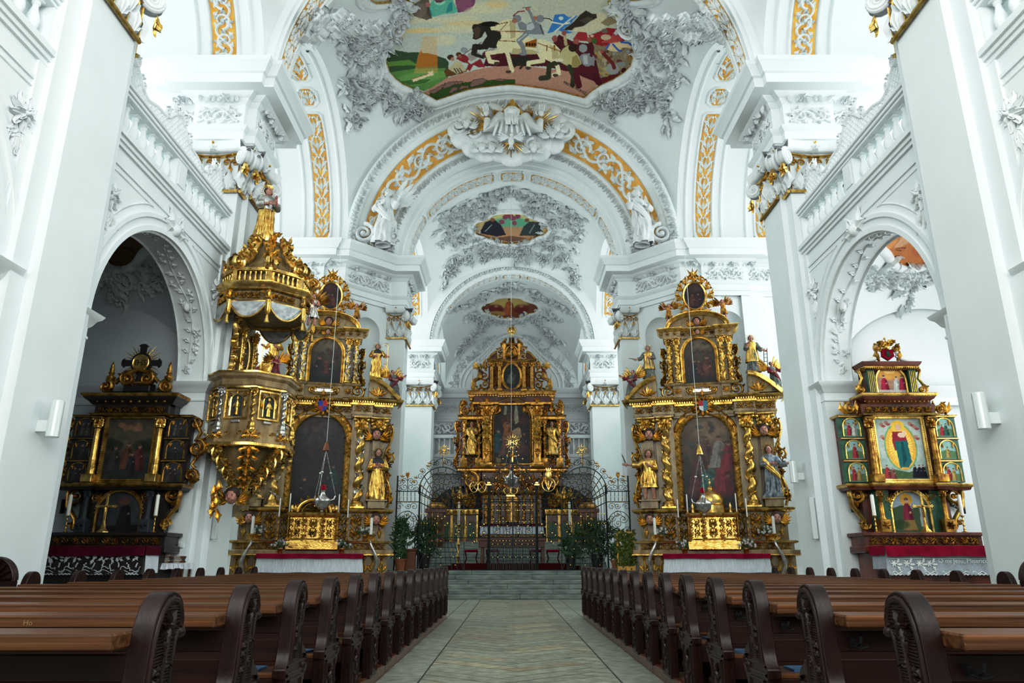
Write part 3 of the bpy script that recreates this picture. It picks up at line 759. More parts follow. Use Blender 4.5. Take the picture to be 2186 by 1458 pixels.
for i,(ya,yb)in enumerate(BAYS[:2]):
 for s in S2:
  T=side_T(s,7.0);c=AC[i];b=MB()
  arch_face(b,T,ya-.1,yb+.1,8.45,c,AR,AZ,0,0,.66)
  for(z0,z1,d)in((8.20,8.28,.05),(8.28,8.36,.09),(8.36,8.46,.14),(7.86,7.92,.03)):
   x0,x1=7.0-d,7.1;b.box(min(s*x0,s*x1),max(s*x0,s*x1),ya,yb,z0,z1)
  archivolt(b,T,c,AR,AZ,[(.0,.0),(.0,-.05),(.10,-.05),(.11,-.02),(.24,-.02),(.26,-.06),(.34,-.06),(.36,.0)],0.)
  for q_ in(-.9,.9):
   pass
  st(b,f'wall_{SIDE[s]}','plaster',25)
  b=MB();m2=lambda P,s=s:np.asarray(P)*np.array([s,1,1]);b.T=m2
  pr=[(.0,AZ-.42),(.03,AZ-.42),(.03,AZ-.38),(.008,AZ-.36),(.008,AZ-.24),(.05,AZ-.2),(.1,AZ-.1),(.15,AZ-.06),(.18,AZ),(0,AZ+.01)]
  for e in(-1,1):
   p=[(6.97,c+e*(AR+.42)),(6.97,c+e*AR),(7.66,c+e*AR),(7.66,c+e*(AR+.5))]
   b.molding(p,pr,side=1 if e>0 else-1)
  st(b,'impost_moulding','plaster',25)
  b=MB();q=Orn()
  for e in(-1,1):
   q.flower(c+e*2.35,7.25,.30,.07,9);q.flower(c+e*2.35,7.25,.17,.11,6)
   for j in range(9):q.leaf(c+e*2.35+random.uniform(-.15,.15),7.0,-PI/2+random.uniform(-.8,.8),.42,.08,.05,random.uniform(-.9,.9),3,10)
   q.rib([(c+e*2.3,6.6),(c+e*2.36,6.2),(c+e*2.33,5.9)],.015,.03)
  q.dome(c,AZ+AR+.26,.16,.16);[q.leaf(c,AZ+AR+.2,PI/2+g_*1.2,.55,.17,.1,g_*.6,4)for g_ in(-1,-.4,.4,1)]
  b.mapped(q,lambda s_,t_,h_,s=s:np.stack([s*(7.0-h_),s_,t_],1))
  pl=[(c-AR-.45,5.4),(c-AR-.45,7.75),(c-.9,7.75)]
  a=np.linspace(PI,PI*.62,14);arc=[(c+(AR+.5)*math.cos(k),AZ+(AR+.5)*math.sin(k))for k in a[::-1]]
  for e in(0,1):
   pts=np.array(pl+arc+[pl[0]]);pts[:,0]=pts[:,0]if e==0 else 2*c-pts[:,0]
   pt2=[pts[k]+(pts[k+1]-pts[k])*f/3 for k in range(len(pts)-1)for f in range(3)]
   q=Orn();q.rib(np.array(pt2),.02,.02);b.mapped(q,lambda s_,t_,h_,s=s:np.stack([s*(7.0-h_),s_,t_],1))
  q=Orn()
  fnI=lambda s_,t_,h_,s=s,c=c:np.stack([s*(7.33+s_*.68),c+(AR-h_)*np.cos(t_/AR),AZ+(AR-h_)*np.sin(t_/AR)],1)
  for half in(0,1):
   L=AR*PI/2
   tt=np.linspace(.2,L-.1,30);f_=(lambda t:t)if half==0 else(lambda t:AR*PI-t)
   q.rib(np.stack([.1*np.sin(tt*3),f_(tt)],1),.018,.03)
   for t in tt[::2]:
    sg=random.choice((-1,1));q.leaf(.1*math.sin(t*3),f_(t),PI/2+sg*1.0,.26,.07,.05,sg*.5,2,5)
    if random.random()<.4:q.flower(.1*math.sin(t*3)+sg*.2,f_(t),.12,.05,5)
   for t in(.35,.75,1.15):
    for k in range(9):q.dome(.12*(-1 if t>.5 else 1)+random.uniform(-.07,.07),f_(t)+random.uniform(-.09,.09),.05,.06)
   q.dome(0,f_(1.75),.13,.14);q.leaf(-.1,f_(1.9),-PI/2,.5,.1,.08,.3,1);q.leaf(.1,f_(1.9),-PI/2,.5,.1,.08,-.3,1)
  for e in(-.44,.44):q.rib(np.stack([np.full(40,e),np.linspace(0,AR*PI,40)],1),.03,.04)
  b.mapped(q,fnI)
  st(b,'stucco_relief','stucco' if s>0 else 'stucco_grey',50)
  b=MB(m2);b.box(7.3,12.2,ya-.02,yb+.02,8.15,8.40);st(b,'gallery_floor','plaster')
  b=MB(m2);P=sail_mesh(2.18,(yb-ya)/2,(ya+yb)/2,5.15,.85,36,xc=9.78);b.grid(P);st(b,'ceiling_chapel_vault','vault' if s>0 else 'plaster_shaded',60)
  b=MB(m2);b.box(11.9,12.2,ya,yb,8,9.6)
  if s<0:b.box(11.9,12.2,ya,yb,0,8.3);b.box(7.3,11.9,yb-.04,yb+.12,0,8.3)
  else:b.box(11.9,12.2,ya,ya+1.2,0,8.3);b.box(11.9,12.2,yb-.9,yb,0,8.3);b.box(11.9,12.2,ya,yb,0,1.6)
  st(b,f'wall_chapel_{SIDE[s]}','plaster' if s>0 else 'plaster_shaded')
  b=MB(m2)
  b.molding([(7.9,yb-.05),(11.9,yb-.05)],pr,side=1);st(b,'impost_moulding','plaster_shaded' if s<0 else 'plaster',25)
  if i==1:
   b=MB(m2);q=Orn();fv=sail(2.18,(yb-ya)/2,(ya+yb)/2,5.15,.85)
   for sg in(-1,1):
    q.spray([(-.4,c+2.2),(-.4+sg*.8,c+2.2),(-.4+sg*1.4,c+1.7)],.6,18,.12,random,.28);q.spiral(-.4+sg*.28,c+2.15,.28,PI/2,1.5,-sg,.05,.14,2)
    q.spray([(0,c-1.7),(sg*1.4,c-1.2)],.6,10,.08,random,.3)
   q.spray([(-.4,c+2.1),(-.4,c+2.75)],.4,26,.12,random,.26)
   fc=np.array([-.55,c+.35]);oo=np.array(ellipse_poly(*fc,1.4,1.55,48));th=np.arctan2(oo[:,1]-fc[1],oo[:,0]-fc[0]);oo=fc+(oo-fc)*(1+.08*np.cos(4*th))[:,None]
   q.strip_frame(oo[:,0],oo[:,1],.1,.1)
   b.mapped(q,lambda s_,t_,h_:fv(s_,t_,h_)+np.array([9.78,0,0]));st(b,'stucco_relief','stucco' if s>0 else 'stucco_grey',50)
   xx,yy=np.meshgrid(np.linspace(-2.1,1.0,100),np.linspace(c-1.4,c+2.1,110),indexing='ij')
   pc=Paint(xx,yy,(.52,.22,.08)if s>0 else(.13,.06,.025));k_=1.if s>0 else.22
   rr_=random.Random(3)
   for _ in range(30):
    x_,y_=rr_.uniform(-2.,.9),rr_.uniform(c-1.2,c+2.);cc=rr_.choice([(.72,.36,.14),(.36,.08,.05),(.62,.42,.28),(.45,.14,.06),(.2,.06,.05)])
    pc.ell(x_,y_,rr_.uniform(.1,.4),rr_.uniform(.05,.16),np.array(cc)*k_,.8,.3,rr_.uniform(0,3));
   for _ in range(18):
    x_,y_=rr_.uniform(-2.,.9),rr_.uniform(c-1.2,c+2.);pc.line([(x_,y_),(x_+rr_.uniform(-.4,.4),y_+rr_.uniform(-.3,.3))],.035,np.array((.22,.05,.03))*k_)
   ins=Paint(xx,yy,(0,0,0)).poly(oo,(1,1,1)).C[:,0].reshape(100,110)>.5
   I,J=np.nonzero(ins[:-1,:-1]&ins[1:,1:]);f=np.stack([I*110+J,(I+1)*110+J,(I+1)*110+J+1,I*110+J+1],1)
   b=MB(m2);b.add(fv(xx.ravel(),yy.ravel(),np.full(xx.size,.02))+np.array([9.78,0,0]),f,pc.C)
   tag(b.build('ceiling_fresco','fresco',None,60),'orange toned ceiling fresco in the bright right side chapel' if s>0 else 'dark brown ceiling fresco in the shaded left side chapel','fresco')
for s in S2:
 m2=lambda P,s=s:np.asarray(P)*np.array([s,1,1])
 b=MB(m2);b.box(11.9,12.3,17.7,27,0,4.5);b.box(11.9,12.3,17.7,19,4,14);b.box(11.9,12.3,26.2,27,4,14);st(b,f'wall_transept_{SIDE[s]}','plaster')
ORD=['first','second','third','fourth','fifth','sixth','seventh','eighth','ninth','tenth','eleventh','twelfth','thirteenth','fourteenth','fifteenth']
PZ=.10
ENDP=[(-.03,.10),(-.03,.50),(-.045,.515),(-.045,.565),(-.005,.60),(.015,.66),(.03,.78),(.042,.90),(.06,.97),(.09,1.03),(.135,1.07),(.19,1.083),(.245,1.072),(.29,1.04),(.315,.99),(.32,.94),(.31,.905),(.285,.895),(.262,.91),(.258,.86),(.25,.78),(.252,.71),(.27,.685),(.30,.70),(.318,.675),(.345,.665),(.385,.63),(.405,.57),(.40,.50),(.37,.44),(.345,.41),(.345,.10)]
def catmull(P,n=4):
 P=[np.array(p)for p in P];Q=[2*P[0]-P[1]]+P+[2*P[-1]-P[-2]];out=[]
 for i in range(1,len(Q)-2):
  for k in range(n):
   t=k/n;a,b,c,d=Q[i-1:i+3];out.append(tuple(.5*(2*b+(c-a)*t+(2*a-5*b+4*c-d)*t*t+(3*b-a-3*c+d)*t**3)))
 return out+[tuple(P[-1])]
ENDP=ENDP[:5]+catmull(ENDP[5:18])+catmull(ENDP[18:22],3)+catmull(ENDP[22:31])+ENDP[31:]
def add_bevel(o,w=.008,seg=2):
 m=o.modifiers.new('edge','BEVEL');m.width=w;m.segments=seg;m.limit_method='ANGLE';m.angle_limit=math.radians(40);return o
def pew_end_mesh(x0,x1):
 b=MB();b.prism(ENDP,x0,x1,'x');return b
def carving(xf,dx):
 0
 b=MB();q=Orn();rnd=random.Random(4)
 inner=[(.035,.60),(.045,.66),(.055,.78),(.067,.90),(.085,.96),(.11,1.01),(.15,1.045),(.19,1.055),(.235,1.045),(.27,1.015),(.29,.97),(.288,.945)]
 q.rib(inner,.012,.012);q.rib([(.235,.60),(.24,.70),(.238,.80),(.247,.89),(.262,.93)],.010,.012);q.rib([(-.03,.58),(.15,.585),(.34,.58)],.010,.010);q.rib([(-.03,.53),(.15,.53),(.34,.53)],.012,.012)
 z=.615
 while z<1.04:
  y0=np.interp(z,[.60,.78,.90,.96,1.01,1.045],[.05,.07,.08,.10,.125,.165]);y1=np.interp(z,[.6,.9,.95,1.01,1.045],[.225,.235,.275,.26,.22])
  q.rib([(y0,z),((y0+y1)/2,z+rnd.uniform(-.004,.004)),(y1,z+rnd.uniform(-.003,.003))],.0045,.006);z+=.0125
 st_=np.array([(.13,.61),(.14,.70),(.15,.78),(.165,.86),(.175,.93)]);q.rib(st_,.006,.016)
 q.flower(.175,.955,.062,.022,6);q.leaf(.165,.90,PI/2+.9,.08,.022,.018,.3,3);q.leaf(.165,.90,PI/2-.9,.08,.022,.018,-.3,3);q.leaf(.17,.93,-PI/2-.2,.09,.02,.018,0,2)
 for(t,sg)in((.80,1),(.78,-1),(.70,1),(.665,-1),(.74,-1)):q.leaf(.148,t,PI/2-sg*1.1,.085,.024,.018,-sg*1.2,3)
 q.spiral(.19,.70,.035,0,1.2,1,.007,.016,0);q.spiral(.335,.555,.055,PI/2,1.8,-1,.011,.018,1,26);q.dome(.29,.92,.024,.022,10)
 for(a0,a1)in(((.02,.14),(.02,.49)),((.02,.49),(.29,.49)),((.29,.49),(.29,.14)),((.29,.14),(.02,.14))):q.rib([a0,((a0[0]+a1[0])/2,(a0[1]+a1[1])/2),a1],.010,.012)
 q.rib([(.155,.17),(.16,.3),(.155,.45)],.006,.014);q.flower(.155,.42,.05,.02,6)
 for(t,sg)in((.2,1),(.25,-1),(.3,1),(.35,-1)):q.leaf(.155,t,PI/2-sg*.9,.09,.024,.018,-sg,3)
 b.mapped(q,lambda s_,t_,h_:np.stack([xf+dx*h_,s_,t_],1));return b
ROWY=[2.92+.96*i for i in range(15)]
def make_pew(s,y,label):
 t=thing('pew',label,'pew',(0,y,0),'pews left of the aisle' if s<0 else 'pews right of the aisle')
 ORG[t]=np.zeros(3)
 xi,xo=s*1.46,s*5.62
 e=add_bevel(pew_end_mesh(min(xi,xi+s*.085),max(xi,xi+s*.085)).build('pew_end','pew_end',t,35))
 ORG[e]=np.zeros(3);carving(xi,-s).build('carving','pew_end',e,50)
 e=add_bevel(pew_end_mesh(min(xo,xo+s*.07),max(xo,xo+s*.07)).build('pew_end','pew_end',t,35));ORG[e]=np.zeros(3)
 a,b_=sorted((xi+s*.08,xo+s*.005))
 def brd(nm,y0,y1,z0,z1,m,c=.004):
  b=MB();b.box(a,b_,y0,y1,z0,z1,c);return b.build(nm,m,t,30)
 brd('book_ledge',-.10,.17,.885,.945,'rail',.008);brd('back_board',.04,.07,.765,.862,'board');brd('back_board',.06,.09,.60,.725,'board')
 brd('lower_back_board',.06,.085,.36,.50,'board');brd('seat',.07,.42,.50,.53,'rail');brd('foot_board',.30,.33,.12,.42,'board')
 b=MB();b.box(a,b_,-.36,-.20,.245,.285,.01)
 for x in np.linspace(a+.06,b_-.06,4):b.box(x-.03,x+.03,-.33,-.22,PZ,.25)
 b.build('kneeler','board',t,30)
 if s>0:
  b=MB();x0=xi+.14;b.box(x0-.012,x0+.012,-.005,.03,.79,.83);b.tube([(x0,-.005,.81),(x0,-.05,.805),(x0+.005,-.075,.82),(x0+.008,-.08,.845)],.008,6);b.tube([(x0,-.005,.80),(x0+.03,-.04,.79),(x0+.05,-.05,.80)],.008,6)
  b.build('coat_hook','iron_black',t,40)['label']='black coat hook'
 return t
def pewlabel(s,i):
 return f"dark carved oak pew {'left' if s < 0 else 'right'} of the aisle, {ORD[14 - i]} row counted from the stone steps"
protos={}
for s in S2:
 for i,y in enumerate(ROWY):
  if i==0:protos[s]=make_pew(s,y,pewlabel(s,i))
  else:dup(protos[s],(0,y,0),pewlabel(s,i))
 b=MB();x0,x1=sorted((s*1.515,s*6.05));n=40
 for k in range(n):
  xa=x0+(x1-x0)*k/n;b.box(xa+.003,xa+(x1-x0)/n-.003,1.6,16.95,.02,.098,.003)
 b.box(x0,x1,1.6,16.95,-.01,.08);st(b,'floor_pew_platform','planks',30)
 b=MB();y=1.6
 while y<16.9:b.box(*sorted((s*1.49,s*1.56)),y+.003,min(16.95,y+2.4)-.003,-.01,.112,.01);y+=2.4
 st(b,'baseboard_pew_kerb','brown_wood',30)
def carved(s_,t_):return np.stack([np.array(s_)+at_y(62,1318,ROWY[1]-.10)[0],np.full(len(s_),ROWY[1]-.1015),np.array(t_)+.90],1)
rows=[o for o in COL.objects if o.name.startswith('pew')and o.type=='EMPTY' and 'left of' in o['label']]
second=[o for o in rows if abs(o.location.y-ROWY[1])<.01][0];ORG[second]=np.array([0,ROWY[1],0])
text_mesh('Ho',.036,carved).build('carved_letters','scratch',second,0)['label']='pale letters scratched into the ledge'
k=0
for s,rr in((-1,(2,3,4,5,6)),(1,(2,3,4,5))):
 for i in rr:
  y=ROWY[i];b=MB();x=s*(1.70+.03*((i*7)%3));a=.3*((i*5)%3-1)
  b.T=Tr((x,y+.24,.531),a);b.box(-.07,.07,-.10,.10,0,.008);b.box(-.068,.068,-.099,.098,.008,.012)
  tag(b.build('booklet','blue',None,0),f"blue booklet lying on the seat of the {ORD[14 - i]} pew {'left' if s < 0 else 'right'} of the aisle",'booklet','blue booklets on the pews')
for s in S2:
 x,y=s*6.25,9.1;b=MB();t=thing('stall_end',f"carved shell-topped wooden stall end beside the {'left' if s < 0 else 'right'} foreground pillar",'stall',(x,y,.1))
 b.box(x-.27,x+.27,y-.04,y+.04,.1,.98,.01);a=np.linspace(0,PI,25);b.prism([(x+.27*math.cos(q),.98+.27*math.sin(q))for q in a],y-.04,y+.04);b.build('panel','pew_end',t,35)
 b=MB();q=Orn()
 for g_ in np.linspace(.12,PI-.12,9):q.leaf(.0,.0,g_,.25,.034,.03,0,1,6)
 q.rib(np.stack([.265*np.cos(a),.265*np.sin(a)],1),.018,.03);q.dome(0,.02,.05,.04)
 b.mapped(q,flatmap((x,y-.04,.97),(1,0,0),(0,-1,0)));b.build('shell_carving','pew_end',t,50)
BAL=[(.085,0),(.085,.05),(.06,.06),(.065,.08),(.05,.1),(.085,.17),(.098,.24),(.09,.31),(.062,.40),(.045,.47),(.042,.52),(.062,.545),(.062,.57),(.05,.58),(.075,.60),(.075,.64)]
def crest(T,y0,y1):
 L=y1-y0;b=MB();q=Orn()
 y=np.linspace(0,L,121);top=.46+.46*np.exp(-((y-L*.5)/.55)**2)+.40*np.exp(-((y-L*.12)/.45)**2)+.40*np.exp(-((y-L*.88)/.45)**2)+.05*np.cos(2*PI*y/L*6)
 q.rib(np.stack([y,top],1),.045,.04);q.rib(np.stack([y,y*0+.03],1),.03,.04)
 for k in np.arange(.05,L,.125):
  for sg in(-1,1):
   tt=np.linspace(0,1.2,25);yy=k+sg*tt*.8;ok=(yy>0)&(yy<L)&(tt<np.interp(yy,y,top))
   j=int(np.argmin(ok))if not ok.all()else len(tt)
   if j>2:q.rib(np.stack([yy[:j],tt[:j]],1),.014,.025)
 for c in(L*.12,L*.5,L*.88):
  h=np.interp(c,y,top)
  for sg in(-1,1):q.spiral(c+sg*.2,h+.02,.13,PI/2,1.3,-sg,.03,.05,2);q.spiral(c+sg*.55,h*.7,.14,PI/2,1.3,sg,.03,.05,2)
  q.leaf(c,h-.05,PI/2,.3,.1,.06,0,3)
 for sg in(1,-1):b.mapped(q,lambda s_,t_,h_:T(np.stack([y0+s_,.2-sg*h_,9.42+t_],1)))
 return b
for i in(1,0):
 ya,yb=BAYS[i]
 for s in S2:
  T=side_T(s,7.0);g=thing('gallery_balustrade',f"white stucco gallery balustrade with lattice crest above the {'far' if i else 'near'} {SIDE[s]} chapel arch",'balustrade',(s*7.2,(ya+yb)/2,8.45),'gallery balustrades')
  def bar(nm,v0,v1,z0,z1):
   b=MB(T);b.box(ya,yb,v0,v1,z0,z1,.012);return b.build(nm,'plaster',g,25)
  b=MB(T);b.box(ya,yb,-.06,.36,8.45,8.52,.01);b.box(ya,yb,-.03,.33,8.52,8.60,.01);b.build('plinth_rail','plaster',g,25)
  b=MB(T);b.box(ya,yb,-.02,.34,9.23,9.29,.01);b.box(ya,yb,-.06,.38,9.29,9.36,.01);b.box(ya,yb,-.10,.42,9.36,9.42,.015);b.build('hand_rail','plaster',g,25)
  for c in(ya+.16,(ya+yb)/2,yb-.16):
   b=MB(T);b.box(c-.22,c+.22,.0,.32,8.60,9.23);b.box(c-.15,c+.15,-.02,.0,8.68,9.15,.008);b.build('pedestal','plaster',g,25)
  first=None
  for h0 in(ya+.38,(ya+yb)/2+.22):
   for k in range(7):
    y=h0+(k+.5)*((yb-ya)/2-.60)/7+.0
    if first is None:
     b=MB();b.lathe(BAL,0,0,0,14);b.box(-.09,.09,-.09,.09,0,.04);b.box(-.08,.08,-.08,.08,.60,.64)
     ORG_g=ORG[g];first=b.build('baluster','plaster',None,40);first.parent=g;o=first
    else:o=first.copy();COL.objects.link(o)
    o.location=(s*7.16-g.location.x,y-g.location.y,8.595-g.location.z)
  crest(T,ya+.1,yb-.1).build('lattice_crest','stucco',g,50)
def frame(mb,path,prof,y,closed=False,side=1):
 0
 t=MB();t.molding(path,prof,side,closed);V=np.concatenate(t.V)
 mb.add(np.stack([V[:,0],y-V[:,2],V[:,1]],1),[np.concatenate(f)for f in t.F.values()]);return mb
def orn(mb,q,x,y,z,u=(1,0),n=(0,-1)):
 return mb.mapped2(q,flatmap((x,y,z),(*u,0),(*n,0)))
def _m2(s,o,fn):
 if not o.V:return s
 V=np.concatenate(o.V);Q=fn(V[:,0],V[:,1],V[:,2]);n0=s.n
 s.add(Q,[])
 for k,fs in o.F.items():s.F.setdefault(k,[]).append(np.concatenate(fs)+n0)
 return s
MB.mapped2=_m2
def wing(mb,o,d,L,W,up=.6,y=.03):
 0
 q=Orn()
 for i in range(6):q.leaf(.02*i,.02*i,up+.55-.24*i,L*(1-.09*i),W*.26,.03,-.25,1,6,h0=.004*i)
 for i in range(5):q.leaf(.01+.03*i,.02,up+.4-.24*i,L*.5,W*.22,.045,-.2,1,5,h0=.015)
 mb.mapped2(q,lambda s,t,h:np.stack([o[0]+d*s,o[1]+y*1.+.25*s-h,o[2]+t],1))
def hand(mb,p,d,sc):
 p=np.array(p,float);d=np.array(d,float);d/=np.linalg.norm(d);e=np.cross(d,(0,1.,0));e/=np.linalg.norm(e)+1e-9
 mb.blob(p+d*.02*sc,np.array([.022,.018,.026])*sc,8,6)
 for i,L in enumerate((.040,.048,.046,.036)):
  o=p+d*.035*sc+e*(i-1.5)*.011*sc;mb.tube([o,o+d*L*.55*sc+np.array([0,-.004,0])*sc,o+d*L*sc+np.array([0,-.016,0])*sc],[.0062*sc,.0058*sc,.004*sc],5)
 o=p+e*.02*sc;mb.tube([o,o+e*.014*sc+d*.012*sc,o+e*.016*sc+d*.03*sc],[.007*sc,.0065*sc,.005*sc],5)
def statue(name,label,cat,T,H,robe='gold',arms=None,hair='hair',halo=True,mantle=None,collar=None,lean=0.,twist=0.,wings=None,legs=False,beard=False,seat=False,extra=None,group=None,turn=0.,flesh='flesh',child=False,sleeve=None,seed=1,crown=False):
 0
 sd=random.Random(seed);base=T(np.zeros(3));t=thing(name,label,cat,tuple(base),group)
 K=lambda P:np.asarray(P,float)*H
 arms=arms or[[(.17,-.05,.62),(.06,-.14,.63)],[(-.17,-.05,.62),(-.06,-.14,.66)]]
 def TT(P):
  P=np.asarray(P,float).reshape(-1,3).copy();P[:,0]+=lean*(P[:,2]/H)**1.5*H
  return T(P)
 hz=.905 if not child else.86;hr=.066 if not child else.092
 b=MB(TT)
 lev=[.0,.25,.42,.52,.62,.70,.765,.80,.825,hz-hr*.95]if not legs else[.40,.46,.52,.58,.64,.70,.765,.80,.825,hz-hr*.95]
 wx=np.interp(lev,[0,.3,.52,.64,.72,.78,.80,.82,.86],[.13,.12,.105,.085,.105,.12,.10,.04,.034]);wy=np.interp(lev,[0,.3,.52,.64,.74,.79,.82,.86],[.10,.09,.08,.065,.075,.06,.034,.032])
 a=np.linspace(0,2*PI,16,endpoint=False)
 b.grid(np.stack([np.stack([K(w_*np.cos(a)),K(d_*np.sin(a)),np.full(16,K(l))],1)for l,w_,d_ in zip(lev,wx,wy)],0),cv=True)
 hx,hy=turn*.01,-.012
 th=np.linspace(0,2*PI,16,endpoint=False)[:,None];ph=np.linspace(-PI/2,PI/2,11)[None]
 jaw=1-.30*np.clip(-np.sin(ph),0,1)**1.5
 X=hr*.80*np.cos(th)*np.cos(ph)*jaw;Y=hr*.95*np.sin(th)*np.cos(ph)*(jaw*.5+.5);Z=hr*1.18*np.sin(ph)+0*th
 c,s_=math.cos(turn),math.sin(turn)
 G=np.stack([X*c-Y*s_+hx,X*s_+Y*c+hy,Z+hz],-1);b.grid(K(G),cu=True)
 def face(x,y,z,r):b.blob(K((x*c-y*s_+hx,x*s_+y*c+hy,hz+z)),K(r),6,5)
 face(0,-hr*.97,-.08*hr,(hr*.13,hr*.20,hr*.24));face(0,-hr*.78,-.55*hr,(hr*.22,hr*.12,hr*.07));face(0,-hr*.70,-.85*hr,(hr*.2,hr*.16,hr*.16))
 for g in(-1,1):face(g*hr*.80,0,-.05*hr,(hr*.08,hr*.2,hr*.25));face(g*hr*.32,-hr*.80,.12*hr,(hr*.14,hr*.1,hr*.09));face(g*hr*.42,-hr*.66,-.3*hr,(hr*.2,hr*.2,hr*.2))
 for sg,(el,ha)in zip((1,-1),arms):
  sh=(sg*.105,.0,.765);P=K(np.array([sh,((sh[0]+el[0])/2+sg*.01,(sh[1]+el[1])/2,(sh[2]+el[2])/2),el,((el[0]+ha[0])/2,(el[1]+ha[1])/2,(el[2]+ha[2])/2),ha]))
  b.tube(P,K([.042,.040,.033,.028,.018]),8);hand(b,P[-1],P[-1]-P[-3],H*1.25)
 if legs:
  for sg in(-1,1):
   kn=(sg*.075,-.05 if sg>0 else-.01,.25);ft=(sg*.085,-.0,.03)
   b.tube(K([(sg*.055,0,.46),(sg*.068,-.03,.36),kn,(sg*.082,.005,.14),ft]),K([.065,.06,.042,.043,.026]),8);b.blob(K((sg*.087,-.045,.022)),K((.028,.065,.022)),8,5)
 b.build('body',flesh,t,60)
 r=MB(TT);n=44;a=np.linspace(0,2*PI,n,endpoint=False)
 if legs:zz=[.24,.30,.38,.46,.53,.56,.60,.66,.72,.77,.795];rx=[.17,.155,.14,.125,.108,.106,.10,.112,.128,.135,.10];ry=[.12,.115,.105,.10,.088,.085,.085,.09,.09,.078,.06]
 else:zz=[.0,.01,.12,.25,.36,.46,.55,.62,.68,.73,.77,.80,.82];rx=[.17,.175,.155,.14,.135,.132,.118,.115,.125,.138,.140,.10,.055];ry=[.13,.135,.12,.11,.105,.10,.092,.09,.095,.092,.08,.06,.05]
 if seat:ry=[q*(1.6 if z<.36 else(1.35 if z<.46 else 1.))for q,z in zip(ry,zz)]
 G=[]
 for z,x_,y_ in zip(zz,rx,ry):
  k=max(0.,1-z/.8);f=1+(.11*k+.015)*np.sin(7*a+3*z*4+seed)+(.07*k+.015)*np.sin(13*a-5*z+seed*2)+.02*np.sin(23*a+9*z)
  yo=-.05*math.sin(PI*min(1,z/.45))if seat and z<.45 else 0
  G.append(np.stack([K(x_*f*np.cos(a))+K(.012*math.sin(z*5)),K(y_*f*np.sin(a)+yo),np.full(n,K(z))],1))
 r.grid(np.stack(G),cv=True)
 sl=sleeve if sleeve is not None else robe
 rs=r if sl==robe else MB(TT)
 for sg,(el,ha)in zip((1,-1),arms):
  sh=(sg*.11,.0,.765);m=tuple((np.array(el)*.45+np.array(ha)*.55));m1=tuple((np.array(el)+np.array(sh))/2)
  if not(legs and child):rs.tube(K(np.array([sh,m1,el,m])),K([.056,.055,.058,.062]),10)
 for i in range(7):
  x0=sd.uniform(-.1,.1);zt=sd.uniform(.45,.62);zb=sd.uniform(.04,.25)if not legs else sd.uniform(.27,.36)
  p=np.linspace(0,1,7);y0=-np.interp(zt+(zb-zt)*p,zz,ry)*np.sqrt(np.clip(1-(x0/.17)**2,.1,1))
  r.tube(K(np.stack([x0*(1+.5*p)+.015*np.sin(4*p+i),y0-.004+(yo if seat else 0),zt+(zb-zt)*p],1)),K(.012+.008*np.sin(PI*p)),6)
 r.build('robe',robe,t,60)
 if rs is not r:rs.build('sleeves',sl,t,60)
 if mantle:
  m=MB(TT);p=np.linspace(0,1,15)
  for j in range(5):m.tube(K(np.stack([-.13+.27*p,-.095-.045*np.sin(PI*p)-.012*(j%2),.74-.035*j-(.34-.02*j)*p],1)),K(.022),7)
  for j in range(5):m.tube(K(np.stack([.10+.02*j+.02*np.sin(5*p+j),-.06+.03*j+0*p,.42-(.34+.01*j)*p],1)),K(.02+.006*np.sin(9*p)),7)
  m.build('mantle',mantle,t,60)
 if collar:
  m=MB(TT);m.lathe([(K(.145),K(.70)),(K(.15),K(.72)),(K(.13),K(.77)),(K(.10),K(.80)),(K(.06),K(.825)),(K(.045),K(.85))],n=20,sy=.72);m.build('cowl',collar,t,60)
 h=MB(TT);
 h.blob(K((hx,hy+hr*.22,hz+hr*.22)),K((hr*.92,hr*.95,hr*1.08)),14,9)
 for i in range(10):q=i/9*PI*1.3-.15*PI;h.blob(K((hx+hr*.78*math.cos(q),hy+hr*.35+.2*hr*math.sin(3*q),hz+hr*(.1+.85*math.sin(q)))),K(hr*.34),6,5)
 for g in(-1,1):
  for dz,w_,t_ in((.10,.13,.055),(.30,.20,.035)):X_,Y_=g*hr*.31,-hr*.90;h.blob(K((X_*c-Y_*s_+hx,X_*s_+Y_*c+hy,hz+hr*dz)),K((hr*w_,hr*.05,hr*t_)),6,4)
 if beard:h.blob(K((hx-math.sin(turn)*-hr*.0,hy-hr*.62,hz-hr*1.0)),K((hr*.5,hr*.42,hr*.55)),8,6)
 h.build('hair',hair,t,60)
 if halo:
  g=MB(TT);k=18
  for i in range(k):
   q=2*PI*i/k;r0,r1=hr*1.25,hr*(2.3 if i%2 else 1.9);o=np.array((hx,.03,hz+hr*.25));d=np.array([math.cos(q),0,math.sin(q)])
   g.tube(K([o+d*r0,o+d*r1]),K([.006,.002]),4)
  P=np.stack([K(hx+hr*1.25*np.cos(a)),np.full(n,K(.03)),K(hz+hr*.25+hr*1.25*np.sin(a))],1);g.tube(P,K(.004),4,closed=True);g.build('halo','gold_bright',t,40)
 if crown:
  g=MB(TT);g.lathe([(K(hr*.8),K(hz+hr*.85)),(K(hr*.95),K(hz+hr*1.1)),(K(hr*1.15),K(hz+hr*1.5))],n=16,ribs=8,rib=.08);g.build('crown','gold_bright',t,40)
 if wings:
  for d in(-1,1):
   g=MB(TT);wing(g,K((d*.05,.06,.70)),d,H*.55,H*.34,.75 if d>0 else.55,K(.02));g.build('wing',wings,t,60)
 if extra:extra(t,TT,K)
 return t
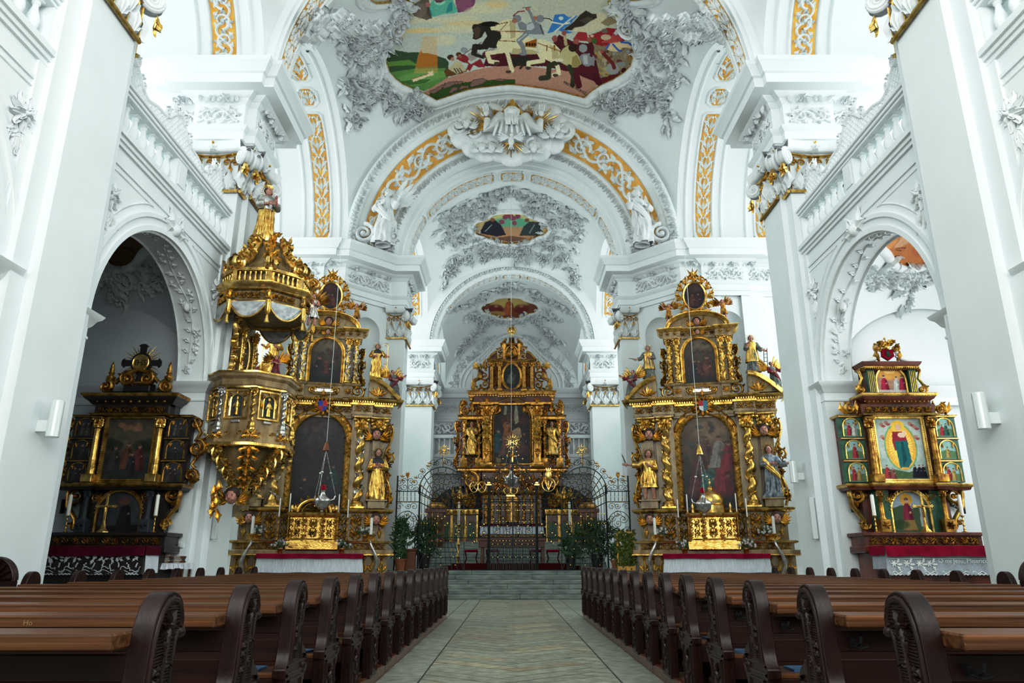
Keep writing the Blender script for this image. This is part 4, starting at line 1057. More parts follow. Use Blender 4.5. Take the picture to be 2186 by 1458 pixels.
def winged_head(mbg,mbf,mbh,x,y,z,sc,red=None):
 0
 mbf.blob((x,y-.05*sc,z),(.10*sc,.11*sc,.13*sc),12,8);mbf.blob((x,y-.16*sc,z-.02*sc),(.02*sc,.03*sc,.03*sc),6,5);mbf.blob((x,y-.13*sc,z-.075*sc),(.035*sc,.02*sc,.01*sc),6,4)
 for g in(-1,1):mbf.blob((x+g*.045*sc,y-.12*sc,z-.045*sc),.035*sc,6,5)
 mbh.blob((x,y-.015*sc,z+.065*sc),(.128*sc,.118*sc,.11*sc),12,7)
 for g in(-1,1):mbh.blob((x+g*.038*sc,y-.145*sc,z+.012*sc),(.017*sc,.012*sc,.010*sc),6,4);mbh.blob((x+g*.04*sc,y-.142*sc,z+.036*sc),(.026*sc,.01*sc,.006*sc),6,4)
 for i in range(8):q=i/7*PI;mbh.blob((x+.11*sc*math.cos(q),y-.06*sc,z+.03*sc+.09*sc*math.sin(q)),.035*sc,6,5)
 q=Orn()
 for g in(-1,1):
  for i in range(5):q.leaf(g*.08*sc,-.08*sc,PI/2-g*(.75+.32*i),(.34-.03*i)*sc,.06*sc,.04*sc,-g*.5 if False else g*.5,1,6,h0=.012*i*sc)
 orn(mbg,q,x,y,z)
def twisted(mbg,mbv,x,y,z0,z1,r,turns=4.,hand_=1,vine=True):
 n=60;zz=np.linspace(z0,z1,n);a=np.linspace(0,2*PI,14,endpoint=False);ph=hand_*2*PI*turns*(zz-z0)/(z1-z0);tap=1-.12*(zz-z0)/(z1-z0)
 P=np.stack([x+(.34*r*np.cos(ph)[:,None]+.86*r*np.cos(a)[None])*tap[:,None],y+(.34*r*np.sin(ph)[:,None]+.86*r*np.sin(a)[None])*tap[:,None],np.broadcast_to(zz[:,None],(n,14))],-1);mbg.grid(P,cv=True)
 if vine:
  rd=random.Random(int(x*100));
  for i in range(int(turns*11)):
   t=(i+.5)/(turns*11);z=z0+(z1-z0)*t;p=hand_*2*PI*turns*t+PI*.8;nx,ny=math.cos(p),math.sin(p)
   if ny>.55:continue
   q=Orn();q.leaf(-.3*r,-.2*r,rd.uniform(0,3.1),r*1.1,r*.4,r*.22,rd.uniform(-1,1),3,5)
   mbv.mapped2(q,flatmap((x+nx*r*.62,y+ny*r*.62,z),(-ny,nx,0),(nx,ny,0)))
 mbg.lathe([(r*1.5,z0-.18),(r*1.5,z0-.12),(r*1.3,z0-.10),(r*1.35,z0-.04),(r*1.05,z0)],x,y,0,16);mbg.box(x-r*1.5,x+r*1.5,y-r*1.5,y+r*1.5,z0-.24,z0-.18)
def corinth(mbg,x,y,z0,z1,r):
 h=z1-z0;mbg.lathe([(r*.95,0),(r*1.1,.02*h),(r*.95,.06*h),(r*.9,.3*h),(r*1.15,.8*h),(r*1.5,.86*h)],x,y,z0,14);mbg.box(x-r*1.6,x+r*1.6,y-r*1.6,y+r*1.6,z0+.87*h,z1,.01)
 for row,(zz,k,L,off)in enumerate(((.05,8,.5,0),(.32,8,.5,.39))):
  for i in range(k):
   p=2*PI*i/k+off;nx,ny=math.cos(p),math.sin(p)
   if ny>.6:continue
   q=Orn();q.leaf(0,0,PI/2,h*L,r*.40,r*.55,0,3,6);mbg.mapped2(q,flatmap((x+nx*r*.92,y+ny*r*.92,z0+zz*h),(-ny,nx,0),(nx,ny,0)))
 for g in(-1,1):mbg.blob((x+g*r*1.35,y-r*1.2,z0+h*.76),(r*.35,r*.25,r*.35),8,6)
def straight_col(mbg,mbv,x,y,z0,z1,r,vine=True):
 mbg.lathe([(r*1.4,z0),(r*1.4,z0+.04),(r*1.1,z0+.07),(r,z0+.1),(r*.9,z1-.25)],x,y,0,14);corinth(mbg,x,y,z1-.26,z1,r*.95)
 if vine:
  m=int((z1-z0-.4)/(r*.8));rd=random.Random(int(x*77))
  for i in range(m):
   for p in(-PI/2+.9*math.sin(i*1.1),-PI/2-.9*math.sin(i*1.1+.7)):
    nx,ny=math.cos(p),math.sin(p);q=Orn();q.leaf(0,0,rd.uniform(.2,2.9),r*1.3,r*.45,r*.35,rd.uniform(-1,1),3,5)
    mbv.mapped2(q,flatmap((x+nx*r*.95,y+ny*r*.95,z0+.12+i*r*.8),(-ny,nx,0),(nx,ny,0)))
def acanthus_wing(mb,x,y,z0,z1,w,g):
 0
 q=Orn();L=z1-z0;p=np.linspace(0,1,40)
 q.rib(np.stack([g*w*(.35+.30*np.sin(2*PI*p*1.25+.4)),p*L],1),w*.10,.10)
 for i in range(4):
  c=(i+.5)/4;sg=g if i%2==0 else-g;q.spiral(g*w*(.5 if i%2==0 else.3),c*L,w*.36,-PI/2,1.3,sg,w*.09,.12,3)
  for k in range(3):q.leaf(g*w*(.25+.25*(k%2)),(c-.08+k*.07)*L,PI/2-g*(.5-.6*(k%2)),L*.15,w*.17,.12,g*.8,3)
 q.spiral(g*w*.4,L*1.0,w*.30,-PI/2,1.4,-g,w*.10,.14,2);q.flower(g*w*.45,L*.52,w*.28,.16,7)
 orn(mb,q,x,y,z0)
def dark_scene(seed,pal,figs,sky=(.05,.035,.03)):
 def fn(P):
  rd=random.Random(seed);H=P.H
  P.ell(.5,H*.2,.6,H*.3,sky,.9,1.);P.ell(.62,H*.12,.25,H*.12,np.array(sky)*2.6,.8,1.2)
  for _ in range(8):
   x,y=rd.uniform(.15,.85),rd.uniform(.08,.36)*H;c=np.array(rd.choice(pal));P.ell(x,y,.07,.035,c*.6,.8,.5,rd.uniform(0,3));P.ell(x+.03,y-.035,.018,.022,c*.8+.03,.7,.6)
  for(x,y,h,c)in figs:P.person(x,y*H,h*H,c,(.26,.14,.09),rd.uniform(-.05,.05),.36)
  for _ in range(30):P.ell(rd.uniform(0,1),rd.uniform(.3,1)*H,rd.uniform(.03,.1),rd.uniform(.01,.05),np.array(rd.choice(pal))*rd.uniform(.2,.7),.45,.6,rd.uniform(0,3))
  P.ell(.5,H,.8,H*.10,(.006,.008,.012),.9,.8)
 return fn
def draped_cloth(T,hw,y0,y1,ztop,drop,name,m,label,cat,seed=1,side=.25,group=None,fold=.012,flare=.06):
 b=MB(T);rd=random.Random(seed);u=np.linspace(-1,1,61);fo=fold*np.sin(u*23+seed)+fold*.6*np.sin(u*41+2*seed)
 rows=[(y1,ztop,0,1.),(y0+.02,ztop,0,1.),(y0-.004,ztop-.006,0,1.)]+[(y0-.008,ztop-drop*k,k,1+flare*k/max(hw,.3))for k in(.1,.3,.6,1.)]
 G=[np.stack([u*hw*f,y-.01+fo*k-.03*k*k,np.full(61,z)+(.008*np.sin(u*9)*k)],1)for y,z,k,f in rows]
 b.grid(np.stack(G))
 for g in(-1,1):
  v=np.linspace(y0-.006,y1,20);b.grid(np.stack([np.stack([np.full(20,g*(hw+.003+.02*k))+.01*k*np.sin(v*20),v,np.full(20,ztop-side*k)],1)for k in(0,.5,1)]))
 return tag(b.build(name,m,None,50),label,cat,group)
CSTICK=[(.085,0),(.09,.02),(.06,.04),(.03,.07),(.022,.10),(.04,.13),(.022,.16),(.018,.24),(.034,.28),(.018,.32),(.016,.44),(.03,.47),(.016,.50),(.016,.56),(.028,.59),(.06,.62),(.062,.64),(.02,.645)]
def candlestick(loc,h,hc,rc,label,group,m='gold_dark',name='altar_candlestick'):
 t=thing(name,label,'candlestick',loc,group);b=MB(Tr(loc));k=h/.645;b.lathe([(r*max(.7,k*.8),z*k)for r,z in CSTICK],n=14);b.build('stick',m,t,40)
 b=MB(Tr(loc));b.lathe([(.001,h),(rc,h),(rc*.97,h+hc-.01),(rc*.8,h+hc),(.003,h+hc+.005),(.003,h+hc+.03)],n=10);b.build('candle','wax',t,40);return t
def flower_pot(loc,label,group,seed,sc=1.):
 rd=random.Random(seed);t=thing('flower_pot',label,'flowers',loc,group);T=Tr(loc);b=MB(T)
 b.lathe([(.06*sc,0),(.085*sc,.13*sc),(.095*sc,.14*sc),(.09*sc,.17*sc),(.07*sc,.17*sc)],n=14);b.build('pot','gold_dark',t,40)
 b=MB(T);f=MB(T)
 for i in range(46):
  a,e=rd.uniform(0,2*PI),rd.uniform(.15,1.4);d=np.array([math.cos(a)*math.cos(e),math.sin(a)*math.cos(e)*.7,math.sin(e)]);r=rd.uniform(.12,.24)*sc;p=np.array([0,0,.18*sc])+d*r*np.array([1.25,1,.9])
  if i%3:q=Orn();q.leaf(0,0,rd.uniform(0,6),.12*sc,.03*sc,.01,.5,1,4);b.mapped2(q,flatmap(p,(1,0,0),(0,-1,0.2)))
  if i%2:q=Orn();q.flower(0,0,.045*sc,.02,6);f.mapped2(q,flatmap(p+d*.03*sc,(1,0,0),(d[0]*.5,-.8,.5)))
 b.build('leaves','green',t,50);f.build('blossoms','petal',t,50);return t
BR=[(0,.0),(.06,.0),(.06,.05),(.02,.08),(-.02,.08)]
def side_altar(s):
 o=(s*6.9,25.9,0.);T=Tr(o,-s*math.radians(14),s)
 sd=SIDE[s];who=f'{sd} gilt side altar'
 A=thing('side_altar',f"tall gilded baroque altar with twisted columns standing {sd} of the chancel grille",'altar',o,'gilt side altars')
 mb=MB(T);g=MB(T)
 def flush(nm,mt='gold'):
  nonlocal g
  if g.n:g.build(nm,mt,A,50)
  g=MB(T)
 for(hw,y0,z0,z1)in((3.1,-1.9,0,.22),(2.9,-1.7,.22,.42)):mb.box(-hw,hw,y0,1.0,z0,z1,.02)
 mb.box(-2.55,2.55,-.45,.75,.4,1.42,.01);mb.box(-2.72,2.72,-.60,.8,1.40,1.55,.02);mb.box(-2.62,2.62,-.52,.8,.42,.62,.02)
 mb.box(-2.55,2.55,-.42,.75,1.55,1.82)
 mb.build('base','marble',A,30)
 for x in(-2.35,-2.05,-1.75,1.75,2.05,2.35):
  q=Orn();q.leaf(0,0,PI/2,.5,.13,.06,0,4);q.leaf(0,.1,PI/2+.6,.3,.08,.05,.6,3);q.leaf(0,.1,PI/2-.6,.3,.08,.05,-.6,3);q.flower(0,.55,.1,.05,6);orn(g,q,x,-.455,.75)
 g.molding([(-2.7,.8),(-2.7,-.58),(2.7,-.58),(2.7,.8)],[(0,1.36),(.05,1.38),(.05,1.42),(.0,1.44)],1);g.molding([(-2.6,.8),(-2.6,-.44),(2.6,-.44),(2.6,.8)],[(0,1.76),(.07,1.78),(.09,1.83),(.0,1.86)],1)
 q=Orn();q.rinceau(4.9,.22,22,.04,rich=2);q.V=[np.stack([v[:,1]-2.45,v[:,0],v[:,2]],1)for v in q.V];orn(g,q,0,-.43,1.66)
 flush('predella_gilding')
 m2=MB(T);m2.box(-2.4,2.4,.15,.75,1.8,2.85)
 for x,w,y in((1.42,.30,-.25),(2.08,.36,-.15)):
  for e in(-1,1):m2.box(e*x-w,e*x+w,y,.3,1.84,2.82,.01)
 for e in(-1,1):
  q=Orn();q.candelabra(.85,.44,2,.07);orn(g,q,e*1.42,-.26,1.9);q=Orn();q.spiral(-.2,.5,.16,0,1.3,1,.035,.08,3);q.spiral(.2,.5,.16,PI,1.3,-1,.035,.08,3);q.leaf(-.18,0,PI/2,.4,.1,.07,-.3,4);q.leaf(.18,0,PI/2,.4,.1,.07,.3,4);orn(g,q,e*2.08,-.16,1.95)
  q=Orn();q.rinceau(.9,.34,2,.05);orn(g,q,e*.95,.14,1.9)
 LEDGE=[(-2.6,.7),(-2.6,-.2),(-1.75,-.2),(-1.75,-.32),(-1.08,-.32),(-1.08,.1),(1.08,.1),(1.08,-.32),(1.75,-.32),(1.75,-.2),(2.6,-.2),(2.6,.7)]
 m2.molding(LEDGE,[(-.3,2.80),(.0,2.80),(.03,2.84),(.07,2.88),(-.4,2.95)],1);g.molding(LEDGE,[(.02,2.80),(.06,2.82),(.11,2.87),(.12,2.92),(.0,2.955),(-.4,2.956)],1)
 flush('pedestal_carving')
 m2.box(-2.3,2.3,.2,.8,2.9,6.2);m2.box(-1.75,-1.1,.0,.3,2.95,6.2);m2.box(1.1,1.75,.0,.3,2.95,6.2)
 for e in(-1,1):m2.box(e*2.08-.22,e*2.08+.22,.05,.25,3.2,5.4)
 m2.build('marble_back','marble',A,30)
 pts=[(x,z)for x,z in arch_poly(-1.0,1.0,2.98,5.38,24)];pts=pts[1:]+pts[:1]
 frame(g,pts,[(-.12,.0),(-.12,.10),(-.09,.14),(-.06,.10),(.10,.06),(.14,.14),(.18,.10),(.18,0)],.15,side=1)
 q=Orn();P=np.array(pts);d=np.linalg.norm(np.diff(P,axis=0),axis=1);cum=np.concatenate([[0],np.cumsum(d)])
 for i,t in enumerate(np.arange(.08,cum[-1],.15)):
  k=min(len(d)-1,int(np.searchsorted(cum,t))-1);f=(t-cum[k])/d[k];p=P[k]+(P[k+1]-P[k])*f;an=math.atan2(*(P[k+1]-P[k])[::-1]);q.leaf(p[0],p[1],an+(.7 if i%2 else-.7),.2,.055,.07,.9 if i%2 else-.9,3,5);q.dome(p[0],p[1],.03,.06)
 orn(g,q,0,.09,0)
 flush('painting_frame')
 pan=arch_poly(-.90,.90,2.98,5.40,24);red,grn,blu=(.20,.02,.03),(.03,.12,.10),(.02,.03,.05)
 if s>0:figs=[(.25,.95,.42,(.10,.03,.03)),(.5,.92,.40,grn),(.75,.90,.42,red),(.35,.60,.3,(.08,.03,.025)),(.70,.58,.34,(.22,.2,.18)),(.88,.62,.32,red),(.5,.45,.2,(.12,.05,.04))]
 else:figs=[(.3,.96,.30,(.02,.025,.035)),(.7,.94,.26,(.02,.02,.03)),(.2,.75,.2,(.015,.05,.05))]
 paint_panel('altar_painting',dark_scene(11+s,[(.16,.03,.03),(.05,.10,.09),(.16,.09,.05),(.05,.04,.05)]if s>0 else[(.06,.035,.03),(.03,.04,.05),(.09,.06,.04)],figs,(.09,.06,.035)if s>0 else(.028,.022,.022)),pan,.018,'oil',A,T,.16)
 sv=MB(T)
 for e in(-1,1):
  c=MB(T);v=MB(T);twisted(c,v,e*1.42,-.12,3.2,5.72,.16,4.2,e);corinth(c,e*1.42,-.12,5.72,6.2,.17);co_=c.build('twisted_column','gold',A,50);v.build('vine','gold_bright' if s>0 else 'silver',co_,50)
  c=MB(T);corinth(c,e*2.05,.02,5.74,6.2,.2);c.build('pilaster_capital','gold',A,50)
  c=MB(T);acanthus_wing(c,e*2.25,.1,3.0,5.9,.5,e);c.build('acanthus_wing','gold',A,50)
  c=MB(T);c.box(e*2.08-.3,e*2.08+.3,-.32,.2,2.95,3.22,.02);c.molding([(e*2.08-.32,.2),(e*2.08-.32,-.34),(e*2.08+.32,-.34),(e*2.08+.32,.2)],[(0,3.2),(.05,3.22),(.05,3.26),(-.3,3.27)],1);c.build('console','marble',A,30)
 for(hx_,hy_,hz_,hs_)in((-1.98,-.1,5.58,1.45),(1.98,-.1,5.58,1.45),(-2.1,-.30,2.58,1.35),(2.1,-.30,2.58,1.35),(0,.25,9.86,1.2),(0,.1,9.42,.8)):
  gw,fl,hr=MB(T),MB(T),MB(T);winged_head(gw,fl,hr,hx_,hy_,hz_,hs_);w_=gw.build('cherub','gold',A,50);fl.build('face','flesh',w_,60);hr.build('hair','hair',w_,60)
 EP=[(-2.75,.8),(-2.75,-.10),(-1.78,-.10),(-1.78,-.32),(-1.06,-.32),(-1.06,.08),(1.06,.08),(1.06,-.32),(1.78,-.32),(1.78,-.10),(2.75,-.10),(2.75,.8)]
 EP2=[(x*.9 if abs(x)>2 else x,y)for x,y in EP]
 mm=MB(T);mm.molding(EP2,[(-.3,6.18),(0,6.18),(.0,6.26),(.03,6.27),(.03,6.34),(-.3,6.35)],1);mm.molding(EP2,[(-.2,6.34),(0,6.34),(0,6.62),(-.2,6.63)],1);mm.molding(EP,[(-.3,6.84),(.12,6.86),(.14,6.90),(-.5,6.96)],1);mm.box(-2.4,2.4,.1,.8,6.18,6.95)
 g.molding(EP2,[(.0,6.60),(.05,6.62),(.05,6.70),(.0,6.70)],1);g.molding(EP,[(.0,6.74),(.08,6.77),(.15,6.84),(.16,6.88),(.0,6.89)],1)
 for k,x in enumerate(np.arange(-2.6,2.61,.085)):
  y=-.12 if abs(x)>1.78 else(-.34 if abs(x)>1.06 else.06);g.box(x-.024,x+.024,y-.09,y+.05,6.69,6.76)
 for e in(-1,1):
  for(x,w,y)in((2.1,.7,-.10),(1.42,.6,-.32)):q=Orn();q.rinceau(w,.24,2,.05);q.V=[np.stack([v[:,1]-w/2,v[:,0],v[:,2]],1)for v in q.V];orn(g,q,e*x,y-.01,6.48)
  q=Orn();q.rinceau(.75,.24,3,.05);q.V=[np.stack([v[:,1]-.37,v[:,0],v[:,2]],1)for v in q.V];orn(g,q,e*.65,.07,6.5)
  flush('entablature_gilding');aa=np.linspace(0,1,14);px_=np.stack([e*(2.78-1.15*aa),6.95+.78*np.sin(aa*PI/2*.96)],1)
  for(y0,y1,m_)in((-.28,.5,g),):
   frame(m_,px_,[(-.02,-.5),(-.02,.28),(.03,.30),(.10,.36),(.14,.38),(.16,.32),(.17,-.5)],.0,side=1 if e<0 else-1)
  pp=[(x,z)for x,z in px_]+[(e*1.62,6.95)];mm.prism(pp,-.18,.6,'y')
  for k in range(1,13):x,z=px_[k];g.box(x-.03,x+.03,-.26,-.1,z-.10,z-.03)
  q=Orn();q.leaf(0,0,PI/2,.45,.1,.06,0,4);[q.leaf(0,0,PI/2+f,.38,.08,.06,f*.3,3)for f in(-.5,-1.,.5,1.)];orn(g,q,e*1.95,-.19,7.0)
  q=Orn();q.spiral(0,.2,.24,-PI/2,1.5,e,.05,.1,4);q.spiral(-e*.1,.5,.16,PI/2,1.3,-e,.04,.1,2);orn(g,q,e*1.22,.1,6.98);flush('half_pediment')
 mm.box(-1.05,1.05,.15,.8,6.92,7.46);mm.box(-1.02,-.7,.05,.3,6.95,7.42,.01);mm.box(.7,1.02,.05,.3,6.95,7.42,.01);mm.box(-1.12,1.12,.2,.8,7.4,9.3)
 mm.molding([(-1.28,.7),(-1.28,.0),(-.66,.0),(-.66,.14),(.66,.14),(.66,.0),(1.28,.0),(1.28,.7)],[(-.3,7.38),(0,7.38),(.04,7.42),(.06,7.47),(-.3,7.49)],1)
 EU=[(-1.38,.8),(-1.38,-.02),(-.68,-.02),(-.68,.14),(.68,.14),(.68,-.02),(1.38,-.02),(1.38,.8)];EU2=[(x*.92,y)for x,y in EU]
 mm.molding(EU2,[(-.3,9.2),(0,9.2),(.02,9.28),(.0,9.3),(0,9.46),(-.3,9.46)],1);g.molding(EU,[(-.3,9.45),(.0,9.46),(.05,9.5),(.11,9.56),(.12,9.60),(-.5,9.64)],1)
 flush('upper_cornice')
 for e in(-1,1):flush('cornice_carving');q=Orn();q.rinceau(.5,.15,2,.04);q.V=[np.stack([v[:,1]-.25,v[:,0],v[:,2]],1)for v in q.V];orn(g,q,e*.4,.13,9.38);flush('frieze_scroll');q=Orn();q.flower(0,0,.09,.05);orn(g,q,e*.82,-.03,9.38);orn(g,q,e*1.1,-.03,9.38);flush('rosettes');q=Orn();q.flower(0,0,.14,.05,8);orn(g,q,e*.86,.04,7.18)
 flush('cornice_carving');aa=np.linspace(PI,0,25);sp=np.stack([1.08*np.cos(aa),9.62+.52*np.sin(aa)],1);mm.prism([tuple(p)for p in sp],.25,.7);frame(g,sp,[(-.03,-.4),(-.03,.10),(.02,.14),(.07,.22),(.10,.22),(.11,-.4)],.2,side=-1)
 mm.build('entablature','marble',A,30)
 flush('segmental_pediment');pu=[(x,z)for x,z in arch_poly(-.60,.60,7.5,8.60,20)];pu=pu[1:]+pu[:1];frame(g,pu,[(-.06,0),(-.06,.06),(-.02,.1),(.02,.05),(.08,.08),(.10,0)],.16)
 flush('upper_painting_frame')
 figs=[(.3,.97,.5,(.02,.022,.03)),(.72,.95,.55,(.12,.045,.03)if s>0 else(.02,.02,.025)),(.52,.8,.3,(.09,.03,.025))]
 paint_panel('upper_painting',dark_scene(23+s,[(.14,.03,.04),(.12,.08,.04),(.04,.04,.05)],figs,(.06,.045,.03)),arch_poly(-.56,.56,7.5,8.62,20),.016,'oil',A,T,.15)
 for e in(-1,1):
  for x in(.80,1.08):
   c=MB(T);v=MB(T);straight_col(c,v,e*x,.05 if x<1 else.12,7.5,9.2,.095);co_=c.build('upper_column','gold',A,50);v.build('vine','gold_bright' if(s>0 or x<0)else 'silver',co_,50)
  c=MB(T);acanthus_wing(c,e*1.17,.3,7.42,8.8,.36,e);c.build('scroll_wing','gold',A,50)
 th=np.linspace(0,2*PI,73)[:-1];ov=np.stack([.40*np.cos(th),10.93+.54*np.sin(th)],1)
 c=MB(T);frame(c,ov,[(-.02,0),(-.02,.06),(.03,.10),(.07,.06),(.08,0)],.32,closed=True)
 q=Orn()
 for i in range(12):
  a_=2*PI*i/12;cx,cz=.60*math.cos(a_),.76*math.sin(a_);sg=1 if math.cos(a_)>=0 else-1
  q.spiral(cx,cz,.14,a_+PI,1.2,sg,.035,.09,3);q.leaf(cx*.82,cz*.82,a_+.5*sg,.36,.09,.08,sg*.9,4);q.leaf(cx*.8,cz*.8,a_-.4*sg,.28,.07,.08,-sg*.9,3)
 for e in(-.35,0,.35):q.leaf(0,.72,PI/2+e,.42,.09,.1,e,4)
 q.dome(0,.95,.09,.12);orn(c,q,0,.33,10.93);fr=c.build('oval_frame','gold_bright',A,50)
 paint_panel('oval_painting',dark_scene(31+s,[(.12,.02,.03),(.07,.04,.04)],[(.4,.9,.5,(.10,.03,.02)),(.65,.9,.5,(.05,.02,.03))],(.03,.015,.015)),ellipse_poly(0,10.93,.40,.54),.016,'oil',A,T,.31)
 c=MB(T);q=Orn();q.spiral(-.42,0,.14,0,1.3,1,.04,.07,3);q.spiral(.42,0,.14,PI,1.3,-1,.04,.07,3);q.rib([(-.4,.12),(0,.19),(.4,.12)],.03,.07);q.rib([(-.4,-.12),(0,-.16),(.4,-.12)],.03,.07);[q.leaf(x,.16,PI/2,.14,.05,.06,0,3)for x in(-.2,0,.2)];orn(c,q,0,.13,7.18);c.build('cartouche_frame','gold',A,50)
 c=MB(T);c.box(-.34,.34,.09,.14,7.11,7.26,.02);c.build('cartouche_plate','silver',A,30)
 q=Orn();[q.leaf(.0,.0,2*PI*i/10,.42,.10,.1,.7,3)for i in range(10)];q.spiral(-.25,.25,.13,0,1.2,1,.035,.09,2);q.spiral(.25,.25,.13,PI,1.2,-1,.035,.09,2);q.leaf(0,.3,PI/2,.35,.1,.1,0,3);orn(g,q,0,-.02,6.56)
 c=MB(T);cl=[(.5,.02,.03),(.02,.05,.35),(.02,.05,.35),(.4,.03,.03)]if s<0 else[(.45,.02,.03),(.05,.2,.3),(.6,.6,.6),(.05,.2,.3)]
 for i,(x,z)in enumerate(((-1,1),(1,1),(-1,-1),(1,-1))):
  P=[(0,0),(x*.15,0),(x*.15,z*.16 if z>0 else z*.1),(x*.06 if z<0 else x*.15,z*.18),(0,z*.2)]
  c.prism([(px__,6.56+pz)for px__,pz in P],-.12,-.10,'y',cl[i])
 c.build('coat_of_arms','col',A,0)
 flush('shield_surround')
 c=MB(T);c.box(-1.5,1.5,-1.55,-.4,.42,1.36,.02);c.box(-1.6,1.6,-1.62,-.4,1.30,1.38,.01);c.build('altar_table','marble',A,30)
 draped_cloth(T,1.62,-1.64,-.62,1.395,.55,'altar_cloth','linen',f'white linen cloth hanging from the table of the {who}','altar cloth',3+s,.4,'white altar cloths')
 draped_cloth(T,1.66,-1.68,-.60,1.42,.15,'cover_cloth','cloth_red',f'narrow crimson cover lying over the white cloth of the {who}','altar cover',5+s,.12,'crimson altar covers',.004,0.)
 t=thing('tabernacle',f"small gilt {'domed ' if s > 0 else 'crowned '}tabernacle on the table of the {who}",'tabernacle',tuple(T((0,-.5,1.55))));c=MB(T)
 hexa=[(-.82,-.45),(-.70,-.62),(-.34,-.62),(-.26,-.78),(.26,-.78),(.34,-.62),(.70,-.62),(.82,-.45)]
 c.prism([(x,y)for x,y in hexa],1.82,2.72,'z');c.molding(hexa,[(0,2.6),(.03,2.64),(.08,2.70),(.09,2.76),(-.2,2.78)],1);c.molding(hexa,[(.06,1.80),(.06,1.86),(.02,1.90),(0,1.92)],1)
 c.box(-.85,.85,-.8,-.42,1.555,1.83,.015)
 for x,y in hexa[1:-1]:v=MB(T);c.tube(np.stack([x+.03*np.cos(np.linspace(0,25,30)),y-.03+.03*np.sin(np.linspace(0,25,30)),np.linspace(1.92,2.58,30)],1),.035,6)
 q=Orn();q.candelabra(.6,.30,2,.06);orn(c,q,0,-.785,1.96);q=Orn();q.rinceau(.6,.22,2,.05);orn(c,q,-.52,-.625,1.96);orn(c,q,.52,-.625,1.96)
 c.build('shrine','gold_bright' if s>0 else 'gold',t,40)
 c=MB(T)
 if s>0:
  c.lathe([(.46,2.76),(.46,3.02),(.5,3.04),(.42,3.08),(.44,3.2),(.38,3.35),(.22,3.48),(.10,3.54),(.08,3.62),(.1,3.66),(.03,3.7)],0,-.35,0,24,ribs=12,rib=.02);c.blob((0,-.35,3.78),(.05,.05,.09));c.blob((0,-.35,3.90),.035)
  for x in(-.62,.62):c.lathe([(.06,2.78),(.03,2.9),(.06,2.98),(.0,3.12)],x,-.5,0,10)
 else:
  q=Orn();aa=np.linspace(0,PI,20);q.rib(np.stack([.55*np.cos(aa),.42*np.sin(aa)],1),.06,.1);q.rib(np.stack([.4*np.cos(aa),.30*np.sin(aa)],1),.03,.08);[q.leaf(.55*math.cos(k),.42*math.sin(k),k,.22,.07,.1,.5,3)for k in np.linspace(.1,3.0,9)];q.flower(0,.2,.2,.14,8);orn(c,q,0,-.6,2.78)
  for x in(-.72,-.6,.6,.72):c.blob((x,-.55,2.9),(.07,.06,.13));
 c.build('dome' if s>0 else 'crest','gold_bright',t,50)
 for i,x in enumerate((-1.12,-.80,.82,1.14)):
  candlestick(tuple(T((x,-.50,1.85))),.78 if abs(x)>1 else.95,.60,.022,f"thin candle on a gilt stick on the {who}, {('outer left', 'inner left', 'inner right', 'outer right')[i if s > 0 else 3 - i]} one",'thin candles on the side altars')
 for i,(x,y,z)in enumerate(((-1.75,-.45,1.86),(-.98,-.75,1.555),(1.0,-.75,1.555),(1.75,-.45,1.86))):
  flower_pot(tuple(T((x,y,z if abs(x)>1.5 else 1.42))),f"pot of small white flowers on the {who}, {('far left', 'left of the tabernacle', 'right of the tabernacle', 'far right')[i if s > 0 else 3 - i]}",'white flower pots',i+10*(s+2),1.1)
 for e in(-1,1):
  loc=T((e*2.12,-.75,1.0));t=thing('arm_sconce',f"carved silver arm holding a candle at the {'inner' if e * s * s < 0 else 'outer'} corner of the {who}",'sconce',tuple(loc),'arm shaped candle holders');c=MB(T);p=np.linspace(0,1,16)
  c.tube(np.stack([e*(2.02+.14*np.sin(p*4)),-.62-.25*np.sin(p*PI*.6),.72+1.05*p],1),.085-.045*p,9);c.tube([(e*2.02,-.45,.72),(e*2.0,-.6,.72),(e*2.03,-.66,.76)],.08,9);hand(c,(e*1.92,-.85,1.77),(0,-.1,1),.9*2.2);c.build('arm','silver',t,60)
  c=MB(T);c.lathe([(.03,1.84),(.03,1.95),(.17,2.02),(.18,2.05),(.05,2.06)],e*1.92,-.86,0,14);q=Orn();[q.leaf(0,0,k,.2,.06,.03,.4,3)for k in(.3,.9,1.57,2.2,2.8)];orn(c,q,e*1.92,-.9,1.86);c.build('drip_pan','gold',t,50)
  c=MB(T);c.lathe([(.001,2.05),(.05,2.05),(.048,2.6),(.01,2.61),(.003,2.65)],e*1.92,-.86,0,10);c.build('candle','wax',t,40)
 return A,T,who
def palm(t,TT,K):
 b=MB(TT);
 def at(x,y,z,ang,L=.22):
  q=Orn();q.leaf(0,0,ang,L,.022,.01,.2,7,9);b.mapped2(q,lambda s,tt,h:np.stack([K(x+s),K(y-h),K(z+tt)],1))
 return b,at
ST={}
